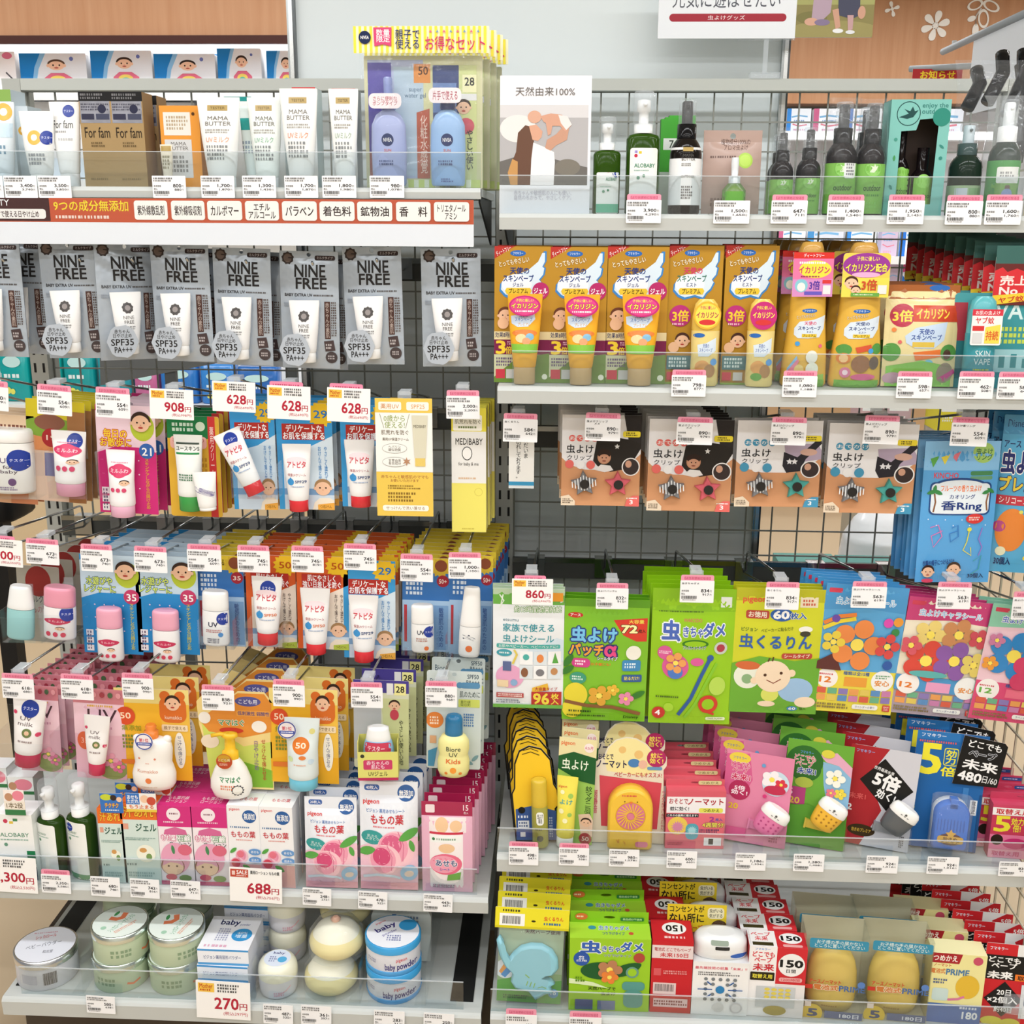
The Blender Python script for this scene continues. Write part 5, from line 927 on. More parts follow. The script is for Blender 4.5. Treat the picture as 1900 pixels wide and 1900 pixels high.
for k in range(3):
    o = obj('powder_carton', carton(w, .031, .094, 'f2f4fa', 'dde0ec', 'f4f5fb', BBX, BBT), None, (X+.002*k, -.482+.002*k, zd+.0316*k), (0, 0, -.05+.02*k)); tag(o, 'white and blue powder carton, %s of the front stack of three' % ('bottom', 'middle', 'top')[k], 'box', 'powder cartons')
for k in range(4):
    o = obj('powder_carton', carton(w, .031, .094, 'f2f4fa', 'dde0ec', 'f4f5fb', BBX, BBT), None, (X+.014, -.355, zd+.0316*k), (0, 0, -.05)); tag(o, 'white and blue powder carton, %s of the stack behind' % ('bottom', 'second from the bottom', 'third from the bottom', 'top')[k], 'box', 'powder cartons')
def jar(label, px, Y, r, h, z):
    X = at(px, 1820, Y).x
    rg = [(0, r*.86, r*.86), (h*.06, r*.96, r*.96), (h*.3, r, r), (h*.55, r, r)]
    o = obj('powder_jar', body(rg, 'dddde4.g', [('V', [(.6, .7), (.8, .5), (.9, .3)], .03, 'e8b8c0'), ('G', .5, .5, .8, .8, 2, 'd8a8b8')], .5, 40), None, (X, Y, z)); tag(o, label, 'jar')
    l = MB().loft([(h*.55, r*1.01, r*1.01), (h*.66, r*1.02, r*1.02), (h*.84, r*.98, r*.98), (h*.95, r*.86, r*.86), (h, r*.7, r*.7)], 'efeeda.g', .5, 40)
    top_print(l, 1.4*r, 1.4*r, h, [('C', .5, .5, .49, 'dde6f6'), ('T', 'baby', .3, .15, .72, .32, '3a3f80', 2), ('C', .7, .58, .17, '5ab0e0'), ('G', .22, .4, .5, .75, 3, '8a90b8')], -.7*r)
    obj('lid', l, o)
jar('round powder jar with cream lid, front one beside the powder cartons', 517, -.452, .034, .062, zd)
jar('round powder jar with cream lid, standing behind the front jar', 538, -.355, .034, .062, zd)
jar('round powder jar with cream lid, stacked on the jar behind', 539, -.355, .034, .062, zd+.0626)
def puff(label, px, Y, z, r):
    X = at(px, 1780, Y).x; t = thing('powder_puff', label, 'powder puff', (X, Y, z), group='powder puffs in clear bags')
    m = MB().loft([(0, r*.5, r*.5), (.004, r*.8, r*.8), (.014, r*.98, r*.98), (.022, r, r), (.03, r*.97, r*.97), (.037, r*.86, r*.86)], 'eee0a4', .5, 40, smooth=False); obj('puff', m, t)
    obj('sponge_top', MB().loft([(.037, r*.86, r*.86), (.046, r*.74, r*.74), (.055, r*.5, r*.5), (.059, r*.2, r*.2)], 'f4f0dc', .5, 40, smooth=False), t)
    b = MB().loft([(0, r*1.03, r*1.03), (.02, r*1.06, r*1.06), (.04, r*1.0, r*1.0), (.058, r*.72, r*.72), (.066, r*.4, r*.4)], 'haze6', .5, 16, smooth=False); obj('clear_bag', b, t)
    m = MB().loft([(.059, .007, .007), (.063, .009, .009), (.067, .004, .004)], 'e8b8a0.g', .5, 16); obj('knob', m, t)
for px, Y, lv, lab in ((614, -.436, 0, 'pale yellow powder puff in clear bag, lower front one'), (626, -.43, 1, 'pale yellow powder puff in clear bag, upper front one'), (640, -.335, 0, 'pale yellow powder puff in clear bag, lower one behind'), (645, -.335, 1, 'pale yellow powder puff in clear bag, upper one behind')):
    puff(lab, px, Y, zd+.0675*lv, .0475)
PT = lidp('eef0f8', [('T', 'pigeon', .14, .22, .34, .29, 'd8404a', 1, None, 40), ('T', 'baby', .16, .32, .56, .48, '3a2f7a', 3, None, 40), ('T', 'powder', .3, .5, .6, .58, '5a50a0', 1, None, 40), ('C', .74, .3, .16, '3aa0dc'), ('G', .42, .6, .7, .78, 3, '8a90b8')])
for lv in (0, 1):
    o = tin('powder_tin', 'white and bright blue powder tin, %s one of the stack by the puffs' % ('lower', 'upper')[lv], 731, 1800, -.437, .049, .056, zd+.0566*lv, 'e2e4ee', '3f9fd8.g', PT, [('T', 'pigeon', .62, .2, .8, .4, 'd8404a', 1), ('T', 'baby powder', .42, .42, .95, .8, '3a2f7a', 2), ('G', .1, .3, .25, .5, 2, 'a8a8c0')], rz=-.1+.1*lv)
    obj('base_ring', MB().loft([(-.0002, .0493*.96, .0493*.96), (.008, .0493, .0493), (.009, .0493*.97, .0493*.97)], '4a98d0.g', .5, 48, smooth=False), o)
X, Z, w, h = bx(690, 1700, 800, 1800, -.36)
ol = [(0, 1), (0, .25), (.08, .08), (.25, 0), (.75, 0), (.92, .08), (1, .25), (1, 1)]
o = obj('blister_pack', card(w, .115, 'c8cfcc', [('G', .25, .1, .6, .18, 1, '5a6a90'), ('R', .35, .22, .42, .4, '2a4a90'), ('G', .5, .24, .8, .44, 3, '6a7a90'), ('C', .75, .36, .03, 'c8304a')], outline=ol, t=.012), None, (X, -.362, zd+.002), (-.12, 0, 0)); tag(o, 'grey rounded pack standing in the shade behind the blue powder tins', 'pack')
for b, pr, sb, on in (((160, 1848, 213, 1880), '580', '638', 'below the pale green tins'), ((488, 1864, 543, 1900), '487', '535', 'below the powder jars'), ((558, 1866, 614, 1902), '361', '397', 'below the powder puffs'), ((693, 1875, 750, 1912), '283', '311', 'below the blue powder tins'), ((785, 1880, 842, 1916), '250', '275', 'at the empty right part of the deck')):
    ptag(b, YD-.0066, pr, sb, on, False, rot=2)
stag((363, 1821, 463, 1890), YD-.0072, '270', '297', 'below the powder cartons', tab=False, rot=2)
# clear dividers and the deck's end upright
for px, y0, ln, lab in ((156, 1800, .34, 'left of the pale green tins'), (472, 1800, .34, 'between the powder cartons and jars'), (668, 1800, .34, 'right of the powder puffs'), (790, 1800, .34, 'right of the blue powder tins')):
    X = at(px, 1830, -.48).x; o = obj('acrylic_divider', MB().box(-.0007, .0007, 0, ln, 0, .075, 'clear').box(-.02, .0007, 0, ln, 0, .0008, 'clear'), None, (X, -.485, zd)); tag(o, 'clear acrylic divider on the bottom deck '+lab, 'divider', 'acrylic dividers')
# ================================================================ right bay, top shelf
zr0 = ZR0+.0006
X, Z, w, h = bx(927, 138, 1096, 396, -.335)
SKY = [('R', 0, 0, 1, 1, 'f0eff4'), ('R', .0, .21, .97, .79, 'b4b2b4'), ('R', 0, .21, .97, .3, 'd6d4d6'), ('E', .2, .38, .2, .1, 'e6e2e0'), ('P', [(0, .62), (.3, .56), (.6, .6), (.97, .66), (.97, .79), (0, .79)], '6e6a66'), ('E', .75, .66, .14, .06, '7e786e')]
MUM = [('P', [(.2, .41), (.28, .355), (.36, .37), (.38, .5), (.36, .6), (.34, .79), (.12, .79), (.1, .68), (.18, .55)], '6a4a3a'), ('P', [(.14, .6), (.2, .62), (.2, .79), (.12, .79), (.09, .7)], 'c8955a'), ('P', [(.32, .36), (.4, .35), (.47, .4), (.46, .44), (.42, .47), (.36, .46)], 'd8a48a'), ('P', [(.37, .48), (.52, .52), (.6, .55), (.61, .62), (.6, .79), (.34, .79), (.35, .6)], 'eceaec'),
       ('P', [(.5, .52), (.52, .46), (.62, .42), (.7, .36), (.76, .38), (.74, .46), (.62, .5), (.56, .54)], 'c89880'), ('E', .38, .295, .075, .045, 'd8a890'), ('P', [(.44, .29), (.56, .27), (.68, .28), (.76, .32), (.78, .36), (.72, .4), (.66, .36), (.56, .36), (.48, .33)], 'd4a088'), ('P', [(.64, .28), (.74, .29), (.79, .35), (.73, .39), (.67, .34)], 'e8e0de'), ('P', [(.5, .32), (.58, .35), (.56, .42), (.53, .43)], 'd4a088')]
po = obj('poster', card(w, h, 'f2f1f6', SKY+MUM+[('T', '天然由来100%', .17, .08, .82, .145, '66625f', 0), ('T', '赤ちゃんや敏感肌の人にも使い、\n自然のちからで、やさしくケア。', .16, .83, .8, .9, 'c4c0cc', 0)], .002, t=.002), None, (X, -.335, zr0), (-.06, 0, 0)); tag(po, 'white poster of a mother lifting a baby on the top right shelf', 'poster')
ALB = [('R', .0, 0, 1, 1, 'f2f4f4')]
def alob(b, label, rz, big):
    P = [('R', .1, .02, .45, .16, 'f4f4f2'), ('R', .15, .04, .25, .08, '9a8ad0'), ('R', .3, .05, .4, .09, 'e0c83c'), ('C', .2, .12, .06, 'c8304a')] if big else sticker(.9, .0, .22, .6)+[('R', .4, -.22, .74, .02, 'f0f0f2'), ('R', .45, -.2, .55, -.1, '9a8ad0'), ('R', .6, -.18, .7, -.12, 'e0c83c'), ('C', .5, -.04, .08, 'c8304a')]
    return pumpbottle('pump_bottle', label, b, -.325, zr0, '2c4a10.b', 'f2f4f5.g', P+[('T', 'ALOBABY', .15 if big else .4, .24 if big else .12, .9, .3 if big else .2, '3a8a6a', 2), ('G', .15, .33, .85, .36, 1, '8ab0a0'), ('C', .3, .46, .06, '6a9a80'), ('C', .5, .43, .05, '4a8a6a')]+([] if big else [('R', 0, .76, 1, .97, '6ab898')]), .34, rz=rz, lh=(.12, .98) if big else (.3, 1), lw=.84)
alob((1101, 212, 1151, 392), 'smaller green pump bottle with white label and green band, beside the poster', .15, False)
alob((1162, 164, 1223, 392), 'tall green pump bottle with rounded white label, top right shelf', .1, True)
for k in range(3):
    X, Z, w, h = bx(1224+10*k, 214-6*k, 1278+8*k, 392, -.27); o = obj('carton', carton(w, h, .02, '4aa83c', '3a8a30', '4aa83c', [('R', .1, .2, .9, .32, 'e8eee8'), ('T', '767', .3, .22, .8, .3, '2a3a2a', 1), ('R', 0, .55, 1, 1, 'c8d8cc')]), None, (X, -.27+.024*k, zr0)); tag(o, 'green topped carton behind the black-capped bottle, %s of three' % ('front', 'middle', 'rear')[k], 'box', 'green topped cartons')
def spray(name, label, b, Y, z, glass, caps, LP, lh, lspec, cap2=None, a_r=.5, d=1.0, neck=.34, group=None):
    """round spray bottle: shoulder, black collar, spray head under a clear cap"""
    X, Z, w, h = bx(*b, Y); a = w/2; hb = h*(1-neck)
    rg = [(0, a*.94, a*.94*d), (h*.012, a, a*d), (hb*.8, a, a*d), (hb*.88, a*.93, a*.93*d), (hb*.95, a*.76, a*.76*d), (hb, a*.58, a*.58*d)]
    m = MB().loft(rg, glass, .5, 40); sf = rsurf(rg, .5)
    lz0, lz1 = hb*(1-lh[1]), hb*(1-lh[0])
    m.loft([(z_, sf.hw(z_)+.0004, sf.hw(z_)*d+.0004) for z_ in (lz0, (lz0*3+lz1)/4, (lz0+lz1)/2, (lz0+lz1*3)/4, lz1)], lspec, .5, 40, False)
    m.prints(LP, -a*.85, lz0, a*1.7, lz1-lz0, lambda x, z: sf(x, z)-.0004, .006)
    o = obj(name, m, None, (X, Y, z)); tag(o, label, 'bottle', group)
    r = a*.56; obj('collar', MB().loft([(hb, r*1.08, r*1.08), (hb+h*neck*.36, r*1.08, r*1.08), (hb+h*neck*.38, r*.8, r*.8)], caps, .5, 28), o)
    obj('spray_head', MB().loft([(hb+h*neck*.38, r*.62, r*.62), (hb+h*neck*.9, r*.62, r*.62), (hb+h*neck*.94, r*.5, r*.5)], cap2 or caps, .5, 24).tubepath([(0, -r*.5, hb+h*neck*.78), (0, -r*.8, hb+h*neck*.78)], r*.16, caps), o)
    obj('clear_cap', MB().loft([(hb+h*neck*.36, r*.98, r*.98), (h*.985, r*.95, r*.95), (h, r*.85, r*.85)], 'haze12', .5, 24), o)
    return o
spray('spray_bottle', 'black-capped spray bottle with white label and gold tester sticker, top right shelf', (1243, 178, 1302, 392), -.325, zr0, '1a1614.b', '141416.b', [('R', .34, -.02, .72, .07, 'b49a5c'), ('T', 'MAMA\nBUTTER', .3, .12, .8, .23, '5a5854', 1), ('G', .3, .27, .75, .33, 2, '8a8a88'), ('T', 'OUTDOOR', .3, .48, .8, .52, '6a6a68', 1), ('G', .32, .66, .74, .9, 5, '7a7a7a')], (.12, .88), 'f0f1f2')
X, Z, w, h = bx(1304, 234, 1412, 390, -.32)
t = thing('aroma_pouch', 'beige standing pouch with a small clear spray bottle in front, top right shelf', 'pouch', (X, -.318, zr0+.001), (-.03, 0, 0))
obj('pouch', pouch(w, h, .008, 'b49a90.f', [('T', '植物成分100%の\nアロマ虫よけ', .3, .1, .8, .24, '5a4038', 1), ('G', .12, .3, .6, .34, 1, '6a5048'), ('C', .72, .36, .13, 'a8d04a'), ('C', .72, .36, .1, 'b8dc5a'), ('G', .15, .8, .5, .92, 2, '8a7068')], .14, True, back='b49a90.f'), t)
rg = [(0, .017, .011), (.004, .018, .012), (.03, .018, .012), (.04, .01, .008)]
b = obj('spray_bottle', body(rg, '6a8a4a.g', [('R', 0, .3, 1, 1, '6aa84a')], .5, 32), t, (.002, -.0235, .004)); obj('pump', MB().loft([(.04, .009, .009), (.05, .009, .009), (.052, .005, .005), (.07, .006, .006), (.078, .0055, .0055)], 'e6eaee.g', .5, 20), b)
OUT = lambda stk: [('C', .5, .1, .36, '7cc04a'), ('C', .5, .1, .32, '98d46a'), ('P', [(.34, .17), (.44, .09), (.36, .04), (.5, .06), (.52, .0), (.6, .06), (.68, .04), (.62, .12), (.52, .18)], 'e8f2d8'), ('T', 'outdoor', .16, .42, .86, .54, '2a5a20', 2), ('G', .2, .6, .8, .66, 1, '5a9a40'), ('G', .3, .75, .7, .9, 2, '8ad060')]+([('O', .5, -.05, .98, .3, 'f2f3f4', .15), ('G', .58, .0, .9, .25, 4, '8a8a90')] if stk else [])
for b, lab, st, lh in (((1430, 236, 1472, 392), 'small black spray bottle with lime label, left of the small pair', 0, (.34, .98)), ((1478, 230, 1523, 392), 'small black spray bottle with lime label, right of the small pair', 0, (.34, .98)), ((1533, 182, 1590, 392), 'large black spray bottle with lime label and white sticker', 1, (.28, .98)), ((1590, 184, 1643, 392), 'large black spray bottle with lime label, beside the turquoise box', 0, (.28, .98))):
    o = spray('spray_bottle', lab, b, -.322, zr0, '161012.b', '161618.b', OUT(st), lh, '86c452', neck=.36)
    a = o.dimensions.x/2; hh = bx(*b, -.322)[3]
    if st == 0 and b[0] in (1430, 1590):
        o2 = dup(o, (o.location.x+.006, o.location.y+.062, zr0), (0, 0, .1), lab+', twin behind')
    obj('clear_bag', MB().loft([(0, a*1.06, a*1.06), (hh*.5, a*1.1, a*1.1), (hh*.8, a*1.0, a*.8), (hh*.98, a*.95, a*.2), (hh*1.04, a*1.05, .002)], 'haze3', .5, 20, False), o)
X, Z, w, h = bx(1647, 176, 1756, 392, -.325)
t = thing('window_carton', 'turquoise gift carton with cut-out window showing two lime-labelled bottles', 'box', (X, -.325, zr0), (0, 0, -.04))
ol = [(-w/2, 0), (w/2, 0), (w/2, h), (-w/2, h)]; V = lambda u, v: (u*w-w/2, h-v*h)
win = [V(.2, .9), V(.8, .9), V(.82, .2), V(.72, .16), V(.5, .17), V(.45, .26), V(.2, .27)]
m = MB().plate(ol, -.0005, .0005, '7fc0b8', [win]); m.prints([('C', .3, .12, .2, '1f4a4a'), ('C', .3, .12, .185, '7fc0b8'), ('P', [(.14, .15), (.3, .12), (.22, .08), (.32, .1), (.36, .06), (.4, .1), (.46, .09), (.38, .15), (.28, .165)], '1f4a4a'), ('T', 'enjoy the\noutdoors', .52, .03, .95, .12, '2f7a74', 1), ('C', .86, .15, .15, '2f8a7a'), ('C', .12, .34, .03, '4a9a8a'), leaf(.12, .5, .05, .5, -90, '4a9a5a'), ('C', .9, .5, .03, '3a8a80'), leaf(.9, .4, .05, .5, 40, '3a8a80'), leaf(.1, .75, .05, .5, 60, '3a8a80'), ('R', .2, .93, .6, .97, '5a9a94')], -w/2, 0, w, h, lambda x, z: -.0005)
obj('front', m, t)
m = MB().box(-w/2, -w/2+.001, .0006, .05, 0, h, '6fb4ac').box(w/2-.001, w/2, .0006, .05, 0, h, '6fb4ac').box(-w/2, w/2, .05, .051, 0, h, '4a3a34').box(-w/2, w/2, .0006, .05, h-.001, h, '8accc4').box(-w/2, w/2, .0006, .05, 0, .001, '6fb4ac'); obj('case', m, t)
for dx, hb_, r in ((-.018, .125, .0145), (.016, .1, .018)):
    rg = [(0, r*.95, r*.95), (.002, r, r), (hb_*.55, r, r), (hb_*.64, r*.7, r*.7), (hb_*.68, r*.5, r*.5), (hb_, r*.5, r*.5)]; m = MB().loft(rg, '161012.b', .5, 28); m.prints([('R', 0, .45, 1, .98, '86c452'), ('C', .5, .5, .3, '98d46a'), ('T', 'outdoor', .1, .68, .9, .75, '2a5a20', 1)], -r*.98, 0, r*1.96, hb_, rsurf(rg, .5), .006); obj('bottle', m, t, (dx, .025, .0012))
spray('spray_bottle', 'clear-bagged dark bottle with pale head behind the acrylic fence, right part of the top shelf', (1762, 220, 1822, 392), -.30, zr0, '223028.b', '4a5a5a.b', [('R', .05, .1, .45, .6, 'c8d0d8'), ('R', .5, .1, .95, .9, '8ab080')], (.5, .95), 'a8c098', cap2='c8d8e0.g')
o = spray('spray_bottle', 'dark spray bottle with white pump and green photo label, right end of the top shelf', (1836, 176, 1894, 392), -.322, zr0, '10281a.b', 'f2f4f6.g', [('O', .1, .12, .95, .42, 'f2f3f0', .1), ('G', .2, .2, .8, .32, 2, 'a0a0a0'), ('R', 0, .42, 1, .75, '7ab04a'), ('C', .5, .5, .1, '6a4a3a'), ('E', .5, .62, .2, .1, '8aa0d0'), ('R', 0, .75, 1, 1, 'c8d0a0'), ('T', 'organic\nforest', .4, .8, .9, .95, '4a6a4a', 1)], (.25, .98), '4a9a4a', neck=.36)
a = .03; obj('clear_bag', MB().loft([(0, .031, .03), (.08, .033, .031), (.13, .03, .02), (.165, .034, .004), (.175, .04, .002)], 'haze10', .5, 20, False), o)
# bag of black plastic rods in clear wrap, hanging at the right end
t = thing('wrapped_bundle', 'clear plastic bag of black hoses hanging at the right end over the top rail', 'bag', at(1850, 200, -.2).copy(), group=None); c0 = at(1850, 200, -.2)
for (a_, b_) in (((1795, 200), (1812, 130)), ((1832, 190), (1860, 100)), ((1868, 215), (1900, 95)), ((1885, 300), (1895, 120))):
    p = at(*a_, -.2)-c0; q = at(*b_, -.16)-c0; md = (p+q)/2+Vector((.012, 0, .008)); obj('hose', MB().tubepath([tuple(p), tuple(p*.75+md*.25), tuple(md), tuple(q*.75+md*.25), tuple(q)], .011, '0c0c0e.b', 12), t)
for (x0, y0, x1, y1, Y) in ((1770, 110, 1912, 260, -.215),):
    X, Z, w, h = bx(x0, y0, x1, y1, Y); obj('clear_bag', pouch(w, h, .022, 'haze4', [], .05, False, back='haze3', kind='', waist=.12), t, (X-c0.x, Y-c0.y+.01, Z-c0.z))
for b, pr, sb, on, pk in (((1162, 360, 1227, 414), '3,900', '4,290', 'below the tall green pump bottle', True), ((1324, 372, 1391, 415), '1,500', '1,650', 'below the beige aroma pouch', False), ((1431, 361, 1498, 415), '647', '711', 'below the small lime-labelled spray bottles', True), ((1535, 361, 1603, 416), '1,400', '1,540', 'below the large lime-labelled spray bottles', True), ((1647, 361, 1715, 416), '1,950', '2,145', 'below the turquoise gift carton', True), ((1755, 362, 1823, 417), '800', '880', 'below the clear-bagged dark bottle', True), ((1828, 361, 1896, 417), '1,600', '1,760', 'below the white pump forest bottle', True)):
    ptag(b, YT-.0066, pr, sb, on, pk)

# ================================================================ right bay, middle shelf
zr1 = ZR1+.0006; YA = -.352
WING = [(.1, .27), (.2, .22), (.4, .2), (.6, .17), (.8, .1), (.88, .03), (.93, .03), (.93, .1), (.88, .14), (.92, .15), (.9, .2), (.82, .24), (.86, .26), (.8, .31), (.72, .34), (.66, .38), (.5, .36), (.3, .38), (.18, .36), (.09, .32)]
def gold(kind):
    P = [('R', 0, 0, 1, 1, 'b98a2a'), ('P', [(0, 0), (.36, 0), (0, .09)], 'b8342c'), ('T', 'ディートフリー', .02, .015, .3, .05, 'fff', 1, None, 24), ('E', .42, .05, .14, .022, '2f6ab8'), ('T', 'フマキラー', .33, .04, .51, .06, 'e8f0ff', 1), ('T', 'とってもやさしい', .08, .09, .62, .13, 'f4e8c8', 3, ('8a5a1a', 4), 10),
         ('P', [(x, y+.004) for x, y in WING], '3f86c8'), ('P', [(.5+(x-.5)*.93, .22+(y-.22)*.92) for x, y in WING], 'd8e8f4'), ('E', .4, .275, .27, .075, 'eef4fa'), ('T', '天使の', .28, .15, .62, .2, '1f3a80' if kind != 'mist2' else 'd8406a', 3), ('T', 'スキンベープ', .16, .205, .7, .255, '1f3a80' if kind != 'mist2' else '3a7a6a', 3), ('T', 'ジェル' if kind == 'gel' else 'ミスト', .33, .262, .52, .29, '1f3a80', 2), ('P', [(.22, .3), (.64, .3), (.67, .32), (.64, .345), (.22, .345), (.19, .32)], 'e8c83c'), ('T', 'プレミアム', .26, .305, .6, .34, '5a3a10', 3)]
    if kind == 'gel':
        P += [('C', .83, .32, .15, 'b82c6a'), ('T', 'ジェル', .71, .3, .95, .34, 'fff', 3), ('T', 'タイプ', .78, .35, .9, .365, 'f6d0e0', 1)]+baby(.2, .5, .13, .42, hair='6a3a24')+[('C', .16, .56, .1, 'eec09a'), ('R', 0, .62, 1, .68, 'e8d8a8'), ('T', '効果8時間', .02, .625, .34, .665, '1f2a60', 2), ('R', 0, .68, 1, .79, '7a1f4a'), ('T', '3', .04, .69, .2, .785, 'f2d23c', 4), ('T', '倍', .21, .73, .32, .785, 'f2d23c', 3), ('G', .24, .69, .36, .72, 2, 'f0c0d8'), ('R', 0, .79, 1, 1, 'c8cca8'), ('P', [(.4, .82), (1, .78), (1, 1), (0, 1), (0, .96)], '6a8a3a'), ('R', .03, .9, .2, .97, 'c83a4a'), ('R', .22, .9, .38, .97, 'c8c8c4'), ('G', .04, .81, .36, .88, 3, '6a5a7a'), ('C', .92, .955, .05, 'e8ecd8')]
    else:
        P += [('C', .24, .5, .2, 'b8307a'), ('T', '3倍', .1, .46, .4, .54, 'f2d23c', 4), ('G', .1, .55, .36, .57, 1, 'f6d0e0'), ('E', .34, .63, .0, .0, 'fff')]+baby(.3, .68, .13, .4, hair='4a2a20')+[('C', .14, .73, .1, 'eec09a'), ('R', .02, .79, .5, .89, '4a7a80'), ('G', .06, .8, .46, .88, 3, 'cfe0e0'), ('R', .03, .91, .2, .97, 'c83a4a'), ('R', .24, .91, .42, .97, 'c8c8c4'), ('R', 0, .985, 1, 1, '7a9a3a')]
    return P
def ika(): return [('E', .5, .1, .5, .1, 'c8307a'), ('E', .5, .1, .47, .085, 'e8559a'), ('T', '子供に優しい', .2, .035, .8, .07, 'f6e84a', 2), ('T', 'イカリジン配合', .06, .085, .94, .135, 'f6e84a', 3, ('7a1040', 4)), ('G', .2, .15, .8, .175, 1, 'fff')]
ANG = [('P', [(.1, .3), (.4, .27), (.75, .2), (.8, .34), (.6, .44), (.3, .45), (.12, .4)], 'cfe0f4'), ('T', '天使の\nスキンベープ', .22, .26, .72, .37, '3a7ac8', 2), ('T', 'プレミアム', .3, .39, .66, .43, 'd89a1a', 2), ('E', .5, .53, .36, .05, 'e8843a'), ('E', .4, .6, .16, .06, 'f4dca8'), ('E', .65, .58, .12, .05, '8ac0e0'), ('E', .55, .64, .12, .05, 'f0a87a'), ('R', .05, .68, .95, .8, '8ac84a')]
def sticker3(w, h, P, col): m = MB().plate(circ(0, h/2, w/2, 24, rz=h/2), -.0004, .0004, col); m.prints(P, -w/2, 0, w, h, lambda x, z: -.0004); return m
IK = [('E', .5, .5, .48, .48, 'c8307a'), ('E', .5, .5, .44, .43, 'e04a8e'), ('T', '子供に優しい', .22, .16, .78, .3, 'f6ea5a', 2), ('T', 'イカリジン', .08, .38, .92, .62, 'fbf25a', 4, ('8a1048', 4)), ('G', .2, .7, .8, .82, 1, 'fff')]
def gelcard(cb, label, n):
    X, Z, w, h = bx(*cb, YA); t = thing('gel_card', '', 'blister pack', (X, YA, zr1), (-.03, 0, 0))
    ol = [(0, 0), (.9, 0), (.97, .02), (1, .1), (.96, .25), (1, .4), (1, 1), (0, 1)]
    obj('card', card(w, h, 'b98a2a', gold('gel'), outline=ol, hole=(.62, .045, .0035)), t)
    s = squeeze(t, 'tube', w*.62, h*.66, 'f0b02c', 'c8a878.g', ANG, .19, .62, (w*.06, -.018, .0), kind='g')
    obj('round_sticker', sticker3(w*.56, h*.15, IK, 'c8307a'), t, (w*.06, -.034, h*.5))
    row_back(t, label, n, .036, 'gold gel repellent cards', 'of its row', dx=.004)
for cb, lab, n in (((917, 462, 1020, 714), 'gold gel repellent card with yellow tube, left column', 2), ((1020, 464, 1126, 716), 'gold gel repellent card with yellow tube, middle column', 2), ((1125, 462, 1238, 716), 'gold gel repellent card with yellow tube, right column', 3)): gelcard(cb, lab, n)
def mistcard(cb, label, kind, sp, n):
    X, Z, w, h = bx(*cb, YA+.004); t = thing('mist_card', '', 'blister pack', (X, YA+.004, zr1), (-.03, 0, 0))
    ol = [(.02, .08), (.1, 0), (.88, 0), (.97, .03), (1, .12), (.95, .27), (1, .4), (1, 1), (0, 1)]
    obj('card', card(w, h, 'b98a2a', gold(kind), outline=ol, hole=(.74, .045, .0035)), t)
    a = w*.26; hb = h*.4; rg = [(0, a*.9, .013), (.004, a, .0145), (hb*.5, a*.96, .014), (hb, a, .0145)]
    b = obj('bottle', body(rg, 'f0d88a.g', [('E', .25, .08, .2, .04, '2f6ab8'), ('P', [(.2, .25), (.5, .22), (.86, .12), (.86, .36), (.6, .46), (.25, .46)], 'dce8f4'), ('T', '天使の\nスキンベープ', .28, .23, .74, .38, '2a50a0', 1), ('E', .4, .65, .26, .12, 'e8a860'), ('E', .66, .72, .2, .12, 'b88a5a'), ('C', .8, .56, .12, '5aa0e0'), ('E', .35, .82, .2, .07, '6aa84a')], .4, 32), t, (w*.2, -.017, 0))
    obj('cap', MB().loft([(hb, a*.97, .0143), (hb+.003, a, .0148), (hb+h*.1, a*.97, .0143), (hb+h*.19, a*.8, .012), (hb+h*.225, a*.5, .008)], 'eec85a.g', .4, 28), b)
    obj('round_sticker', sticker3(w*.5, h*.2, [('E', .5, .5, .48, .48, sp)]+([('E', .5, .5, .44, .43, 'f6e05a')] if sp != 'c8307a' else [])+[('T', '子供に優しい', .22, .16, .78, .28, 'f6ea5a' if sp == 'c8307a' else 'c8306a', 2), ('T', 'イカリジン', .1, .38, .9, .58, 'fbf25a' if sp == 'c8307a' else 'b82c5a', 4), ('E', .5, .74, .3, .1, 'd83a3a')], sp), t, (w*.2, -.033, h*.41))
    row_back(t, label, n, .036, 'gold mist repellent cards', 'of its row', dx=.003)
mistcard((1238, 460, 1338, 716), 'darker gold mist card with yellow round sticker', 'mist2', 'e8b83c', 3)
mistcard((1342, 460, 1440, 718), 'gold mist card with pink round sticker', 'mist', 'c8307a', 3)
def trigger(b, label, art, neckart, n, tn):
    X, Z, w, h = bx(*b, YA-.004); a = w/2*.96; hb = h*.76
    rg = [(0, a*.92, .02), (.004, a, .023), (hb*.3, a*.94, .022), (hb*.6, a*.8, .02), (hb*.85, a*.74, .019), (hb, a*.62, .016)]
    o = obj('mist_bottle', body(rg, 'e8b84a.g', art, .42, 40), None, (X, YA+.006, zr1)); tag(o, '', 'bottle')
    obj('gold_head', MB().loft([(hb, a*.5, .015), (hb+h*.08, a*.46, .015), (hb+h*.1, a*.62, .018), (hb+h*.2, a*.5, .017), (hb+h*.235, a*.42, .013), (hb+h*.24, a*.3, .01)], 'c89a4a.g', .4, 28), o)
    X2 = w*.84; m = card(X2, h*.3, 'e8d05a', neckart, .006); obj('neck_tag', m, o, (0, -.0245, h*.63), (-.04, 0, tn))
    row_back(o, label, n, .05, 'gold mist bottles', 'of its row', dx=-.006)
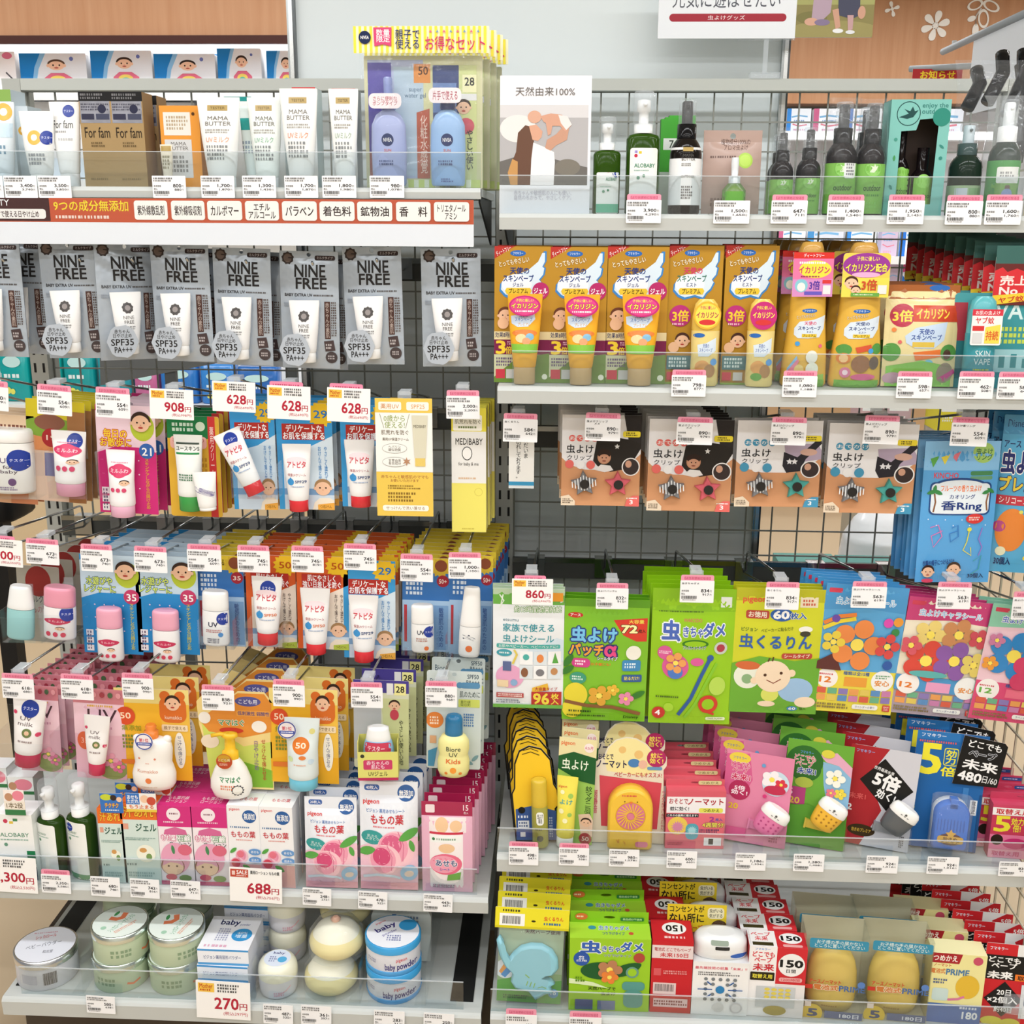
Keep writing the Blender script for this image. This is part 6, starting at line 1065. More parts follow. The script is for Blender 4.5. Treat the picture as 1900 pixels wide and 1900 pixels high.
BOT = lambda c1, scene: [('E', .5, .3, .16, .02, '2f6ab8'), ('T', 'フマキラー', .38, .29, .62, .31, 'e8f0ff', 1), ('T', 'とってもやさしい', .24, .335, .62, .365, 'f4ead0', 2, ('8a5a1a', 3), 8), ('P', [(.2, .46), (.3, .4), (.6, .38), (.86, .34), (.84, .46), (.74, .54), (.5, .55), (.28, .55), (.2, .52)], 'dce8f4'), ('T', '天使の', .4, .395, .66, .43, c1, 3), ('T', 'スキンベープ', .28, .44, .76, .475, '1f3a80', 3), ('T', 'ミスト', .46, .483, .6, .5, '1f3a80', 2), ('P', [(.36, .51), (.68, .51), (.68, .54), (.36, .54)], 'e8c83c'), ('T', 'プレミアム', .38, .513, .66, .537, '6a4a10', 2)]+scene+[('R', .08, .93, .92, 1, '7ab84a')]
SC1 = [('P', [(.1, .86), (.3, .74), (.34, .76), (.14, .93)], 'e88aa0'), ('P', [(.1, .83), (.28, .71), (.3, .74), (.1, .86)], '8ac0e8'), ('C', .28, .6, .05, '4aa0e0'), ('C', .78, .62, .04, 'e86a8a'), ('E', .34, .84, .1, .05, 'e8d088'), ('E', .6, .72, .13, .06, 'f0f0e4'), ('E', .62, .83, .14, .06, 'eef0e0'), ('R', .3, .88, .76, .925, 'd8603c'), ('P', [(.1, .9), (.9, .88), (.9, .95), (.1, .95)], '9ac85a')]
SC2 = [('E', .22, .65, .14, .05, '5a9a4a'), ('E', .22, .73, .13, .05, 'e0843a'), ('C', .22, .73, .08, 'f0c890'), ('P', [(.42, .63), (.72, .6), (.74, .65), (.46, .68)], 'd85a3a'), ('E', .84, .64, .1, .05, '5a9a4a'), ('C', .72, .66, .05, '4aa0e0'), ('E', .54, .78, .18, .08, '9a6a48'), ('E', .8, .77, .1, .06, '6a5a50'), ('C', .26, .86, .1, 'e080a0'), ('C', .26, .86, .05, 'f4dce4'), ('E', .6, .9, .24, .03, 'e86a9a')]
NT1 = [('R', 0, 0, 1, .14, 'd8342c'), ('T', 'ディートフリー', .25, .03, .75, .11, 'fff', 2), ('R', 0, .14, 1, .6, 'e87aa8'), ('E', .55, .38, .4, .2, 'f2e04a'), ('T', 'イカリジン', .14, .32, .9, .47, 'c82c6a', 4), ('G', .15, .2, .85, .27, 1, 'fff'), ('G', .2, .52, .8, .57, 1, '9a2a5a'), ('R', 0, .6, 1, 1, 'd890c8'), ('C', .22, .75, .16, '8ac8d8'), ('E', .22, .78, .1, .1, 'f2f2e8'), ('T', '3倍', .42, .64, .68, .84, '5a3aa0', 4), ('R', .74, .62, .96, .7, 'd83a3a'), ('R', .3, .88, .74, .96, '6a5ac0'), ('R', .76, .74, .95, .94, 'e8e8ea')]
NT2 = [('E', .5, .28, .5, .28, '9a3a98'), ('T', '子供に優しい', .28, .08, .76, .18, 'f6ea5a', 2), ('T', 'イカリジン配合', .06, .24, .94, .42, 'f6ea5a', 4, ('7a2070', 4)), ('E', .5, .49, .3, .06, 'f0b0d8'), ('R', 0, .56, 1, 1, 'f0dc5a')]+baby(.2, .68, .14, 1.0, hair='4a2a20')+baby(.3, .84, .1, 1.0, hair='3a2018')+[('T', '3倍', .42, .6, .74, .84, 'c8502c', 4), ('R', .76, .72, .95, .92, 'e8e8e4'), ('R', .2, .9, .8, .98, '6aa84a'), ('G', .26, .92, .74, .96, 1, 'f4f6e0')]
trigger((1455, 448, 1545, 716), 'gold spray bottle with pink and lilac neck tag', BOT('d8406a', SC1), NT1, 4, .1)
trigger((1545, 450, 1648, 718), 'gold spray bottle with purple and yellow neck tag', BOT('1f3a80', SC2), NT2, 4, .0)
X, Z, w, h = bx(1640, 530, 1776, 718, YA)
WIPE = [('R', 0, 0, 1, 1, 'e8d8a0'), ('R', 0, 0, 1, .14, 'a8602c'), ('T', '20枚入', .68, .05, .95, .1, 'f0d8b0', 2), ('E', .72, .03, .14, .03, '2f6ab8'), ('C', .22, .3, .16, 'b8304a'), ('T', '3倍', .1, .25, .35, .36, 'f2d84a', 4), ('R', .36, .2, 1, .36, 'c84428'), ('T', 'イカリジン', .4, .235, .86, .33, 'f2d84a', 4), ('P', [(.26, .5), (.4, .42), (.84, .36), (.8, .54), (.66, .62), (.4, .62), (.28, .57)], 'c8daf0'), ('T', '天使の\nスキンベープ', .34, .43, .76, .54, '2a4a98', 3), ('R', .36, .56, .66, .61, 'e0c050'), ('E', .1, .66, .12, .09, '5a9a4a'), ('P', [(.38, .66), (.76, .63), (.78, .7), (.42, .74)], 'e87a3a'), ('E', .88, .66, .12, .08, '5a9a4a'), ('E', .86, .68, .06, .05, '5a3a30'), ('C', .6, .78, .07, '6ac0e0'), ('P', [(.05, .8), (.5, .74), (.95, .8), (.95, 1), (.05, 1)], '8acc5a'), ('E', .85, .86, .12, .1, '9a8a78'), ('E', .15, .92, .14, .06, 'c8a0b0'), ('P', [(.75, .92), (.98, .82), (1, .86), (.8, .97)], 'c8408a'), ('C', .12, .44, .03, 'e88a4a'), ('C', .2, .56, .025, 'e06a6a')]
t = tag(obj('wipe_pouch', pouch(w, h, .016, 'e8d8a0.f', WIPE, .1, False, back='c8a060', waist=.05), None, (X, YA-.004, zr1+.0016), (-.08, 0, 0)), '', 'pouch')
row_back(t, 'yellow repellent wipe pouch with red band', 3, .045, 'yellow wipe pouches', 'of its row', dx=.004)
# teal bottle on its card, teal die-cut cards
X, Z, w, h = bx(1766, 540, 1850, 716, YA)
t = thing('bottle_card', '', 'blister pack', (X, YA, zr1), (-.03, 0, 0)); obj('card', card(w, h, '4a9aa0', [('R', 0, .1, .3, .5, 'a83a48'), ('R', 0, .5, .3, .9, '2f7a80')], .006), t)
rg = [(0, w*.3, .013), (.004, w*.34, .016), (h*.58, w*.33, .0155), (h*.59, w*.325, .015)]
b = obj('bottle', body(rg, '3a98a4.g', [('T', 'SKIN\nVAPE', .25, .3, .78, .55, 'd8ecec', 1), ('R', .4, .8, .6, .95, 'b8dce0'), ('G', .25, .62, .75, .66, 1, 'd8d84a')], .42, 32), t, (w*.04, -.019, 0)); obj('cap', MB().loft([(h*.59, w*.32, .015), (h*.8, w*.31, .0145), (h*.92, w*.26, .012), (h*.97, w*.16, .008)], '5ab4bc.g', .42, 28), b)
obj('label_sticker', card(w*.66, h*.37, 'f2f0f0', [('R', 0, 0, 1, .18, 'd83a4a'), ('T', 'お肌の虫よけ', .1, .04, .9, .15, 'fff', 1), ('T', 'ヤブ蚊', .12, .22, .72, .4, 'd83a3a', 3), ('R', .04, .46, .42, .6, 'd83a3a'), ('P', [(.46, .5), (.95, .42), (.95, .95), (.46, .95)], 'f0dc5a'), ('T', '持続', .5, .6, .9, .86, 'd85a2c', 3), ('R', .06, .66, .38, .94, 'd8d8d8')], .003), t, (w*.06, -.0365, h*.47))
row_back(t, 'turquoise repellent bottle on its card with white sticker', 3, .042, 'turquoise bottle cards', 'of its row', dx=-.004)
X, Z, w, h = bx(1838, 500, 1948, 716, YA-.002)
VAP = [('R', 0, 0, 1, 1, '3f98a0'), ('T', 'フマキラー', .3, .06, .6, .1, 'cfe8f0', 1), ('T', 'SKIN', .08, .14, .7, .22, 'bfe4e4', 1), ('T', 'VAPE', .06, .26, .9, .4, 'd8f0f0', 2), ('G', .1, .46, .8, .62, 3, 'c8dc5a'), ('R', .1, .66, .8, .86, 'a8d8dc'), ('R', .2, .72, .3, .82, '2f8a90'), ('R', .4, .7, .5, .82, '2f8a90'), ('R', .6, .74, .7, .82, '2f8a90')]
t = thing('die_cut_card', '', 'blister pack', (X, YA-.002, zr1), (-.03, 0, 0)); obj('card', card(w, h, '3f98a0', VAP, .008), t)
obj('red_burst', card(w*1.05, h*.5, '4a2a2a', [('R', 0, 0, 1, .36, '3f6a64'), ('R', 0, .3, 1, 1, '6a2a28'), ('P', [(.0, .42), (.12, .36), (.2, .44), (.35, .38), (.5, .44), (.65, .37), (.85, .44), (1, .4), (1, .9), (0, .92)], 'd8343a'), ('T', '売上\nNo.1', .1, .5, .55, .82, 'f6e6e0', 4), ('P', [(0, .84), (1, .74), (1, .86), (0, 1)], 'f2d03c'), ('T', 'ヤブ蚊', .1, .85, .5, .95, 'c82c2c', 3, None, 6)], .008, outline=[(0, .2), (.06, .02), (.3, 0), (1, 0), (1, 1), (0, 1)]), t, (0, -.003, h*.72))
row_back(t, 'turquoise die-cut repellent card with dark red top', 10, .022, 'dark red topped turquoise cards', 'of its row', dx=-.0085, dz=.003)
for b, pr, sb, on in (((1246, 686, 1310, 736), '798', '877', 'below the darker gold mist card'), ((1452, 688, 1516, 737), '1,080', '1,188', 'below the pink-tagged gold spray bottle'), ((1664, 689, 1729, 739), '598', '657', 'below the yellow wipe pouch'), ((1778, 689, 1844, 740), '462', '508', 'below the turquoise bottle'), ((1851, 690, 1917, 741), '583', '641', 'below the turquoise die-cut card')):
    ptag(b, YM-.0066, pr, sb, on)

# ================================================================ right bay, clip cards
YC, YCG = -.325, -.372
n_ = bx(944, 815, 991, 906, YC); o = obj('notice_slip', card(n_[2], n_[3]*1.15, 'f3f4f2', [('R', 0, .88, 1, .95, '3f9ac8'), ('R', 0, .95, 1, 1, 'dfe6ea'), ('T', '\n'.join('ただいま'), .58, .1, .76, .46, '2a2a30', 1), ('T', '\n'.join('品切れしております。'), .28, .08, .48, .82, '2a2a30', 1)], .001), None, (n_[0], YC, n_[1])); tag(o, 'white sold-out notice slip with blue edge hanging under the 584 tag', 'notice')
def star(r, q=.5, sc=1): return [((r if k % 2 == 0 else r*q)*math.sin(math.pi*k/5), (r if k % 2 == 0 else r*q)*math.cos(math.pi*k/5)) for k in range(10)]
def puffy(col, stripes=False):
    r = .0225; m = MB()
    o = star(r); o2 = star(r*.9, .48); n = 10
    V = [(x, 0, z) for x, z in o]+[(x, -.005, z) for x, z in o]+[(x, -.008, z) for x, z in o2]
    F = [(i, (i+1) % n, n+(i+1) % n, n+i) for i in range(n)]+[(n+i, n+(i+1) % n, 2*n+(i+1) % n, 2*n+i) for i in range(n)]
    m.add(V, F, col); m.add(V[2*n:], [t for t in tessellate_polygon([[Vector((x, z, 0)) for x, z in o2]])], col)
    if stripes:
        for k in range(-4, 5):
            s = k*.0048; pts = []
            # short stripes kept inside the star's middle and arms
            hw = .0185*(1-abs(k)/6.5); m.layer = 3
            m.prints([('V', [(.5+s/.05-.0, .5-hw/.05*.8), (.5+s/.05, .5+hw/.05*.62)], .034, 'e8eaec')], -.025, -.025, .05, .05, lambda x, z: -.0081)
    return m
def clip(cb, label, warm, n):
    X, Z, w, h = bx(*cb, YC); t = thing('clip_card', '', 'blister pack', (X, YC, Z), (0, random.uniform(-.01, .01), 0))
    c = 'e8706a' if warm else '4a9ac0'
    P = [('R', 0, 0, 1, 1, 'f0f0f4'), ('P', [(0, .47), (.1, .55), (.3, .6), (.6, .6), (.9, .5), (1, .42), (1, 1), (0, 1)], 'd49a70')]
    P += [('C', .13+.095*k, .255, .042, c) for k in range(4)]+[('T', 'おでかけ', .1, .235, .46, .275, 'fff', 1), ('T', '虫よけ', .06, .325, .4, .42, '26262a', 2), ('T', 'クリップ', .07, .44, .38, .495, '26262a', 1)]
    if warm: P += [('P', [(.44, .28), (.68, .24), (1, .28), (1, .36), (.92, .48), (.86, .58), (.62, .62), (.46, .56), (.4, .5)], '26221f'), ('P', [(.78, .0), (1, 0), (1, .3), (.84, .26)], '2a2626'), ('E', .54, .46, .085, .075, 'c08a6a'), ('E', .54, .42, .085, .05, '2e1e18'), ('E', .54, .475, .07, .05, 'c8957a'), ('C', .515, .465, .008, '2a1a14'), ('C', .565, .465, .008, '2a1a14'), ('E', .54, .5, .025, .008, '8a4a3a'), ('P', [(.42, .6), (.5, .54), (.62, .55), (.66, .6), (.55, .625)], 'e8e6e6'), ('S', .7, .34, .035, 5, .5, 'e8e8e8')]
    else: P += [('P', [(.56, .28), (.95, .26), (1, .34), (1, .44), (.6, .5)], 'b8a8c0'), ('P', [(.56, .36), (.72, .42), (.98, .18), (1, .26), (.82, .44), (.76, .58), (.6, .6), (.55, .52)], '2a2830'), ('S', .63, .47, .04, 5, .5, 'e8e8ee'), ('S', .69, .47, .04, 5, .5, 'e8e8ee'), ('E', .85, .36, .1, .04, 'd8b0a0')]
    P += [('E', .88, .56, .115, .1, 'f4f2f2'), ('E', .88, .56, .1, .088, '3a3030'), ('E', .85, .53, .04, .04, 'd0a088'), ('C', .1, .54, .055, c), ('C', .24, .545, .055, 'f2f2f4'), ('C', .37, .545, .055, c), ('O', .77, .17, .99, .235, 'f0dc3c', .3), ('G', .81, .18, .95, .225, 2, '4a4420'), ('P', [(0, .9), (.1, .88), (.18, .95), (.18, 1), (0, 1)], 'ead8c0'), ('G', .02, .92, .15, .98, 3, '6a5a4a'), ('P', [(.82, 1), (.84, .93), (.92, .88), (1, .88), (1, 1)], c), ('T', '3', .88, .93, .92, .975, 'fff', 2), ('G', .84, .9, .98, .92, 1, 'fff')]
    obj('card', card(w, h, 'f0f0f4', P, .001, (.5, .05, .004)), t)
    for sx, col, st in ((-.21, '7a7c80', True), (.22, 'd0606c' if warm else '4aa098', False)):
        s = obj('star_clip', puffy(col, st), t, (w*sx, -.0006, h*.25), (0, random.uniform(-.1, .1), 0)); s['label'] = 'grey striped star clip' if st else ('pink star clip' if warm else 'teal star clip')
        obj('button', MB().add([(.0078*math.cos(6.283*k/20), y, .0078*math.sin(6.283*k/20)) for y in (-.008, -.0105) for k in range(20)], [(k, (k+1) % 20, 20+(k+1) % 20, 20+k) for k in range(20)]+[tuple(range(20, 40))], '1c1c1e.g'), s, (.001, 0, 0))
    row_back(t, label, n, .026, 'star clip cards', dx=-.001)
clip((1042, 770, 1188, 938), 'kraft clip card with pink star, left of the two', True, 7)
clip((1202, 778, 1358, 948), 'kraft clip card with pink star, right of the two', True, 7)
clip((1366, 780, 1523, 940), 'kraft clip card with teal star, left of the two', False, 2)
clip((1533, 786, 1698, 952), 'kraft clip card with teal star, right of the two', False, 5)
for b, pr, sb, on, nm in (((933, 767, 997, 820), '584', '642', 'above the sold-out notice slip', '虫くるりん'), ((1085, 766, 1151, 818), '890', '979', 'on the left pink star clip card', '虫よけクリップ\nメメ'), ((1255, 774, 1322, 825), '890', '979', 'on the right pink star clip card', '虫よけクリップ\nメメ'), ((1430, 774, 1496, 826), '890', '979', 'on the left teal star clip card', '虫よけクリップ\nホシ'), ((1602, 771, 1668, 824), '890', '979', 'on the right teal star clip card', '虫よけクリップ\nホシ'), ((1764, 774, 1833, 828), '554', '609', 'above the blue palm tree ring pouch', '虫よけ香リング')):
    ptag(b, YCG, pr, sb, on, True, nm, rot=1)
for x, y, on in ((962, 767, 'of the sold-out notice'), (1117, 766, 'of the left pink star clips'), (1287, 774, 'of the right pink star clips'), (1462, 774, 'of the left teal star clips'), (1635, 771, 'of the right teal star clips'), (1798, 774, 'of the palm tree ring pouches')): hook(x, y, on, 1.158, -.36)
KIN = [('R', 0, 0, 1, 1, '5aa8e4'), ('R', 0, 0, 1, .2, '8ac4f0'), ('T', 'KINCHO', .14, .215, .46, .255, 'd84a5a', 3), ('O', .62, .205, .92, .235, '4a8a5a', .4), ('O', .62, .24, .92, .265, '6aa07a', .4), ('C', .78, .08, .14, 'a8d070'), ('T', '虫よけ\nリング', .68, .05, .9, .13, '2f6a4a', 2), ('P', [(.08, .12), (.2, .1), (.12, .18)], '5aa84a'), ('P', [(.22, .11), (.34, .09), (.27, .16)], 'e8d84a'), ('P', [(.36, .1), (.48, .07), (.42, .14)], 'e87a8a'), ('O', .1, .28, .92, .51, '1f4a88', .15), ('E', .5, .3, .34, .05, '1f4a88'), ('O', .12, .29, .9, .5, 'e8f2fa', .15), ('E', .5, .305, .31, .04, 'e8f2fa'), ('T', 'フルーツの香り虫よけ', .24, .3, .78, .345, 'e8743a', 3, ('fff', 3)), ('T', 'カオリング', .36, .365, .7, .395, '1f3a80', 2), ('T', '香Ring', .26, .41, .8, .485, '1f3a80', 3),
       ('V', [(.16, .49), (.18, .42), (.16, .36)], .02, '8a5a3a'), leaf(.13, .35, .07, .5, -20, '3a8a4a'), leaf(.2, .35, .07, .5, 25, '3a8a4a'), leaf(.16, .33, .06, .5, -80, '3a8a4a'), ('V', [(.88, .48), (.86, .42), (.88, .36)], .02, '8a5a3a'), leaf(.85, .35, .06, .5, -20, '3a8a4a'), leaf(.91, .34, .06, .5, 35, '3a8a4a'), ('E', .72, .535, .12, .035, 'd83a3a'), ('G', .64, .52, .8, .55, 2, 'f6d8d0'),
       ('V', [(.14, .6), (.24, .58), (.3, .66), (.2, .74), (.16, .66), (.3, .62)], .014, 'd87ab8'), ('V', [(.42, .6), (.5, .58), (.52, .66), (.42, .7), (.4, .64), (.5, .62)], .014, '3a80c8'), ('V', [(.66, .62), (.64, .7), (.6, .76), (.72, .8), (.7, .74)], .014, 'e8e04a'), ('C', .66, .61, .03, 'e8e04a'), ('V', [(.84, .6), (.8, .68), (.86, .74), (.82, .8)], .014, '9a7ad0'), ('V', [(.76, .84), (.86, .8), (.84, .9), (.74, .94)], .014, '4aa8b0'), ('T', '衣類や帽子につけるだけ', .08, .83, .5, .87, '1f3a80', 2, None, 6), ('T', '30個入', .7, .93, .92, .965, '1f2a50', 2)]+baby(.16, .92, .08, .55)+baby(.5, .9, .09, .55)+[('E', .5, .97, .08, .03, 'e0703a'), ('E', .16, .985, .08, .015, 'd84a6a')]+[('C', .1+.11*k, .54+.04*(k % 2), .008, 'dff0ff') for k in range(8)]
def hpouch(name, label, cb, Y, b, spec, P, n, group, dy=.018, seal=.1, hole=True, rz=0, ry=0, dx=0, back=None, z_=None, waist=0):
    X, Z, w, h = bx(*cb, Y); o = tag(obj(name, pouch(w, h, b, spec, P, seal, hole, back=back, waist=waist), None, (X, Y, Z), (0, ry, rz)), label, 'pouch', group)
    if n > 1: row_back(o, label, n, dy, group, dx=dx)
    return o
hpouch('ring_pouch', 'blue insect ring pouch with palm trees', (1710, 818, 1848, 1080), YC, .007, '5aa8e4.f', KIN, 6, 'blue ring pouches', dx=-.003, ry=-.02)
DIS = [('R', 0, 0, 1, 1, '5ab0dc'), ('R', 0, 0, 1, .12, '4a98c8'), ('T', 'Disney', .08, .03, .45, .09, '1f4a80', 1), ('T', 'アース', .05, .16, .36, .2, '1f2a60', 3), ('T', '虫よけ', .04, .22, .8, .36, '1f2a70', 5, ('fff', 4)), ('T', 'ブレス', .04, .38, .7, .47, 'f2d84a', 5, ('1f2a70', 4)), ('R', 0, .5, .9, .56, 'c83a4a'), ('T', 'シリコーン', .06, .51, .6, .55, 'fff', 1), ('E', .35, .72, .3, .14, 'e8883a'), ('C', .12, .7, .12, 'b84a8a'), ('C', .2, .86, .1, 'e8e8c8'), ('C', .5, .6, .04, 'e0e06a'), ('T', '30個入', .1, .9, .42, .95, '1f2a60', 3), ('C', .7, .9, .05, 'f2d84a')]
hpouch('ring_pouch', 'blue bracelet pouch cut off by the right edge', (1850, 770, 1942, 1062), YC+.01, .009, '5ab0dc.f', DIS, 3, 'right edge bracelet pouches', .032, dx=-.003, rz=-.15)

# ================================================================ right bay, pouches on the lower hook rail
YQ, YQG = -.345, -.392
SEAL = [('R', 0, 0, 1, .13, '6ab04a'), ('R', 0, 0, 1, .05, 'b8d0b0'), ('R', 0, .13, 1, 1, 'eef2f6'), ('T', '約13時間効果持続', .3, .14, .96, .19, 'f2f6f0', 2, ('5a9a3a', 6)), ('V', [(.09, .05), (.15, .1), (.1, .16), (.14, .05)], .018, 'e8f2e4'), ('R', .82, .03, .98, .1, 'e89a2c'), ('P', [(.5, .5), (.9, .4), (1, .42), (1, .6), (.4, .6)], 'd8e8f4'), ('T', 'etsumu', .14, .245, .36, .265, '6a8a98', 1), ('T', '家族で使える', .14, .285, .86, .35, '2f9aa8', 2), ('T', '虫よけシール', .14, .375, .86, .44, '2f9aa8', 2), ('O', .05, .455, .95, .49, '4ab0a8', .3), ('T', 'お肌やベビーカー、ベビーベッドに!!', .08, .46, .92, .485, 'eef8f6', 1), ('E', .16, .53, .11, .03, '3fa0b0'), ('G', .09, .52, .23, .54, 1, 'e8f4f4'), ('E', .24, .73, .2, .1, 'e8a8cc')]+[('R', .38+.2*i, .51+.12*j, .565+.2*i, .625+.12*j, ('f6f8fa', 'dfe8ee')[(i+j) % 2]) for i in range(3) for j in range(2)]+[('C', .47, .56, .045, '4ab0a8'), ('E', .67, .57, .05, .035, 'e88a4a'), ('P', [(.84, .61), (.88, .52), (.93, .61)], '5aa84a'), ('E', .45, .69, .05, .04, '8a5a40'), ('E', .67, .69, .06, .03, '7a7a80'), ('E', .87, .68, .05, .03, 'c08a5a'), ('V', [(.28, .62), (.34, .54), (.3, .5)], .03, 'e0c85a'), ('R', .14, .6, .26, .68, '5a6a98'), ('C', .3, .78, .05, '8ab0d8'), ('R', .06, .76, .22, .82, 'f0d8b0'), ('P', [(.56, .82), (.78, .78), (.8, .84), (.56, .86)], 'e8b83c'), ('R', .55, .855, .98, .975, 'b8302c'), ('T', '96', .58, .87, .8, .965, 'f2dc4a', 4), ('T', '枚\n入', .83, .87, .94, .965, 'f2dc4a', 3), ('T', '大容量タイプ', .6, .815, .92, .845, 'b8302c', 2), ('R', .05, .87, .44, .91, 'b84a4a'), ('G', .07, .875, .42, .905, 2, 'f6e0dc'), ('G', .05, .925, .44, .96, 2, '6a7a8a'), ('R', 0, .97, 1, 1, '6ab04a')]
hpouch('seal_pouch', 'white and green family insect seal pouch marked 96', (915, 1092, 1046, 1312), YQ, .005, 'e8eef0.f', SEAL, 3, 'white seal pouches', .014, .07)
PAT = [('R', 0, 0, 1, 1, '7fc02c'), ('R', 0, 0, 1, .06, '5a9a1c'), ('E', .13, .13, .09, .022, 'c8302c'), ('T', 'アース', .07, .12, .19, .14, 'fff', 2), ('P', [(.58, .16), (.98, .14), (.98, .33), (.86, .33), (.7, .28)], 'd83a2c'), ('T', '大容量', .76, .155, .94, .185, 'f6e05a', 2), ('T', '72', .68, .2, .86, .26, 'fff4b0', 5, ('3a3010', 4)), ('T', '枚入', .88, .23, .96, .26, '2a2010', 2), ('T', '虫よけ', .09, .225, .62, .34, '7ac8f4', 5, ('1f3a8a', 7)), ('T', 'パッチ', .07, .36, .48, .45, 'f2a83a', 5, ('1f2a70', 7)), ('T', 'α', .49, .37, .62, .45, 'e84a8a', 5, ('1f2a70', 7)), ('T', 'シールタイプ', .4, .455, .64, .485, 'fff', 2, ('1f2a70', 5)), ('O', .1, .475, .32, .55, 'd0408a', .45), ('G', .14, .49, .28, .535, 2, 'fce0f0'), ('T', 'お子様にも!', .33, .505, .56, .53, 'e87a2c', 2), ('O', .7, .48, .92, .57, '3a8ac0', .2), ('G', .73, .5, .89, .55, 2, 'dff0fa'), ('C', .83, .42, .09, 'f2f0e4'), ('O', .7, .6, .94, .66, '2a5a98', .2), ('T', '貼るだけ!', .73, .615, .91, .645, 'f2e04a', 2), ('E', .18, .64, .1, .05, '3a9a7a'), ('G', .11, .62, .25, .66, 2, 'e0f4ec'),
       ('E', .16, .78, .14, .1, 'e8d83a'), ('E', .12, .9, .12, .08, 'e8d83a'), leaf(.06, .5, .1, .6, -60, '2f7a2a'), leaf(.05, .58, .1, .6, -40, '2f7a2a'), leaf(.9, .77, .1, .6, -30, '2f7a2a'), ('V', [(.03, .84), (.3, .87), (.6, .875), (.94, .93)], .045, '8a5a34')]+petal(.6, .73, .05, .6, 'e8b83c')+petal(.44, .78, .09, .6, 'e0a83a')+petal(.76, .8, .06, .6, 'e88ab0')+[('G', .06, .945, .55, .965, 1, '3a5a1a'), ('T', 'Disney', .74, .945, .92, .975, '2a4a1a', 2), ('G', .08, .905, .36, .93, 1, '2a4a1a')]
hpouch('patch_pouch', 'bright green patch pouch with red corner marked 72', (1044, 1112, 1200, 1336), YQ, .006, '7fc02c.f', PAT, 3, 'green patch pouches', .016, .1, ry=.01)
BRA = [('R', 0, 0, 1, 1, '96cc1c'), ('R', 0, 0, 1, .16, '86bc18'), ('R', .82, .055, .95, .13, 'e4e8e4'), ('G', .08, .155, .62, .17, 1, '4a6a1a'), ('T', 'WAKODO', .38, .21, .6, .235, 'e0506a', 1), ('T', '虫', .13, .23, .34, .37, '4a6ac0', 5, ('f4f8fa', 6)), ('T', 'きちゃ', .38, .27, .62, .34, '4a6ac0', 4, ('f4f8fa', 6)), ('T', 'ダメ', .62, .24, .88, .34, '4a6ac0', 5, ('f4f8fa', 6)), ('E', .53, .39, .16, .03, '2f7a1c'), ('E', .53, .39, .13, .02, '96cc1c'), ('T', 'ブレスレットタイプ', .38, .405, .66, .43, '1f4a80', 2, ('fff', 4)), ('C', .84, .42, .08, 'c8d0c8'), ('C', .84, .42, .05, 'b03a4a'), ('C', .17, .46, .09, 'd85a9a'), ('C', .3, .56, .16, 'd85a9a'), ('E', .56, .52, .08, .03, 'd85a9a'), ('G', .1, .445, .24, .47, 2, 'fce0ee'),
       ('V', [(.72, .49), (.62, .62), (.5, .8), (.36, .93)], .045, '2a5aa0'), ('C', .72, .49, .04, '2a5aa0'), ('V', [(.8, .53), (.68, .68), (.56, .84), (.44, .95)], .035, '86c830'), ('E', .72, .84, .12, .07, 'd03a2c'), ('E', .72, .84, .075, .042, '96cc1c'), ('V', [(.64, .88), (.8, .92)], .03, 'd03a2c'), ('C', .12, .915, .08, 'c8302c'), ('T', '4', .08, .895, .14, .935, 'fff', 3), ('C', .24, .87, .06, 'a8d83a'), ('G', .08, .78, .4, .8, 1, '4a6a1a'), ('O', .7, .94, .94, .965, 'e8f4d0', .4), ('T', 'MADE IN JAPAN', .73, .945, .91, .96, '3a5a1a', 1), ('E', .82, .7, .1, .07, 'b8dc5a'), ('E', .3, .6, .09, .05, '4a7ac8')]+petal(.3, .53, .08, .65, 'e8a05a')
hpouch('bracelet_pouch', 'lime green bracelet pouch with blue strap picture', (1207, 1092, 1360, 1342), YQ, .009, '96cc1c.f', BRA, 6, 'lime bracelet pouches', .024, .12, ry=.0, dx=-.002)
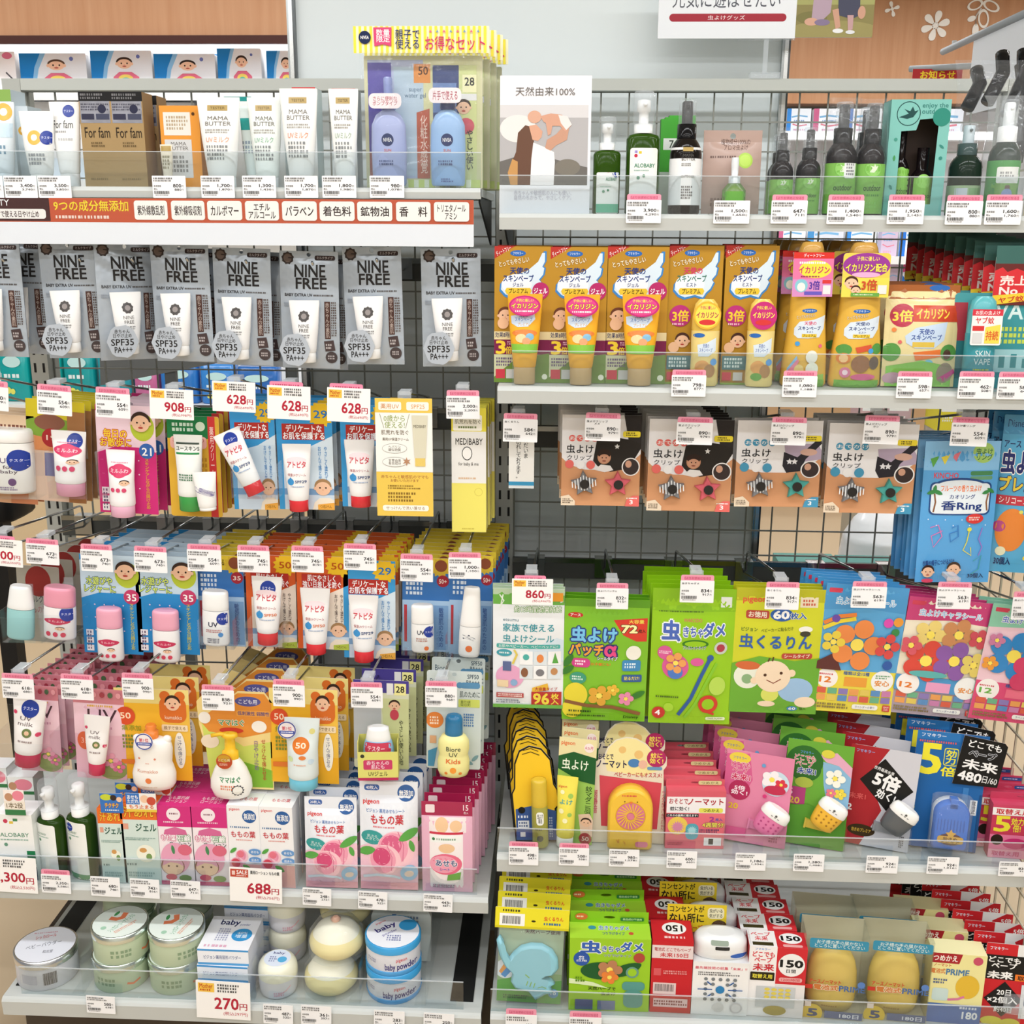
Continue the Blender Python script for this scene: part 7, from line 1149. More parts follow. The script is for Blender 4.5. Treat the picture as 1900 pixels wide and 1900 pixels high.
KUR = [('R', 0, 0, 1, 1, 'd2d62e'), ('R', 0, 0, 1, .1, 'b8b824'), ('T', 'pigeon', .08, .065, .34, .12, 'e0603a', 4), ('R', .72, .06, .92, .14, 'e8dcc0'), ('G', .75, .075, .9, .13, 2, 'c8604a'), ('O', .12, .17, .38, .235, 'b8443a', .25), ('T', 'お徳用', .15, .18, .35, .225, 'f6ecd8', 3), ('E', .52, .2, .13, .05, '2f62b0'), ('T', '60', .43, .17, .6, .23, 'fff', 5), ('T', '枚入', .62, .18, .8, .23, '2f62b0', 4, ('f4f4d0', 4)), ('T', 'ピジョン', .08, .305, .26, .335, '3a6a30', 2), ('T', 'ベビーカーに貼るだけ', .3, .3, .66, .33, '3a5a20', 1, None, 6), ('T', '虫くるりん', .07, .36, .88, .47, '2f62b0', 4), ('E', .8, .31, .08, .025, 'f2f2ea'), ('E', .8, .345, .06, .022, '3a3a30'), ('O', .55, .5, .9, .545, 'b8443a', .4), ('T', 'シールタイプ', .58, .508, .87, .537, 'f6ecd8', 2), ('P', [(0, .6), (.3, .53), (.7, .56), (1, .54), (1, 1), (0, 1)], '6aac34'), ('C', .18, .7, .15, 'e8ecdc'), ('E', .18, .61, .14, .035, 'd0683a'), ('C', .18, .72, .06, '8ab080'), ('E', .74, .8, .2, .1, '9ac0e4'), ('E', .86, .9, .12, .045, 'f2dcc0'), ('E', .45, .84, .1, .06, 'd8e06a'), ('E', .42, .92, .1, .025, 'f2dcc0'), ('C', .26, .73, .04, 'f2d8b8'), ('C', .68, .66, .045, 'f2d8b8'), ('E', .47, .69, .2, .13, 'f2dcc0'), ('C', .38, .68, .018, '4a2a1a'), ('C', .56, .66, .018, '4a2a1a'), ('V', [(.4, .72), (.48, .745), (.56, .71)], .012, '8a4a3a'), ('V', [(.4, .57), (.42, .54)], .015, '5a3a20'), ('V', [(.45, .565), (.46, .53)], .015, '5a3a20'), ('E', .72, .955, .06, .02, '3a8ac0'), ('T', '60', .68, .945, .76, .965, 'fff', 2), ('T', '個入', .8, .945, .88, .965, '2a4a1a', 1)]
hpouch('seal_pouch', 'yellow and green seal pouch with a drawn baby', (1358, 1092, 1522, 1322), YQ, .006, 'd2d62e.f', KUR, 3, 'yellow and green seal pouches', .016, .07, ry=.01)
def chara(top, mid, low, lowtxt, tc, tc2, ac):
    return [('R', 0, 0, 1, 1, mid), ('P', [(0, 0), (1, 0), (1, .2), (.5, .17), (0, .2)], top), ('T', '虫よけキャラシール', .14, .095, .86, .15, tc, 3, (tc2, 6)), ('O', .04, .03, .2, .065, 'd0405a', .2), ('R', 0, .66, 1, 1, low), ('C', .15, .73, .13, 'f4f0ee'), ('T', '12', .06, .72, .2, .765, ac, 4), ('G', .05, .69, .25, .71, 1, 'c84a5a'), ('T', '種類は全15種', .34, .665, .66, .695, '2a5a9a', 2), ('R', .36, .71, .64, .785, lowtxt), ('C', .83, .73, .14, 'f2f4f4'), ('T', '安心', .74, .725, .92, .77, 'e08a2c', 4), ('G', .74, .68, .92, .715, 2, '5a9a6a')]+[('R', .04+.134*i, .805+.055*j, .155+.134*i, .852+.055*j, ('d8604a', '5a90c8', 'e8a05a', '6ab08a', 'c880b0', 'e0c860', '8a7ab8')[(i*3+j*2) % 7]) for i in range(7) for j in range(2)]+[('G', .04, .925, .45, .975, 2, '8a7a4a'), ('O', .5, .925, .82, .965, 'f2f4f2', .4), ('T', 'ラベンダーの香り', .54, .935, .78, .955, '4a5a8a', 1), ('R', .88, .92, .97, .97, 'c8403c'), ('T', 'BAN\nDAI', .895, .928, .955, .962, 'f6e0d8', 1)]
FL1 = [('V', [(.02, .3), (.2, .24), (.4, .22)], .05, 'e8843a'), ('V', [(.02, .34), (.2, .28), (.4, .25)], .05, 'e8d03a'), ('C', .16, .26, .05, '6a4aa8'), ('C', .8, .27, .06, 'd84ab0'), ('C', .92, .26, .06, 'e89a3a'), ('C', .9, .34, .05, '3a8a4a'), ('C', .86, .6, .06, '2a5aa8'), ('P', [(0, .6), (.2, .52), (.3, .66), (0, .66)], '5a2a2a')]+petal(.45, .45, .2, .65, 'e88a4a')+petal(.16, .44, .09, .65, 'e8d04a')+petal(.82, .45, .1, .65, 'd84a4a')
hpouch('flower_seal_pouch', 'sky blue seal pouch with orange flower and balloons', (1512, 1086, 1664, 1322), YQ, .004, '4a98d0.f', chara('4a98d0', '5aa8dc', 'e8d84a', 'e8a03c', '6ab8e8', 'f4f6fa', 'e07a2c')+FL1, 6, 'sky blue seal pouches', .017, .06, ry=.05, dx=-.0045)
FL2 = petal(.3, .3, .12, .65, 'e8d07a')+petal(.62, .28, .13, .65, 'c88a5a')+petal(.3, .52, .17, .65, 'd8483c')+petal(.62, .5, .16, .65, '8a5aa8')+petal(.86, .3, .08, .65, 'c84a5a')+petal(.85, .52, .1, .65, 'e0cc6a')+petal(.1, .4, .08, .65, 'd85a6a')+[('E', .35, .63, .22, .03, '5ab0b0')]
hpouch('flower_seal_pouch', 'pink-topped seal pouch with red, violet and yellow flowers', (1658, 1112, 1820, 1328), YQ, .004, 'c8487a.f', chara('c8407a', 'efe6d0', 'a89aa8', 'c880b0', '9ac8f0', 'f6f2f8', 'e07a2c')+[('R', 0, .66, 1, .79, '4a98d0'), ('C', .15, .73, .13, 'f4f0ee'), ('T', '12', .06, .72, .2, .765, 'e07a2c', 4), ('C', .83, .73, .14, 'f2f4f4'), ('T', '安心', .74, .725, .92, .77, 'e08a2c', 4), ('R', .36, .7, .64, .785, 'e8a0c8')]+FL2, 5, 'pink-topped seal pouches', .017, .06, ry=.08, dx=-.0055)
FL3 = petal(.35, .42, .2, .65, '2f86c8')+petal(.62, .56, .18, .65, 'd0406a')+petal(.75, .32, .1, .65, 'e0d03a')+petal(.1, .5, .06, .65, 'e89a3a')+petal(.12, .3, .06, .65, 'c87aa0')
hpouch('flower_seal_pouch', 'mint-topped flower seal pouch at the right edge', (1806, 1126, 1968, 1340), YQ-.006, .004, '8ac8b0.f', chara('8ac8ac', 'ecc8d4', 'd84a78', 'e8708a', '5a7ad0', 'f4f6fa', '6ab04a')+FL3, 3, 'mint-topped seal pouches', .018, .06, ry=.1, dx=-.005)
stag((950, 1074, 1026, 1122), YQG, '860', '946', 'above the white family seal pouch', tab=True)
for b, pr, sb, on, nm in (((1106, 1082, 1166, 1130), '832', '915', 'on the bright green patch pouch', '虫よけパッチα'), ((1262, 1067, 1325, 1118), '834', '917', 'on the lime bracelet pouch', '虫きちゃダメ'), ((1420, 1080, 1483, 1131), '834', '917', 'on the yellow and green seal pouch', '虫くるりん'), ((1580, 1079, 1645, 1128), '563', '619', 'on the sky blue seal pouch', '虫よけキャラシール'), ((1738, 1080, 1802, 1130), '563', '619', 'on the pink-topped seal pouch', '虫よけキャラシール'), ((1878, 1098, 1942, 1150), '563', '619', 'on the mint-topped seal pouch', '虫よけキャラシール')):
    ptag(b, YQG, pr, sb, on, True, nm)
for x, y, on in ((986, 1066, 'of the white family seal pouches'), (1136, 1082, 'of the bright green patch pouches'), (1293, 1067, 'of the lime bracelet pouches'), (1451, 1080, 'of the yellow and green seal pouches'), (1612, 1079, 'of the sky blue seal pouches'), (1770, 1080, 'of the pink-topped seal pouches'), (1908, 1098, 'of the mint-topped seal pouches')): hook(x, y, on, .895, -.38)
# ================================================================ right bay, lower shelf
z4 = ZR4+.0006; Y4 = -.408
def boxpx(cb, Y): return bx(*cb, Y)
# yellow die-cut cards with a pen spray
X, Z, w, h = bx(948, 1408, 1042, 1580, Y4)
ol = [(.1, 1), (.04, .5), (.1, .44), (.12, .18), (.22, .05), (.42, 0), (.66, .03), (.84, .14), (.9, .4), (.97, .46), (1, .62), (.92, .66), (.95, 1)]
YP_ = [('P', ol, '1a1a18'), ('P', [(.5+(x-.5)*.93, .5+(y-.5)*.965) for x, y in ol], 'f2c62c'), ('P', [(.12, .66), (.5, .62), (.92, .68), (.92, .985), (.12, .985)], '3a5a98'), ('G', .16, .72, .36, .76, 1, 'e8ecf4'), ('R', .16, .78, .38, .86, 'e4e6ea'), ('G', .18, .79, .36, .85, 2, '5a6a90'), ('R', .2, .9, .3, .95, 'f0e8e8'), ('C', .24, .67, .07, '1a1a18'), ('G', .78, .74, .84, .96, 8, 'b8c4dc'), ('V', [(.3, .05), (.45, .03), (.6, .06)], .015, '1a1a18'), ('V', [(.28, .09), (.45, .065), (.62, .1)], .015, '1a1a18')]
t = thing('pen_spray_card', '', 'blister pack', (X, Y4, z4+.0025), (-.06, -.04, 0))
obj('card', card(w, h, '1a1a18', YP_, outline=ol, hole=(.62, .12, .003)), t)
r = w*.16; rg = [(0, r*.9, r*.8), (.003, r, r*.9), (h*.42, r, r*.9)]
b = obj('pen_spray', body(rg, 'a8a44a.g', [('O', .3, .1, .75, .42, 'f0f0e8', .2), ('T', '虫よけ\n専用', .36, .14, .7, .38, '3a3a30', 2), ('C', .5, .75, .2, '5a5a4a'), ('G', .2, .5, .8, .56, 1, '5a5a3a')], .5, 28), t, (w*.1, -r*.9-.002, 0))
obj('cap', MB().loft([(h*.42, r*.96, r*.86), (h*.43, r, r*.9), (h*.66, r*.96, r*.86), (h*.69, r*.9, r*.8), (h*.695, r*.6, r*.5)], 'd8b83a.g', .5, 28), b)
row_back(t, 'yellow rounded card with yellow pen spray', 6, .036, 'yellow pen spray cards', 'of its row', dx=-.004)
# green gel cards with a yellow tube
X, Z, w, h = bx(1030, 1390, 1100, 1578, Y4)
GG = [('R', 0, 0, 1, 1, '9ac45a'), ('R', 0, 0, 1, .22, 'e8dca8'), ('T', 'pigeon', .06, .035, .42, .08, 'e0703a', 3), ('C', .8, .08, .13, 'f4e4e0'), ('T', '6ヵ月', .7, .065, .9, .095, 'c8506a', 2), ('P', [(0, .18), (.4, .13), (1, .17), (1, .42), (.6, .4), (0, .3)], '1f5a2c'), ('T', '虫よけ', .1, .2, .8, .3, 'eef4e0', 2), ('P', [(0, .32), (.6, .41), (1, .43), (1, 1), (0, 1)], '9ac45a'), ('T', '\n'.join('蚊マダニ忌避'), .76, .44, .94, .74, '2a4a20', 2), ('P', [(.6, .72), (.9, .7), (1, .76), (1, .92), (.7, .92)], 'e8c8b0')]+baby(.82, .79, .14, .3, smile=False)+[('C', .82, .945, .17, 'a83a3a'), ('T', '50', .73, .925, .91, .965, 'f4e0d0', 2)]
t = thing('gel_tube_card', '', 'blister pack', (X, Y4, z4+.002), (-.06, .02, -.15)); obj('card', card(w, h, '9ac45a', GG, .006, (.5, .065, .003)), t)
squeeze(t, 'tube', w*.56, h*.66, 'ecdf5a', 'f0f0ea.g', [('T', 'pigeon', .1, .14, .5, .19, 'e0703a', 2), ('T', 'よけ', .2, .36, .8, .44, '3aa0a0', 2), ('C', .3, .25, .1, 'f6f2c0'), ('C', .7, .3, .12, '9ac45a'), ('C', .3, .55, .12, 'f6f2c0'), ('C', .7, .6, .1, '9ac45a'), ('C', .5, .7, .12, 'f6f2c0')], .14, .8, (-w*.2, -.0145, .001))
row_back(t, 'green gel card with yellow dotted tube', 4, .036, 'green gel tube cards', 'of its row', dx=.002)
# fan repellent shaped like a round-topped box
X, Z, w, h = bx(1098, 1383, 1236, 1575, Y4)
ol = [(0, 1), (0, .3), (.02, .25), (.08, .22), (.14, .2), (.2, .1), (.3, .03), (.45, 0), (.58, .01), (.72, .06), (.8, .12), (.92, .12), (1, .18), (1, .26), (.96, .3), (1, 1)]
FAN = [('P', ol, 'e6dcc6'), ('P', [(.16, .2), (.22, .1), (.32, .035), (.45, .01), (.58, .02), (.72, .07), (.82, .16), (.9, .3), (.7, .36), (.2, .32)], 'f0e2a0'), ('C', .4, .12, .05, 'e8c078'), ('C', .62, .16, .06, 'e8c078'), ('T', 'おそとで', .08, .16, .28, .21, '2a2a50', 3), ('T', 'ノーマット', .06, .22, .46, .29, '2a2a50', 4), ('C', .86, .19, .13, 'b02c62'), ('T', '蚊に\n効く!', .77, .14, .95, .24, 'f6e05a', 3), ('E', .56, .24, .08, .04, '4a80b8'), ('E', .68, .25, .06, .04, 'e8b8a0'), ('T', 'ベビーカーにもオススメ!', .3, .325, .94, .37, 'c04a50', 2), ('O', .74, .27, .94, .3, '6a9ac0', .4), ('P', [(.1, .36), (.94, .42), (.9, .86), (.14, .84)], 'd04a58'), ('T', '\n'.join('超静音'), .03, .5, .08, .72, 'c85a6a', 2), ('T', '\n'.join('フタがパカパカ'), .95, .5, .99, .86, 'c85a6a', 2)]
t = thing('fan_card', '', 'blister pack', (X, Y4+.006, z4+.001), (-.05, .0, 0)); obj('card', card(w, h, 'e6dcc6', FAN, outline=ol, hole=(.5, .055, .004)), t)
dw, dh = w*.6, h*.58
o2 = [(-dw/2, .004), (-dw/2+.004, 0), (dw/2-.004, 0), (dw/2, .004)]+[(dw/2*math.cos(k*math.pi/14), dh-dw*.5+dw*.5*math.sin(k*math.pi/14)) for k in range(15)]
m = MB(); dp = .028; n = len(o2)
for (sc, y) in ((.9, .0), (1, -.004), (1, -dp+.005), (.93, -dp)): pass
rings = [[((x)*sc, y, (z-dh/2)*sc+dh/2) for x, z in o2] for sc, y in ((.92, 0), (1, -.004), (1, -dp+.006), (.97, -dp+.002), (.9, -dp))]
m.add([p for g in rings for p in g], [(i*n+k, (i+1)*n+k, (i+1)*n+(k+1) % n, i*n+(k+1) % n) for i in range(4) for k in range(n)], 'eec03c.g', True)
m.add(rings[-1], [t3 for t3 in tessellate_polygon([[Vector((p[0], p[2], 0)) for p in rings[-1]]])], 'eec03c.g')
m.prints([('C', .5, .44, .34, 'd8a02c')]+[('C', .5, .44, .32, 'd87a90')]+[('V', [(.5-.3*math.cos(a_), .44-.3*math.sin(a_)*dw/dh), (.5-.09*math.cos(a_+.5), .44-.09*math.sin(a_+.5)*dw/dh)], .022, 'eec03c') for a_ in [k*6.2832/22 for k in range(22)]]+[('C', .5, .44, .08, 'd87a90'), ('P', [(.46, .2), (.54, .2), (.5, .24)], 'e8803a'), ('C', .36, .2, .014, '4a3a20'), ('C', .64, .2, .014, '4a3a20'), ('V', [(.2, .82), (.24, .87)], .018, 'd88a3a'), ('V', [(.25, .81), (.25, .87)], .018, 'd88a3a'), ('V', [(.36, .84), (.4, .89)], .018, 'd88a3a'), ('O', .62, .84, .9, .93, 'e07a98', .4), ('G', .3, .09, .7, .12, 1, 'd83a4a')], -dw/2, 0, dw, dh, lambda x, z: -dp-.0002)
obj('fan_device', m, t, (w*.02, -.001, .001))
row_back(t, 'cream arch-topped card with yellow round-grille fan device', 2, .06, 'fan device cards', 'of its row', dx=.004)
# pink refill boxes with hang tabs
X, Z, w, h = bx(1235, 1472, 1344, 1578, Y4)
REF = [('R', 0, 0, 1, .1, 'd8606e'), ('R', 0, .1, 1, .38, 'f2f0f2'), ('T', 'おそとで', .04, .13, .36, .22, 'b02c3a', 3), ('T', 'ノーマット', .36, .13, .96, .24, 'b02c3a', 4), ('T', '蚊に効く!', .06, .27, .38, .34, '2a2a30', 3), ('O', .55, .29, .96, .37, 'e4e05a', .4), ('T', 'つめかえ', .62, .305, .9, .355, '2a4a20', 2), ('R', 0, .38, 1, 1, 'e8707c'), ('R', 0, .39, .55, .45, '2a2a30'), ('T', 'これらの器具に使えます!', .02, .4, .53, .44, 'fff', 2), ('C', .2, .6, .17, 'f0cc5a'), ('S', .2, .62, .12, 14, .6, 'd88aa8'), ('O', .34, .56, .56, .84, '5aa8b8', .3), ('S', .45, .68, .09, 14, .6, 'a8d8dc'), ('T', '2', .74, .44, .82, .52, 'a83a90', 4), ('T', '4週間分', .62, .54, .98, .62, 'e8e05a', 3, ('8a3a50', 4)), ('T', '枚入', .84, .46, .96, .51, '4a5ab0', 2), ('G', .58, .65, .96, .72, 2, '3a3a60'), ('R', .66, .8, .96, .94, 'f0eeee'), ('R', .74, .82, .82, .92, '3a3a3a'), ('G', .04, .88, .3, .94, 2, 'b84a58')]
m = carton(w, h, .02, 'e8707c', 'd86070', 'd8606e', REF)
hs = [circ(0, h+.006, .008, 12, .002)]
m.plate([(-w/2, h), (w/2, h), (w/2, h+.0125), (-w/2, h+.0125)], .0192, .02, 'd8606e', hs); m.prints([('O', .55, .2, .95, .8, 'd8d49a', .4), ('T', 'つめかえ', .6, .32, .9, .68, '5a5a30', 1)], -w/2, h, w, .0125, lambda x, z: .0192)
t = tag(obj('refill_carton', m, None, (X, Y4-.004, z4), (0, 0, .03)), '', 'box')
row_back(t, 'pink refill carton with hang tab', 5, .034, 'pink refill cartons', 'of its row', dx=-.002)
# plug-free devices on cards
def device(parent, loc, rot, bodyc, s=1.0, dots=None):
    rg = [(0, .017*s, .009*s), (.004*s, .021*s, .012*s), (.02*s, .0235*s, .0135*s), (.034*s, .0245*s, .014*s)]
    dts = [('C', .2+.2*(k % 4), .2+.22*(k//4), .035, dots) for k in range(12)] if dots else []
    b = obj('device', body(rg, bodyc, dts, .4, 36), parent, loc, rot)
    t2 = MB().loft([(.034*s, .025*s, .0145*s), (.036*s, .0256*s, .0150*s), (.046*s, .0245*s, .0142*s), (.051*s, .0215*s, .012*s), (.053*s, .016*s, .008*s)], 'f2f2f0.g', .4, 36)
    t2.prints([('C', .5, .4, .05, '5a5a58'), ('R', .3, .62, .38, .74, '8a8a88'), ('R', .45, .62, .53, .74, '8a8a88'), ('R', .6, .62, .68, .74, '8a8a88')], -.02*s, .036*s, .04*s, .012*s, lambda x, z: -.0152*s)
    obj('white_top', t2, b)
    return b
def devcard(name, label, cb, spec, P, ol, dev, n, grp, roll, yaw=-.1, strap=None, hole=(.5, .06, .004), dx=-.004, dyy=.045):
    X, Z, w, h = bx(*cb, Y4); t = thing(name, '', 'blister pack', (X, Y4+.012, z4+w/2*abs(roll)+.001), (-.08, roll, yaw))
    obj('card', card(w, h, spec, P, .007, hole, ol), t)
    u, v, ang, col, s, dots = dev; device(t, (w*u, -.0165*s, h*(1-v)), (0, math.radians(ang), 0), col, s, dots)
    if strap: obj('strap', MB().box(-.022, .022, -.008, -.001, 0, .014, strap).box(-.024, -.021, -.0095, -.001, -.001, .015, strap), t, (w*(u-.02), 0, h*.18), (0, .1, 0))
    row_back(t, label, n, dyy, grp, 'of its row', dx=dx)
PK = [('R', 0, 0, 1, 1, 'e088a8'), ('P', [(0, .05), (.34, .02), (.42, .3), (.3, .5), (0, .5)], 'd46090'), ('E', .2, .08, .16, .06, 'e8d04a'), ('T', 'フマキラー', .1, .065, .3, .095, '2f6ab8', 1), ('T', 'どこでも\nベープ', .08, .12, .36, .24, 'c82c5a', 3, ('f6e0ea', 4)), ('T', '未来1', .1, .25, .38, .32, 'c82c5a', 4, ('f6e0ea', 4)), ('C', .24, .43, .16, 'b02c5a'), ('T', '5倍\n効く!', .12, .38, .36, .48, 'f6e6ee', 4), ('T', '20', .1, .58, .24, .64, 'e8c83a', 4), ('C', .76, .3, .2, 'c8dcea')]+petal(.7, .26, .1, .6, 'f4eef2')+petal(.84, .3, .06, .6, 'd83a4a')+[('E', .76, .37, .16, .05, 'c03050'), ('C', .9, .62, .05, '9ac45a'), ('G', .75, .85, .92, .95, 3, 'a84a70'), ('R', .1, .84, .4, .94, 'd46090'), ('C', .56, .12, .03, '6aa0d0'), ('C', .62, .45, .03, 'd83a7a')]
devcard('device_card', 'pink card with pink dotted device and flower print', (1338, 1428, 1462, 1590), 'e088a8', PK, [(0, 1), (0, .08), (.1, 0), (.35, 0), (.5, .14), (.66, .1), (.85, .12), (.97, .2), (1, .3), (1, 1)], (.14, .8, 28, 'e07aaa.g', 1.0, 'b84a80'), 5, 'pink device cards', .04, -.22, 'd887ac.g')
GN = [('R', 0, 0, 1, 1, '6aa83a'), ('P', [(.5, .12), (.75, .08), (1, .2), (1, .3), (.8, .2), (.6, .18)], 'e0a8c0'), ('P', [(.55, .18), (.8, .2), (1, .3), (1, .6), (.7, .62), (.6, .4)], '8ab8d8'), ('E', .28, .2, .28, .15, '2f6a2a'), ('E', .3, .27, .24, .12, '2f6a2a'), ('T', 'フマキラー', .2, .1, .4, .13, '6aa0e0', 1), ('T', 'どこでも\nベープ', .12, .14, .44, .25, 'c8405a', 3, ('f0f0e4', 4)), ('T', '未来1', .18, .26, .46, .32, '2a4a98', 4, ('f0f0e4', 4)), ('R', 0, .45, .34, .62, 'b0407a'), ('T', '5', .06, .47, .14, .53, 'e8d0e0', 3), ('T', '20', .1, .55, .26, .61, 'd8b84a', 3), ('E', .3, .4, .14, .05, 'a8b84a'), ('E', .62, .1, .1, .04, 'd8d04a'), ('R', .86, .72, .98, .92, 'e8dcd0'), ('G', .88, .74, .96, .9, 5, 'b04a5a')]+petal(.76, .32, .1, .55, 'f2f2e6')+petal(.86, .46, .06, .55, 'e8d04a')+petal(.72, .46, .05, .55, 'e87a8a')+[('P', [(0, .64), (.4, .6), (.7, .66), (1, .6), (1, 1), (0, 1)], '5a9a34')]
devcard('device_card', 'green card with yellow spotted device and cloud-shaped tree print', (1452, 1410, 1572, 1596), '6aa83a', GN, [(0, 1), (.02, .22), (.1, .08), (.25, .02), (.42, .06), (.5, .1), (.75, .05), (.92, .12), (1, .24), (1, 1)], (.1, .76, 28, 'eeb83a.g', 1.0, 'a87a2a'), 4, 'green device cards', .03, -.22, 'd8bc4a.g')
RW = [('R', 0, 0, 1, 1, 'ccccd4'), ('P', [(0, 0), (.55, 0), (.3, .3), (.55, .62), (.3, 1), (0, 1)], 'a8242c'), ('T', 'フマキラー', .08, .04, .34, .07, '8ab0e8', 2), ('P', [(.5, .1), (.96, .38), (.62, .62), (.18, .34)], '161616'), ('T', '世界最高水準', .36, .2, .66, .235, 'e8e8e8', 2, None, -14), ('T', '5倍', .38, .25, .76, .4, 'f2f2f2', 5, None, -14), ('T', '効く!', .44, .42, .72, .51, 'f2f2f2', 4, None, -14), ('T', '未来1', .06, .48, .3, .54, 'd85a5a', 3), ('T', '2', .05, .6, .12, .66, 'e8e8e8', 4), ('E', .3, .85, .2, .06, '3a2a10'), ('T', '効きめプレミア', .16, .83, .44, .87, 'd8b040', 2), ('G', .76, .74, .94, .78, 2, '5a5a60'), ('G', .86, .84, .92, .96, 6, '6a6a70')]
devcard('device_card', 'red and silver card with black diamond and grey device', (1566, 1423, 1692, 1600), 'ccccd4', RW, None, (.18, .76, 30, '5a5e62.g', 1.0, None), 5, 'red and silver device cards', .05, -.22, '8a8e94.g')
BL = [('R', 0, 0, 1, 1, '1f62a4'), ('R', 0, 0, .6, .07, '2a72b4'), ('T', 'フマキラー', .06, .02, .4, .05, 'dfe8f8', 2), ('G', .04, .075, .6, .1, 1, 'd85a5a'), ('T', '5', .08, .11, .36, .36, 'ece23a', 4), ('O', .4, .13, .6, .28, 'ece23a', .12), ('O', .41, .137, .59, .273, '1f62a4', .12), ('T', '効\n力', .43, .145, .57, .265, 'ece23a', 3), ('T', '倍!', .38, .29, .64, .37, 'ece23a', 4), ('G', .02, .45, .08, .8, 14, 'c8c84a'), ('R', .84, .55, .94, .68, 'dfe4ea'), ('T', '\n'.join('電池式'), .86, .56, .92, .67, '2a2a30', 2), ('R', .72, .45, .8, .95, '3a7ab8'), ('R', .96, .5, 1, 1, '184c84')]
def bluecard():
    X, Z, w, h = bx(1692, 1396, 1822, 1604, Y4); t = thing('device_card', '', 'blister pack', (X, Y4+.012, z4+.004), (-.08, .03, -.12))
    obj('card', card(w, h, '1f62a4', BL, .006, (.55, .05, .004)), t)
    fl = [(.0, .0), (.0, 1), (.04, 1), (1, .9), (1, .06), (.92, 0)]
    obj('black_flag', card(w*.62, h*.42, '141414', [('T', 'どこでも', .14, .06, .88, .2, 'f2f2f2', 3), ('T', 'ベープ', .2, .25, .8, .38, '141414', 4, ('c8ccd4', 5)), ('T', '未来', .12, .44, .9, .64, 'f2f2f2', 4), ('T', '480', .08, .7, .6, .88, 'f2f2f2', 4), ('T', '日/60', .63, .72, .96, .86, 'e0e0e0', 2)], outline=fl), t, (w*.36, -.003, h*.56), (0, .12, 0))
    dw, dh, dp = w*.5, h*.42, .028
    o2 = [(-dw/2, .004), (-dw/2+.004, 0), (dw/2-.004, 0), (dw/2, .004)]+[(dw/2*math.cos(k*math.pi/14), dh-dw*.42+dw*.42*math.sin(k*math.pi/14)) for k in range(15)]
    n = len(o2)
    def shell(cols):
        m = MB(); rings = [[(x*sc, y, (z-dh/2)*sc+dh/2) for x, z in o2] for sc, y in cols]
        m2 = len(rings); m.add([p for g in rings for p in g], [(i*n+k, (i+1)*n+k, (i+1)*n+(k+1) % n, i*n+(k+1) % n) for i in range(m2-1) for k in range(n)], '2f6fd0.g', True)
        m.add(rings[-1], [q for q in tessellate_polygon([[Vector((p[0], p[2], 0)) for p in rings[-1]]])], '2f6fd0.g'); return m
    wm = shell(((.95, 0), (1, -.003), (1, -.016))); wm.ms = ['f2f4f6.g']; obj('white_back', wm, t, (w*.06, -.001, .012))
    m = shell(((.99, -.0162), (1.0, -.018), (.98, -.026), (.9, -dp-.002)))
    m.prints([('R', .1+.09*k, .36, .125+.09*k, .6, '2458b0') for k in range(9)]+[('E', .5, .76, .34, .12, '5a2a1a'), ('S', .5, .66, .16, 5, .5, 'd8a83a'), ('O', .14, .7, .86, .84, 'd8a83a', .3), ('T', '効きめ\nプレミア', .24, .72, .76, .83, '4a2a10', 3)], -dw/2, 0, dw, dh, lambda x, z: -dp-.0022)
    b = obj('blue_device', m, t, (w*.06, -.001, .012)); obj('clip', MB().box(-.006, .006, -.03, -.017, dh*.86, dh*1.06, '2f6fd0.g'), b)
    obj('clear_shell', MB().loft([(0, dw*.52, .017), (.004, dw*.56, .019), (dh*1.08, dw*.56, .019), (dh*1.12, dw*.5, .012)], 'haze8', .25, 24), t, (w*.06, -.0195, .008))
    row_back(t, 'blue card with black flag and blue ribbed device', 5, .045, 'blue device cards', 'of its row', dx=-.006)
bluecard()
X, Z, w, h = bx(1838, 1502, 1950, 1600, Y4-.006)
RP = [('R', 0, 0, 1, .06, 'd0486a'), ('R', 0, .06, 1, .2, 'f4f2f2'), ('T', '取替え用', .06, .08, .6, .18, 'c8303c', 4), ('R', .62, .06, 1, .2, '161616'), ('T', '電池式', .66, .08, .96, .18, 'f2f2f2', 3), ('R', 0, .2, .55, .56, 'c83a58'), ('R', .55, .2, 1, .56, '161616'), ('T', '5', .06, .22, .3, .5, 'ece23a', 4), ('T', '効力\n倍!', .32, .24, .52, .5, 'ece23a', 3), ('T', 'どこでも\nベープ\n未来', .6, .22, .98, .42, 'f2f2f2', 3), ('T', '480', .6, .44, .92, .55, 'f2f2f2', 3), ('R', 0, .56, 1, .84, 'e878a0'), ('C', .12, .66, .1, '2a1a10'), ('E', .42, .72, .2, .1, 'c82c70'), ('P', [(.7, .66), (.98, .62), (1, .78), (.74, .8)], 'e8d05a'), ('R', 0, .84, 1, 1, 'f0a8b8'), ('T', '取替え用', .06, .87, .5, .96, 'd8607a', 2)]
m = carton(w, h, .022, 'd85a7a', 'c84a6a', 'd0486a', RP); m.plate([(-w/2, h), (w/2, h), (w/2, h+.012), (-w/2, h+.012)], .0212, .022, 'd0486a', [circ(0, h+.006, .007, 12, .0018)]); m.prints([('O', .6, .25, .95, .75, '2f5aa0', .4), ('G', .64, .4, .9, .6, 1, 'dfe8f8')], -w/2, h, w, .012, lambda x, z: .0212)
t = tag(obj('refill_carton', m, None, (X, Y4-.006, z4), (0, 0, -.08)), '', 'box')
row_back(t, 'raspberry refill carton with yellow 5 and black panel', 11, .031, 'raspberry refill cartons', 'of its row', dx=-.009, zj=0)
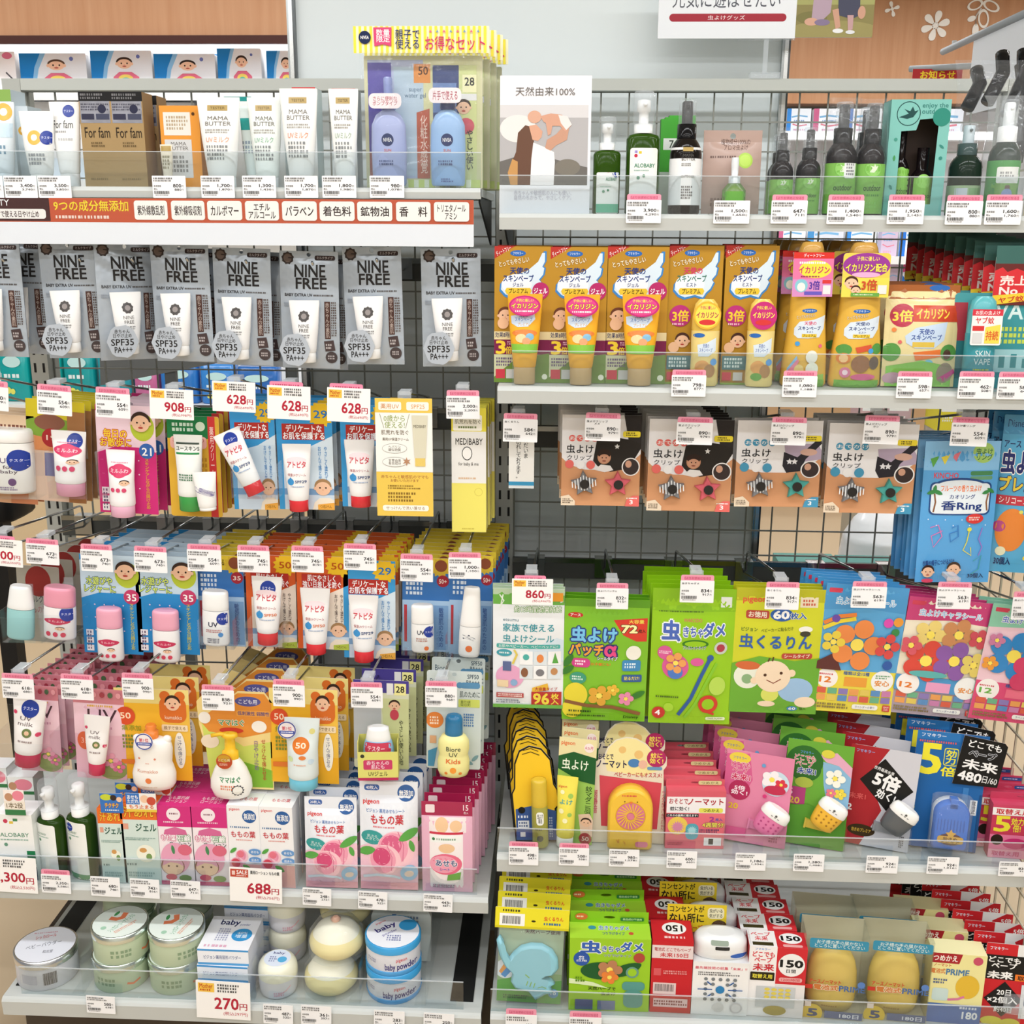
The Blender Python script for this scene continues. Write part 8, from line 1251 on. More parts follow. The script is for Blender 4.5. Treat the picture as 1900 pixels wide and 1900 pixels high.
for b, pr, sb, on, pk in (((944, 1562, 999, 1605), '498', '547', 'below the yellow pen spray cards', True), ((1037, 1565, 1093, 1606), '508', '558', 'below the green gel tube cards', True), ((1130, 1576, 1186, 1608), '980', '1,078', 'below the fan device card', False), ((1237, 1579, 1293, 1611), '600', '660', 'below the pink refill cartons', False), ((1364, 1583, 1421, 1615), '1,186', '1,304', 'below the pink device card', False), ((1472, 1585, 1529, 1617), '1,280', '1,408', 'below the green device card', False), ((1607, 1588, 1666, 1620), '924', '1,016', 'below the red and silver device card', False), ((1720, 1590, 1779, 1622), '924', '1,016', 'below the blue device card', False), ((1853, 1599, 1912, 1626), '834', '917', 'below the raspberry refill cartons', False)):
    ptag(b, YS-.0066, pr, sb, on, pk)
for px, lab in ((1092, 'beside the green gel tube cards'), (1232, 'between the fan card and the pink refills'), (1345, 'left of the pink device card'), (1458, 'left of the green device card'), (1572, 'left of the red and silver card'), (1694, 'left of the blue device card')):
    X = at(px, 1560, -.44).x; o = obj('acrylic_divider', MB().box(-.0007, .0007, 0, .33, 0, .06, 'clear').box(0, .03, 0, .33, 0, .0008, 'clear'), None, (X, -.430, z4-.0003)); tag(o, 'clear acrylic divider on the lower right shelf '+lab, 'divider', 'acrylic dividers')

# ================================================================ right bay, bottom deck
z6 = ZD+.0006; Y6 = -.480
def elephant():
    X, Z, w, h = bx(914, 1704, 1048, 1876, Y6); h = h*1.0
    t = thing('elephant_bag', '', 'hanging repellent', (X, Y6+.004, max(Z, z6+.004)), (-.05, .03, 0))
    obj('backing_card', card(w*.9, h*.78, '8fae7a', [('R', 0, 0, 1, .6, 'a8bca0'), ('P', [(0, .72), (.3, .66), (.6, .74), (1, .68), (1, 1), (0, 1)], '5aa83a'), ('C', .88, .86, .08, '5aa0d0'), ('T', '10', .84, .84, .92, .88, 'fff', 2), ('E', .12, .56, .16, .13, 'dfe8f0'), ('P', [(.02, .6), (.12, .46), (.2, .52), (.1, .66)], 'e8a04a'), ('P', [(.05, .64), (.14, .54), (.22, .58), (.12, .68)], '4a90d0'), ('G', .1, .9, .5, .96, 2, '2a5a2a'), ('T', '天然ハーブ使用', .4, .02, .94, .07, '5a3a3a', 2)], .002), t, (0, .006, 0))
    q = [(.02, .2), (.06, .14), (.1, .2), (.14, .34), (.2, .42), (.26, .34), (.36, .26), (.5, .22), (.66, .22), (.8, .28), (.88, .38), (.9, .5), (.84, .58), (.74, .6), (.68, .64), (.8, .66), (.86, .7), (.8, .74), (.84, .82), (.74, .84), (.6, .92), (.5, .82), (.4, .8), (.3, .78), (.24, .7), (.26, .6), (.22, .56), (.14, .5), (.07, .38)]
    oo = [(x*w-w/2, h*.83*(1-y)) for x, y in q]; cx = sum(p[0] for p in oo)/len(oo); cz = sum(p[1] for p in oo)/len(oo); n = len(oo)
    m = MB(); rings = [[(cx+(x-cx)*sc, y, cz+(z-cz)*sc) for x, z in oo] for sc, y in ((.97, 0), (1, -.003), (1, -.008), (.95, -.012), (.88, -.0135))]
    m.add([p for g in rings for p in g], [(i*n+k, (i+1)*n+k, (i+1)*n+(k+1) % n, i*n+(k+1) % n) for i in range(4) for k in range(n)], '8cc8d8.g', True)
    m.add(rings[-1], [q3 for q3 in tessellate_polygon([[Vector((p[0], p[2], 0)) for p in rings[-1]]])], '8cc8d8.g')
    m.prints([('V', [(.5+.05*k-.02, .66+.01*k), (.46+.05*k, .72+.01*k)], .012, '8ab84a') for k in range(3)]+[('V', [(.62, .74), (.68, .72), (.74, .74)], .01, '8ab84a'), ('V', [(.44, .58), (.5, .62)], .014, '8ab84a')], -w/2, 0, w, h*.83, lambda x, z: -.0137)
    obj('elephant_shape', m, t, (0, .004, 0))
    obj('clear_bag', pouch(w*.94, h*.86, .014, 'haze6', [], .04, False, back='clear', kind=''), t, (0, 0, -.004))
    obj('yellow_header', card(w*1.02, h*.2, 'e6da2c', [('R', .06, .3, .4, .88, 'f2f2ee'), ('B', .1, .42, .34, .8), ('G', .1, .08, .38, .24, 1, '4a4a20'), ('E', .52, .62, .03, .05, '3a3410'), ('T', '虫くるりん', .66, .36, .92, .56, 'd8502c', 3), ('G', .66, .64, .92, .8, 1, '3a6a9a'), ('R', 0, .9, 1, 1, 'd0c420')], .002), t, (0, -.003, h*.80), (-.12, 0, 0))
    row_back(t, 'clear bag with pale blue elephant-shaped repellent under yellow header', 4, .04, 'elephant repellent bags', 'of its row', dx=.001, dz=.003)
elephant()
X, Z, w, h = bx(1055, 1788, 1204, 1920, Y6); hG = h
GRN = [('R', 0, 0, 1, 1, '9ccc2a'), ('T', '虫', .14, .04, .38, .2, '3a62b8', 5, ('eef4e0', 5)), ('T', 'きちゃ', .4, .1, .62, .18, '3a62b8', 4, ('eef4e0', 5)), ('T', 'ダメ', .63, .04, .9, .17, '3a62b8', 5, ('eef4e0', 5)), ('T', 'つり下げタイプ', .42, .21, .76, .245, '2a3a80', 2, ('eef4e0', 4)), ('C', .15, .28, .1, '2f58a8'), ('T', '約\n60\n日用', .09, .24, .21, .32, 'eef2fa', 2), ('C', .86, .25, .07, 'b04a3a'), ('E', .4, .44, .26, .12, '1f5a2c'), leaf(.7, .42, .22, .8, -30, '1f5a2c'), ('P', [(0, .55), (.3, .6), (.5, .68), (.2, .64), (0, .62)], 'dfeec0'), ('T', '天然ハーブで', .24, .66, .58, .71, '2a2a20', 2), ('T', '虫よけ', .4, .73, .58, .78, '2a2a20', 2), ('C', .78, .45, .08, '6a9a8a'), ('C', .78, .45, .055, '9ccc2a'), ('O', .66, .58, .94, .7, '5a9a90', .4), ('O', .68, .7, .92, .94, '5a9a90', .3), ('R', .08, .84, .3, .98, '5a6a90'), ('R', .36, .85, .58, .98, '6a7aa0'), ('G', .08, .52, .2, .6, 2, '5a8a1a')]+petal(.5, .42, .1, .8, 'b8805a')+petal(.5, .52, .07, .8, 'e8843a')
GT = [('R', 0, 0, 1, 1, 'a8d83a'), ('T', '虫きちゃダメ', .36, .2, .74, .48, '4a72c0', 3, ('eef4e0', 4)), ('T', 'つり下げタイプ', .4, .58, .68, .78, '3a4a90', 2), ('E', .28, .34, .05, .12, '3a90a8'), ('C', .76, .66, .03, 'c8503c')]
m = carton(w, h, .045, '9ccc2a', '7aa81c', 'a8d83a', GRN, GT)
m.plate([(-w*.49, h), (w*.49, h), (w*.49, h+.022), (-w*.49, h+.022)], .044, .045, '8cc424', [circ(0, h+.011, .010, 12, .0028)]); m.prints([('E', .14, .4, .08, .3, 'd8703a'), ('G', .08, .3, .2, .5, 1, 'f6e0c0'), ('O', .64, .4, .94, .72, '2f7a3a', .3), ('T', '殺虫成分不使用', .67, .47, .91, .65, 'd8f0c0', 1)], -w*.49, h, w*.98, .022, lambda x, z: .044)
t = tag(obj('green_carton', m, None, (X, Y6, z6), (0, 0, .01)), '', 'box')
row_back(t, 'lime green hanging-type repellent carton', 5, .064, 'lime green cartons', 'of its row', dx=-.003)
# red and white device boxes with yellow toppers
X, Z, w, h = bx(1206, 1775, 1282, 1920, Y6)
RB = [('R', 0, .06, 1, .24, 'e8d8d8'), ('T', '電池式 どこでもベープ', .06, .09, .94, .14, 'b02c34', 2), ('T', '未来150日', .2, .16, .88, .22, 'c8303c', 3), ('R', .06, .38, .24, .48, 'd85a60'), ('R', .06, .58, .62, .74, 'e8d0d0'), ('B', .1, .6, .56, .7), ('R', .08, .8, .92, .92, 'e8c8c8'), ('G', .1, .82, .9, .9, 2, '8a4a4a'), ('G', .3, .4, .9, .46, 2, 'e8a0a0')]
RT = [('R', 0, 0, 1, 1, 'c8242c'), ('E', .56, .4, .3, .28, 'f0f0f0'), ('T', '150', .36, .26, .76, .54, '1a1a1a', 4, None, 180), ('G', .3, .75, .8, .9, 1, 'f0c8c8')]
def whitebox():
    X, Z, w, h = bx(1206, 1794, 1386, 1925, Y6); ws = w*.42
    t = thing('device_box', '', 'box', (X, Y6, z6), (0, 0, -.02))
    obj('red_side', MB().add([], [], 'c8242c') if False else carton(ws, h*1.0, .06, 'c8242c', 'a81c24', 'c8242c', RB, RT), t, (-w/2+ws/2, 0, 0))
    wf = w-ws-.001
    FR = [('R', 0, 0, 1, .06, 'f0f0f0'), ('T', '最先端技術の結集「未来」!!', .04, .085, .96, .14, 'd8405a', 2), ('G', .1, .18, .9, .26, 2, '5a5a5a')]+[('C', .24+.13*i, .32+.095*j, .034, '7a8084') for i in range(5) for j in range(5) if not (1 <= i <= 3 and 1 <= j <= 3 and (i, j) != (2, 9) and (i == 2 or j == 2))]+[('C', .5, .51, .08, '2f80b8'), ('V', [(.1, .51), (.36, .51)], .02, '2a5a9a'), ('V', [(.64, .51), (.9, .51)], .02, '2a5a9a'), ('V', [(.26, .36), (.34, .42)], .024, '2a5a9a'), ('V', [(.74, .36), (.66, .42)], .024, '2a5a9a'), ('V', [(.26, .66), (.34, .6)], .024, '2a5a9a'), ('V', [(.74, .66), (.66, .6)], .024, '2a5a9a'), ('C', .48, .84, .1, 'd8d8d8'), ('C', .8, .84, .11, 'c8c8cc'), ('C', .8, .84, .08, 'e4e4e6')]
    obj('white_front', carton(wf, h*.74, .06, 'f2f2f2', 'dfe0e4', 'f0f0f0', FR), t, (w/2-wf/2, 0, 0))
    rg = [(0, wf*.46, .024), (.004, wf*.49, .027), (h*.2, wf*.47, .026), (h*.26, wf*.4, .022), (h*.285, wf*.25, .014)]
    d = obj('device', body(rg, 'f4f4f4.g', [('O', .3, .1, .62, .3, '9aa89a', .3), ('O', .38, .34, .64, .5, '2a2a2a', .2), ('E', .82, .78, .16, .1, '2f62b8')], .35, 36), t, (w/2-wf/2, .03, h*.742))
    obj('clear_lid', MB().box(-wf/2, wf/2, 0, .06, 0, h*.3, 'clear'), t, (w/2-wf/2, 0, h*.741))
    return t
t = whitebox(); row_back(t, 'red and white box with white device under clear lid', 3, .068, 'red and white device boxes', 'of its row', dx=-.008)
for k in range(3):
    b = (1240-6*k, 1678-38*k, 1346-6*k, 1722-38*k); X, Z, w, h = bx(1238, 1680, 1348, 1728, Y6+.062)
    o = obj('yellow_topper', card(w, h*1.0, 'ecd02c', [('R', 0, 0, 1, 1, 'ecd02c'), ('T', 'コンセントが', .04, .06, .62, .28, '1a1a14', 3), ('T', 'ない所に', .04, .34, .62, .66, '1a1a14', 4), ('T', 'どこでもベープ', .02, .74, .6, .95, 'c8502c', 3), ('O', .68, .1, .96, .5, 'f4eeca', .3), ('T', '虫がいる', .71, .14, .93, .28, '3a3a2a', 2), ('T', '気がする', .71, .32, .93, .46, '3a3a2a', 1), ('E', .88, .8, .14, .26, '4a2a1a'), ('E', .84, .88, .1, .18, 'f0c8a4')], .004, t=.0008), None, (X-.008*k, Y6+.0605+.068*k, z6+.1645 if False else Z+.0), (-.1, 0, 0)); tag(o, 'yellow card topper with black lettering on the red and white device boxes, '+('front', 'middle', 'rear')[k]+' one', 'topper', 'yellow card toppers')
X, Z, w, h = bx(1384, 1803, 1490, 1930, Y6)
R150 = [('R', 0, 0, .48, 1, 'f4f2f2'), ('R', .48, 0, 1, .52, 'd02c34'), ('R', .48, .52, 1, 1, 'e8e4e4'), ('T', 'フマキラー', .1, .02, .36, .05, '5a90d8', 2), ('T', 'どこでも\nベープ', .06, .07, .44, .22, 'd8404a', 4), ('T', '未来', .08, .24, .44, .34, 'c82c38', 4), ('O', .04, .36, .46, .48, '2a2410', .1), ('T', '取替え用', .08, .39, .42, .45, 'ece04a', 3), ('C', .74, .24, .23, 'f2f2f2'), ('T', '150', .55, .17, .93, .27, '161616', 5), ('T', '日間', .66, .3, .82, .35, '161616', 2), ('O', .54, .42, .94, .48, 'e8a8a8', .4), ('T', '1200時間', .58, .43, .9, .47, 'c8303c', 1), ('R', .16, .56, .84, .86, 'c8ccce')]+[('E', .35+.12*i, .6+.055*j, .05, .022, 'e0cc5a') for i in range(4) for j in range(3)]+[('E', .5, .9, .2, .07, 'a8984a')]
T150 = [('R', 0, 0, .48, 1, 'f0eeee'), ('R', .48, 0, 1, 1, 'd02c34'), ('T', 'ベープ\n未来', .06, .1, .4, .62, 'd8404a', 3), ('R', .06, .72, .42, .92, '3a3414'), ('E', .74, .42, .2, .32, 'f2f2f2'), ('T', '150', .58, .28, .9, .56, '161616', 5), ('O', .58, .8, .92, .95, 'e8a8a8', .4)]
t = tag(obj('refill_carton', carton(w, h, .045, 'f4f2f2', 'b8242c', 'd02c34', R150, T150), None, (X, Y6, z6), (0, 0, -.04)), '', 'box')
row_back(t, 'white and red refill carton marked 150', 6, .047, 'red 150 refill cartons', 'of its row', dx=-.006)
def yellowdevice(cb, label):
    X, Z, w, h = bx(*cb, Y6); t = thing('clear_box', '', 'box', (X, Y6, z6), (0, 0, -.08)); d = .06
    m = MB().box(-w/2, w/2, 0, .0008, 0, h, 'clear').box(-w/2, -w/2+.0008, .0008, d, 0, h, 'clear').box(w/2-.0008, w/2, .0008, d, 0, h, 'clear').box(-w/2, w/2, 0, d, h-.0008, h, 'clear').box(-w/2, w/2, d-.001, d, 0, h, 'c8c4a8').box(-w/2, w/2, 0, d, 0, .001, 'c8c4a8')
    P = [('O', .06, .02, .98, .14, '3a90b0', .2), ('T', 'お子様の手の届かない\nところに置いてください', .14, .035, .92, .125, 'e4f0e8', 1), ('T', 'アースノーマット', .1, .52, .6, .57, 'c8402c', 4), ('R', .04, .59, .16, .64, 'c83a2c'), ('T', '電池式', .18, .58, .56, .645, 'c8783a', 5, ('f0e8d0', 4)), ('T', 'PRIME', .58, .58, .98, .645, '4a6aa0', 4), ('C', .18, .94, .17, 'd8b83a'), ('T', '5', .12, .89, .26, .98, '3a4a70', 5), ('R', .38, .9, .98, .99, '5a6a90'), ('T', '180日', .62, .925, .92, .975, 'dfe4ee', 3), ('R', .06, .8, .16, .86, 'f0e0d8'), ('C', .92, .55, .06, '5a80c0')]
    m.prints(P, -w/2, 0, w, h, lambda x, z: -.0003); obj('case', m, t)
    a = w*.41; hh = h*.82; rg = [(0, a*.6, .014), (.006, a*.86, .021), (hh*.15, a*.97, .025), (hh*.4, a, .026), (hh*.6, a*.96, .025), (hh*.75, a*.85, .023), (hh*.87, a*.66, .019), (hh*.95, a*.42, .013), (hh*.99, a*.2, .007), (hh, a*.06, .003)]
    obj('yellow_device', body(rg, 'e2c468.g', [('G', .3, .84, .7, .88, 1, 'b8903a')], .5, 40), t, (0, .031, .0012))
    row_back(t, label, 2, .066, 'clear boxes with yellow devices', 'of its row', dx=-.006)
yellowdevice((1488, 1776, 1604, 1925), 'clear box with rounded yellow device, left column'); yellowdevice((1604, 1780, 1722, 1928), 'clear box with rounded yellow device, right column')
X, Z, w, h = bx(1722, 1798, 1820, 1925, Y6)
TM = [('R', 0, 0, 1, 1, 'ece4a0'), ('P', [(0, 0), (.55, 0), (.5, .14), (0, .14)], 'a8242c'), ('T', 'つめかえ', .02, .03, .46, .11, 'f2e8e0', 4), ('T', 'ノーマット', .04, .15, .36, .19, 'c8502c', 3), ('T', '電池式', .0, .22, .26, .29, 'd8783a', 3), ('T', 'PRIME', .28, .22, .7, .3, '4a7aa8', 4), ('C', .84, .08, .09, 'c8506a'), ('E', .7, .46, .22, .17, 'e0b83a'), ('O', .06, .5, .36, .68, 'c8dcd8', .2), ('V', [(.36, .66), (.55, .64), (.66, .6)], .05, 'd87aa0'), ('G', .06, .36, .34, .44, 2, '5a6a90'), ('R', 0, .72, 1, 1, '4a70b0'), ('G', .6, .74, .94, .79, 1, 'dfe8f6'), ('T', '180', .66, .82, .94, .92, 'f2f6fa', 4)]
t = tag(obj('refill_carton', carton(w, h, .04, 'ece4a0', 'd8cc88', 'f0eab8', TM), None, (X, Y6, z6), (0, 0, -.08)), '', 'box'); row_back(t, 'pale yellow and blue refill carton marked 180', 3, .062, 'yellow and blue refill cartons', 'of its row', dx=-.012)
X, Z, w, h = bx(1822, 1786, 1935, 1930, Y6)
BR = [('R', 0, 0, 1, 1, 'c8242c'), ('R', .5, 0, 1, .26, 'e8e8e8'), ('T', 'フマキラー', .06, .04, .34, .08, 'dfe8f8', 2), ('P', [(.66, .1), (1, -.05), (1, .3), (.8, .3)], 'c8242c'), ('T', '5倍\n効く', .78, .06, .98, .2, 'f2f2f2', 3), ('R', 0, .14, .66, .44, '161616'), ('T', 'どこでも\nベープ', .06, .16, .56, .3, 'f2f2f2', 4), ('T', '未来', .06, .34, .46, .43, 'f2f2f2', 5), ('R', .5, .36, 1, .44, 'e87a2c'), ('T', '取替え用', .54, .375, .96, .43, '2a1a10', 3), ('P', [(.35, .46), (.66, .68), (.35, .9), (.04, .68)], '161616'), ('T', '20日', .24, .56, .46, .63, 'f2f2f2', 3), ('T', '×2個入', .1, .65, .58, .73, 'f2f2f2', 4), ('T', '約40日', .22, .77, .5, .84, 'f2f2f2', 3), ('R', .62, .48, 1, .9, 'd8dce0'), ('O', .68, .56, .98, .78, '3a5a70', .3), ('E', .2, .96, .18, .06, 'd8cc3a'), ('E', .5, .97, .16, .06, 'd8cc3a')]
t = thing('refill_card', '', 'blister pack', (X, Y6, z6), (-.04, .0, -.1)); obj('card', card(w, h, 'c8242c', BR, .002, (.36, .09, .004)), t); obj('refill_tray', MB().loft([(0, w*.3, .006), (.003, w*.32, .008), (h*.2, w*.32, .008), (h*.21, w*.28, .005)], 'haze15', .2, 20), t, (w*.16, -.0085, h*.2))
row_back(t, 'red and black refill card with orange strip', 10, .03, 'red and black refill cards', 'of its row', dx=-.0085)
for b, pr, sb, on in (((938, 1872, 996, 1925), '498', '547', 'below the elephant repellent bag'), ((1056, 1877, 1116, 1930), '880', '968', 'below the lime green carton')): ptag(b, YD-.0066, pr, sb, on)
# ================================================================ beyond and above the display
# hanging sign and photo board on a clear stand
X, Z, w, h = bx(1222, -52, 1478, 72, -.01)
sg = thing('shelf_sign', 'white sign with red pill band standing above the right top rail', 'sign', (X, -.012, Z))
obj('board', card(w, h, 'eef1f6', [('T', '元気に遊ばせたい', .1, .3, .88, .54, '5a5c66', 1), ('O', .08, .625, .93, .745, 'a8303f', .5), ('T', '虫よけグッズ', .36, .65, .63, .72, 'f4e4e6', 1)], .001, t=.003), sg)
p = at(1418, 142, -.012); q = at(1418, 72, -.012)
obj('clear_stand', MB().box(p.x-X-.004, p.x-X+.004, -.002, .002, p.z-Z+.004, q.z-Z, 'haze20').box(p.x-X-.026, p.x-X+.026, -.012, .012, ZR-Z, p.z-Z+.006, 'haze25').box(p.x-X-.05, p.x-X+.05, .002, .0035, q.z-Z-.002, q.z-Z+.02, 'haze20'), sg)
X2, Z2, w2, h2 = bx(1478, -52, 1622, 70, -.01)
o = obj('photo_board', card(w2, h2, '9a8f62', [('R', 0, 0, 1, .5, 'a8a86a'), ('R', 0, .5, 1, 1, '8f8654'), ('E', .5, .9, .6, .16, 'a09660'), ('E', .2, .7, .2, .1, '7f7a4a'), ('P', [(.22, .2), (.46, .2), (.44, .62), (.34, .74), (.2, .72)], 'b8a0b0'), ('E', .2, .76, .09, .06, 'd8a890'), ('E', .34, .77, .1, .05, '8a7a98'), ('P', [(.52, .2), (.8, .2), (.82, .66), (.72, .72), (.54, .66)], '4a4c60'), ('P', [(.46, .58), (.54, .56), (.58, .84), (.52, .88)], 'd0a088'), ('P', [(.66, .66), (.74, .66), (.74, .88), (.68, .9)], 'c8a0a0'), ('E', .55, .9, .07, .035, 'f0f0f0'), ('E', .71, .92, .06, .03, 'e8e8ea'), ('E', .84, .62, .05, .1, 'd0a088')], .001, t=.003), None, (X2, -.012, Z2)); tag(o, 'photo board of two seated children on grass, right beside the white sign', 'sign')
# wall decals
def decal(px, py, rpx, n, label, q=.5):
    c = at(px, py, 3.9); r = (at(px+rpx, py, 3.9)-c).length; m = MB()
    for k in range(n):
        a = 6.2832*k/n+.3; ca, sa = math.cos(a), math.sin(a); pts = []
        for j in range(14):
            t = 6.2832*j/14; u = r*.58+r*.42*math.cos(t); v = r*.2*math.sin(t)*(1.1+.5*math.cos(t)); pts.append((u*ca-v*sa, u*sa+v*ca))
        m.plate(pts, -.004, 0, 'f4f0ea')
    m.plate(circ(0, 0, r*.22, 14), -.004, 0, 'f4f0ea')
    o = obj('flower_decal', m, None, (c.x, 3.898, c.z)); tag(o, label, 'wall decal', 'white flower decals')
decal(1655, 17, 14, 4, 'small white four-petal flower decal on the wood wall')
decal(1735, 48, 27, 6, 'large white six-petal flower decal on the wood wall')
c = at(1822, 18, 3.9); m = MB(); s_ = (at(1832, 18, 3.9)-c).length/10
for (dx, dy, rx, ry, ang, ring_) in ((-14, 8, 15, 9, 20, 1), (16, 6, 17, 9, -25, 1), (4, -16, 10, 17, 10, 1), (-18, -16, 8, 5, 20, 0), (-9, -36, 6, 11, 0, 0)):
    def el(f): return [(s_*(dx+f*rx*math.cos(t)*math.cos(math.radians(ang))-f*ry*math.sin(t)*math.sin(math.radians(ang))), s_*(dy+f*rx*math.cos(t)*math.sin(math.radians(ang))+f*ry*math.sin(t)*math.cos(math.radians(ang)))) for t in [6.2832*k/18 for k in range(18)]]
    m.plate(el(1), -.004, 0, 'f4f0ea', [el(.72)] if ring_ else [])
m.tubepath([(s_*-2, -.002, s_*2), (s_*-10, -.002, s_*-10), (s_*-9, -.002, s_*-28)], s_*1.6, 'f4f0ea')
o = obj('flower_decal', m, None, (c.x, 3.898, c.z)); tag(o, 'white outlined blossom decal with hanging leaves on the wood wall', 'wall decal', 'white flower decals')
# price arms and notices of the aisle behind, right
a, b = at(1750, 96, .75), at(1930, 12, .1)
t = thing('sign_arm', 'grey metal arm slanting up to the right with white notice sheets', 'sign arm', a.copy())
d = b-a; m = MB().tubepath([(0, 0, 0), tuple(d)], .008, '9a9ea2', 8); obj('rail', m, t); obj('end_clip', MB().box(.02, .028, -.005, .005, .008, .025, 'b4b8bc'), t)
m = MB(); p0_, p1__ = d*.38, d*1.0; hh = .16
m.add([tuple(p0_), tuple(p1__), tuple(p1__-Vector((0, 0, hh))), tuple(p0_-Vector((0, 0, hh)))], [(0, 1, 2, 3)], 'e8e9ee')
n_ = d.cross(Vector((0, 0, 1))).normalized(); L = (p1__-p0_).length
tm = MB(); tm.prints([('R', .28, .1, .42, .5, 'b8404c'), ('R', .3, .2, .4, .32, 'f0d0d0'), ('T', 'ケース販売', .46, .06, .9, .22, '4a4a50', 1), ('R', .28, .56, .7, .74, '3a3a3e'), ('T', '8/7', .44, .58, .54, .72, 'e8e8e8', 1), ('T', 'ケース可能!', .03, .3, .26, .42, 'c8404a', 1), ('T', '-8の月', .08, .72, .25, .88, '2a2a30', 1), ('G', .5, .3, .8, .4, 1, '5a5a60')], 0, 0, L, hh)
ex = (p1__-p0_).normalized()
for k, f in enumerate(tm.f): m.add([tuple(p0_+ex*tm.v[i][0]+Vector((0, 0, tm.v[i][2]-hh))+n_*(tm.v[i][1]-.0006)*(1 if n_.y > 0 else -1)) for i in f], [tuple(range(len(f)))], tm.ms[tm.fm[k]])
obj('notice_sheet', m, t)
a = at(1688, 128, .7); b = at(1812, 122, .6)
t = thing('sign_arm', 'short grey arm holding a red notice banner with yellow letters', 'sign arm', a.copy())
obj('rail', MB().tubepath([(0, 0, 0), tuple(b-a)], .007, 'a4a8ac', 8), t)
X, Z, w, h = bx(1692, 128, 1784, 172, .66); obj('red_banner', card(w, h, 'b82c30', [('T', 'お知らせ', .16, .08, .86, .42, 'f6d832', 4)], .001), t, (X-a.x, .66-a.y, Z-a.z))
# far shelving left: diaper packs
def farpack(label, b, Y, P, spec, d=.1, group='packs on the far shelves', bulge=.03, name='diaper_pack', z=None):
    X, Z, w, h = bx(*b, Y); rg = [(0, w*.48, d*.4), (h*.04, w*.5, d*.5), (h*.5, w*.5, d*.52), (h*.96, w*.5, d*.5), (h, w*.48, d*.38)]
    m = MB().loft(rg, spec, .12, 32, smooth=False); m.prints(P, -w/2, 0, w, h, lambda x, z: -d*.525)
    o = obj(name, m, None, (X, Y, Z if z is None else z)); tag(o, label, 'pack', group); return o
def farshelf(label, x0, x1, y0, y1, z, spec='f2f3f4'):
    o = obj('far_shelf', MB().box(x0, x1, y0, y1, z-.02, z, spec).box(x0, x1, y0-.01, y0, z-.035, z+.005, spec), None, (0, 0, 0)); tag(o, label, 'shelf', 'far wall shelves')
DP = lambda hair: [('R', 0, 0, 1, 1, 'e6eaee'), ('P', [(0, 0), (.32, 0), (.22, .35), (.14, 1), (0, 1)], '1f80c8'), ('P', [(.32, 0), (.4, 0), (.28, .4), (.2, 1), (.14, 1), (.22, .35)], '8ac0e8'), ('C', .78, .14, .03, '6a78b8')]+baby(.55, .3, .13, 1.0, hair=hair)+[('P', [(.36, .62), (.46, .5), (.66, .5), (.78, .62), (.8, 1), (.34, 1)], 'e0708a'), ('E', .56, .66, .12, .1, 'f0d86a'), ('E', .56, .7, .08, .07, '6ac0a8')]
YF = 2.3; zf = at(270, 176, YF).z
farshelf('white far shelf carrying the row of diaper packs', -2.6, -.55, YF-.14, YF+.16, zf)
for i, (x0, y0, x1) in enumerate(((50, 103, 172), (180, 98, 292), (296, 104, 408), (412, 94, 492), (502, 98, 566))):
    lab = ('blue and white diaper pack with a baby, leftmost on the far shelf', 'blue and white diaper pack, second on the far shelf', 'blue and white diaper pack, third on the far shelf', 'blue and pink pants diaper pack, fourth on the far shelf', 'blue pants diaper pack half hidden by the white pillar')[i]
    farpack(lab, (x0, y0, x1, 176), YF, DP(('5a4030', '3a2820', '2a1e1a', '3a2a24', '241a18')[i]), 'e6eaee.f', group='diaper packs on the far shelf', z=zf+.0005)
    if i < 4: farpack(lab.replace('diaper pack', 'diaper pack behind')+', rear', (x0-6, y0+4, x1-8, 176), YF+.115, DP('3a2820'), '1f80c8.f', group='diaper packs on the far shelf', z=zf+.0005)
o = farpack('pale pack with pink shoe print, far shelf at the left edge', (-50, 100, 42, 176), YF, [('R', 0, 0, 1, 1, 'f4f2f2'), ('E', .85, .1, .1, .08, 'e07a98'), ('V', [(.8, .5), (.95, .7), (1, .9)], .03, '5a5a60')], 'f2f2f2.f', z=zf+.0005)
zf2 = at(270, 340, YF).z
farshelf('white far shelf with wipes below the diaper packs', -2.6, -.55, YF-.14, YF+.16, zf2)
for i, (x0, x1, c, tx) in enumerate(((46, 118, 'c8304a', 'おしりふき'), (122, 200, '3a3a40', 'SILCOT'), (204, 290, 'c83a6a', 'moony'), (296, 372, '3a7ac8', 'MERRIES'), (378, 452, '2f9a9a', 'おむつ'), (456, 545, '3a80c0', 'BABY'))):
    farpack('white far-shelf pack with %s lettering, %s in the row below the diapers' % (('red', 'dark', 'pink', 'blue', 'turquoise', 'pale blue')[i], ('first', 'second', 'third', 'fourth', 'fifth', 'sixth')[i]), (x0, 192, x1, 340), YF, [('R', 0, .0, .12, .6, 'a8d0e8'), ('G', .2, .15, .9, .3, 1, c), ('G', .25, .4, .7, .48, 1, '6a6a70'), ('R', 0, .7, 1, 1, 'd8e4ee')], 'f2f3f5.f', z=zf2+.0005)
zf3 = at(270, 745, YF).z
farshelf('far shelf with turquoise bags', -2.6, -.55, YF-.14, YF+.16, zf3)
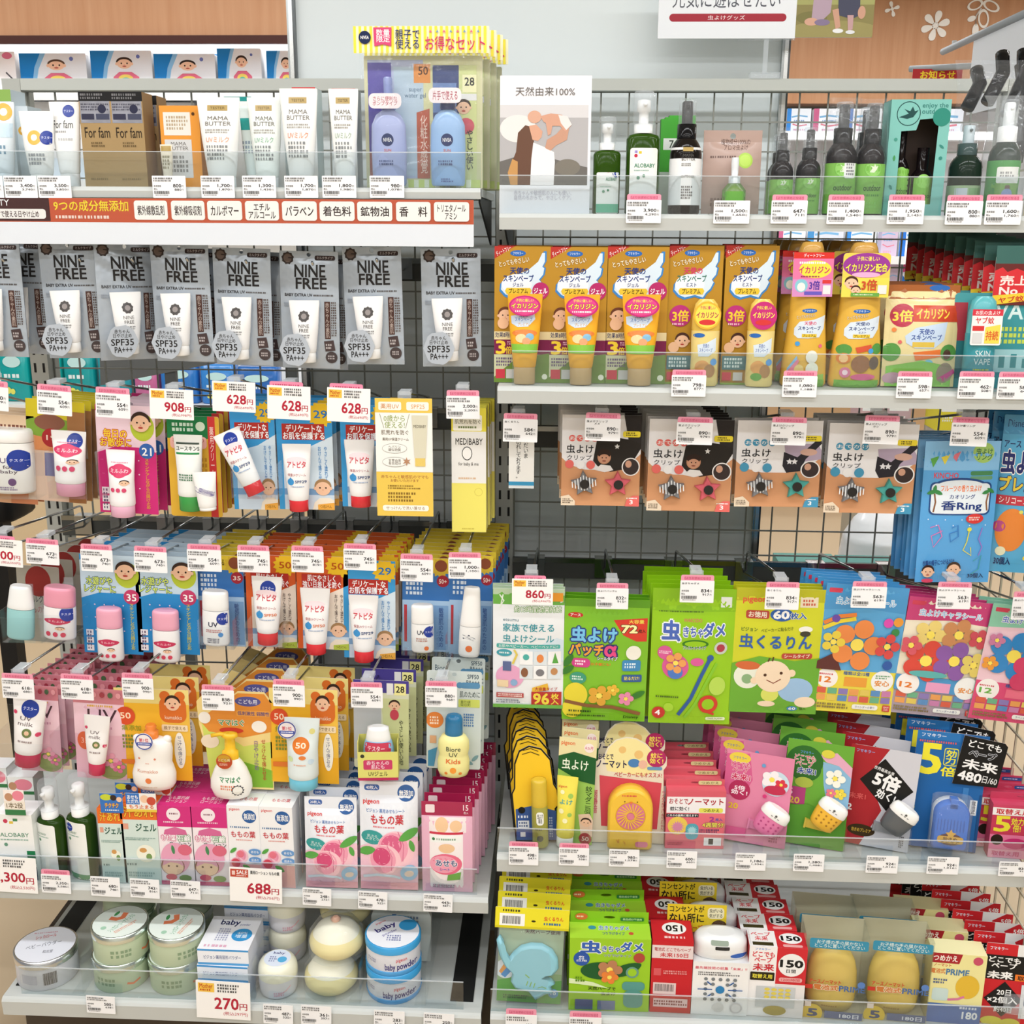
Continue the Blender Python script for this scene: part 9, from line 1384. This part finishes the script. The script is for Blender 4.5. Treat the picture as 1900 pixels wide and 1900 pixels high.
for i, (x0, y0, x1, c) in enumerate(((8, 640, 62, '12a8a8'), (66, 650, 122, '1fb8b4'), (126, 640, 182, '18a0a4'), (190, 660, 250, '2f9aa8'), (256, 676, 300, 'c86a9a'), (304, 668, 372, '2f7ac8'), (378, 672, 440, '3a8ad8'), (446, 676, 520, '2a6ab8'))):
    farpack('%s diaper bag, number %s from the left on the lower far shelf' % ('turquoise' if i < 4 else 'pink' if i == 4 else 'blue', ('one', 'two', 'three', 'four', 'five', 'six', 'seven', 'eight')[i]), (x0, y0, x1, 745), YF, [('E', .5, .3, .3, .1, 'c8ecec'), ('E', .3, .8, .1, .06, 'e8e46a'), ('E', .45, .82, .08, .05, 'e8e46a'), ('G', .2, .5, .8, .6, 1, 'e8f6f6')], c+'.f', z=zf3+.0005)
zf4 = at(100, 900, 2.0).z
struct('wall_left_base', MB().box(-3.6, -.5, 2.0, 2.14, 0, zf4, 'e4cda8'))
# grey sloping panel and unidentified black shape in the aisle behind
a0 = [at(186, 500, .9), at(580, 470, .9), at(580, 664, .9), at(430, 668, .9), at(190, 714, .9)]
o = obj('grey_panel', MB().plate([(p.x-a0[0].x, p.z-a0[0].z) for p in a0][::-1], -.015, .015, '6e7274'), None, (a0[0].x, .9, a0[0].z)); tag(o, 'dark grey display panel with slanting lower edge in the next aisle', 'panel')
obj('leg', MB().box(.16, .19, -.01, .01, -(a0[0].z), a0[3].z-a0[0].z+.002, '5a5e60').box(.5, .53, -.01, .01, -(a0[0].z), a0[3].z-a0[0].z+.002, '5a5e60'), o)
X, Z, w, h = bx(-60, 905, 46, 957, .35)
o = obj('black_shape', MB().loft([(0, w*.46, .07), (.008, w*.5, .08), (h*.9, w*.5, .08), (h, w*.46, .07)], '0c0c0e', .15, 24), None, (X, .35, Z)); tag(o, 'black rounded shape on an added stand behind the hooks at the left edge', 'case')  # plain shape for something dark and unidentified; its stand is added
obj('stand', MB().box(-.02, .02, -.02, .02, -Z, .002, '1a1a1c').box(-.12, .12, -.1, .1, -Z, -Z+.02, '1a1a1c'), o)
# far shelving right: sanitary packs
YR = 3.95; zq = at(1650, 476, YR).z
farshelf('far shelf on the right with the upper row of pale packs', .62, 4.2, YR-.14, YR+.16, zq)
SP = lambda i: [('R', 0, 0, 1, 1, ('eef0f6', 'd4d8e2', 'eaf0f8', 'c8b4c8', 'f0f0f4', 'f2f2f6', 'e8ecf6')[i]), ('R', 0, 0, .18, 1, ('c8648c', '4a90c8', '3a8ad8', 'a8a0b8', '2a70c8', 'e8e8f0', 'd8d8e0')[i]), ('V', [(.2, .34), (.5, .28), (.86, .32)], .06, '7ab0d8'), ('V', [(.25, .62), (.5, .7), (.85, .64)], .05, 'd8788a'), ('G', .3, .44, .8, .54, 1, '8aa8d0'), ('G', .3, .8, .8, .9, 1, 'd0a0b8')]
for i, (x0, x1) in enumerate(((1440, 1490), (1494, 1560), (1564, 1620), (1624, 1660), (1664, 1726), (1730, 1782), (1786, 1866))):
    farpack('pale sanitary pack, %s in the upper far row on the right' % ('first', 'second', 'third', 'fourth', 'fifth', 'sixth', 'seventh')[i], (x0, 416, x1, 476), YR, SP(i), 'eef0f4', z=zq+.0005, name='sanitary_pack')
zq2 = at(1650, 560, YR).z
farshelf('far shelf on the right with the lower row of packs', .62, 4.2, YR-.14, YR+.16, zq2)
for i, (x0, x1) in enumerate(((1440, 1500), (1506, 1570), (1576, 1632), (1636, 1664))):
    farpack('pale lilac pack, %s in the lower far row on the right' % ('first', 'second', 'third', 'fourth')[i], (x0, 490, x1, 560), YR, SP((3, 1, 4, 3)[i]), 'dcdce6', z=zq2+.0005, name='sanitary_pack')
farpack('blue and pink diaper pack with a baby face in the lower far row', (1668, 488, 1748, 560), YR, [('R', 0, 0, 1, 1, 'e4e6ee'), ('P', [(0, .3), (.5, 1), (0, 1)], '2a70c8'), ('R', 0, 0, 1, .22, 'd8488a'), ('T', 'お買い得', .2, .05, .6, .17, 'fff', 1), ('T', '12', .74, .1, .92, .4, '3a70a8', 3)]+baby(.74, .62, .17, 1.0), 'e4e6ee', z=zq2+.0005)
zq0 = at(1650, 250, YR).z
farshelf('far shelf on the right just under the wood panelling', .62, 4.2, YR-.14, YR+.16, zq0)
for i, (x0, x1) in enumerate(((1456, 1500), (1505, 1560), (1566, 1630), (1640, 1700), (1710, 1780))):
    farpack('white and blue tissue pack, %s in the top far row on the right' % ('first', 'second', 'third', 'fourth', 'fifth')[i], (x0, 204, x1, 250), YR, SP((2, 0, 4, 5, 6)[i]), 'eef0f4', z=zq0+.0005, name='tissue_pack')
# low goods glimpsed through the mesh on the right
for (x0, y0, x1, y1, Y, c, lab, nm) in ((1448, 1052, 1560, 1120, .55, '5a9a90', 'teal carton low behind the mesh, left one', 'teal_carton'), (1566, 1056, 1720, 1130, .6, '4a8a84', 'teal carton low behind the mesh, right one', 'teal_carton'), (1740, 745, 1800, 800, 1.4, 'd8cc3a', 'yellow pack glimpsed under the middle right shelf', 'yellow_pack'), (1806, 748, 1850, 810, 1.4, 'e8e8ea', 'white pack glimpsed under the middle right shelf', 'white_pack'), (1595, 742, 1640, 800, 1.5, 'c8a8ac', 'pinkish pack glimpsed between clip cards and shelf', 'pink_pack'), (1645, 742, 1690, 800, 1.5, 'b8a0a8', 'dull rose pack glimpsed left of the blue ring pouches', 'pink_pack')):
    X, Z, w, h = bx(x0, y0, x1, y1, Y); o = obj(nm, carton(w, h, .12, c, c, c, [('R', .1, .15, .9, .35, 'e8ecec'), ('G', .15, .5, .8, .7, 2, 'dfe4e4')]), None, (X, Y, Z)); tag(o, lab, 'pack', 'goods behind the mesh')
    zb_ = Z
    s2 = obj('stand', MB().box(-w/2, w/2, 0, .12, -Z, -.0005, 'b0a898'), o)
X, Z, w, h = bx(1560, 940, 1700, 1050, .9)
o = obj('white_bag', MB().loft([(0, w*.44, .08), (h*.1, w*.5, .1), (h*.5, w*.46, .09), (h*.8, w*.34, .05), (h, w*.2, .01)], 'e6e8ec.f', .4, 28), None, (X, .9, Z)); tag(o, 'white plastic bag on a stand seen through the right mesh', 'bag'); obj('stand', MB().box(-w*.45, w*.45, -.08, .08, -Z, -.0005, '8a8e90'), o)
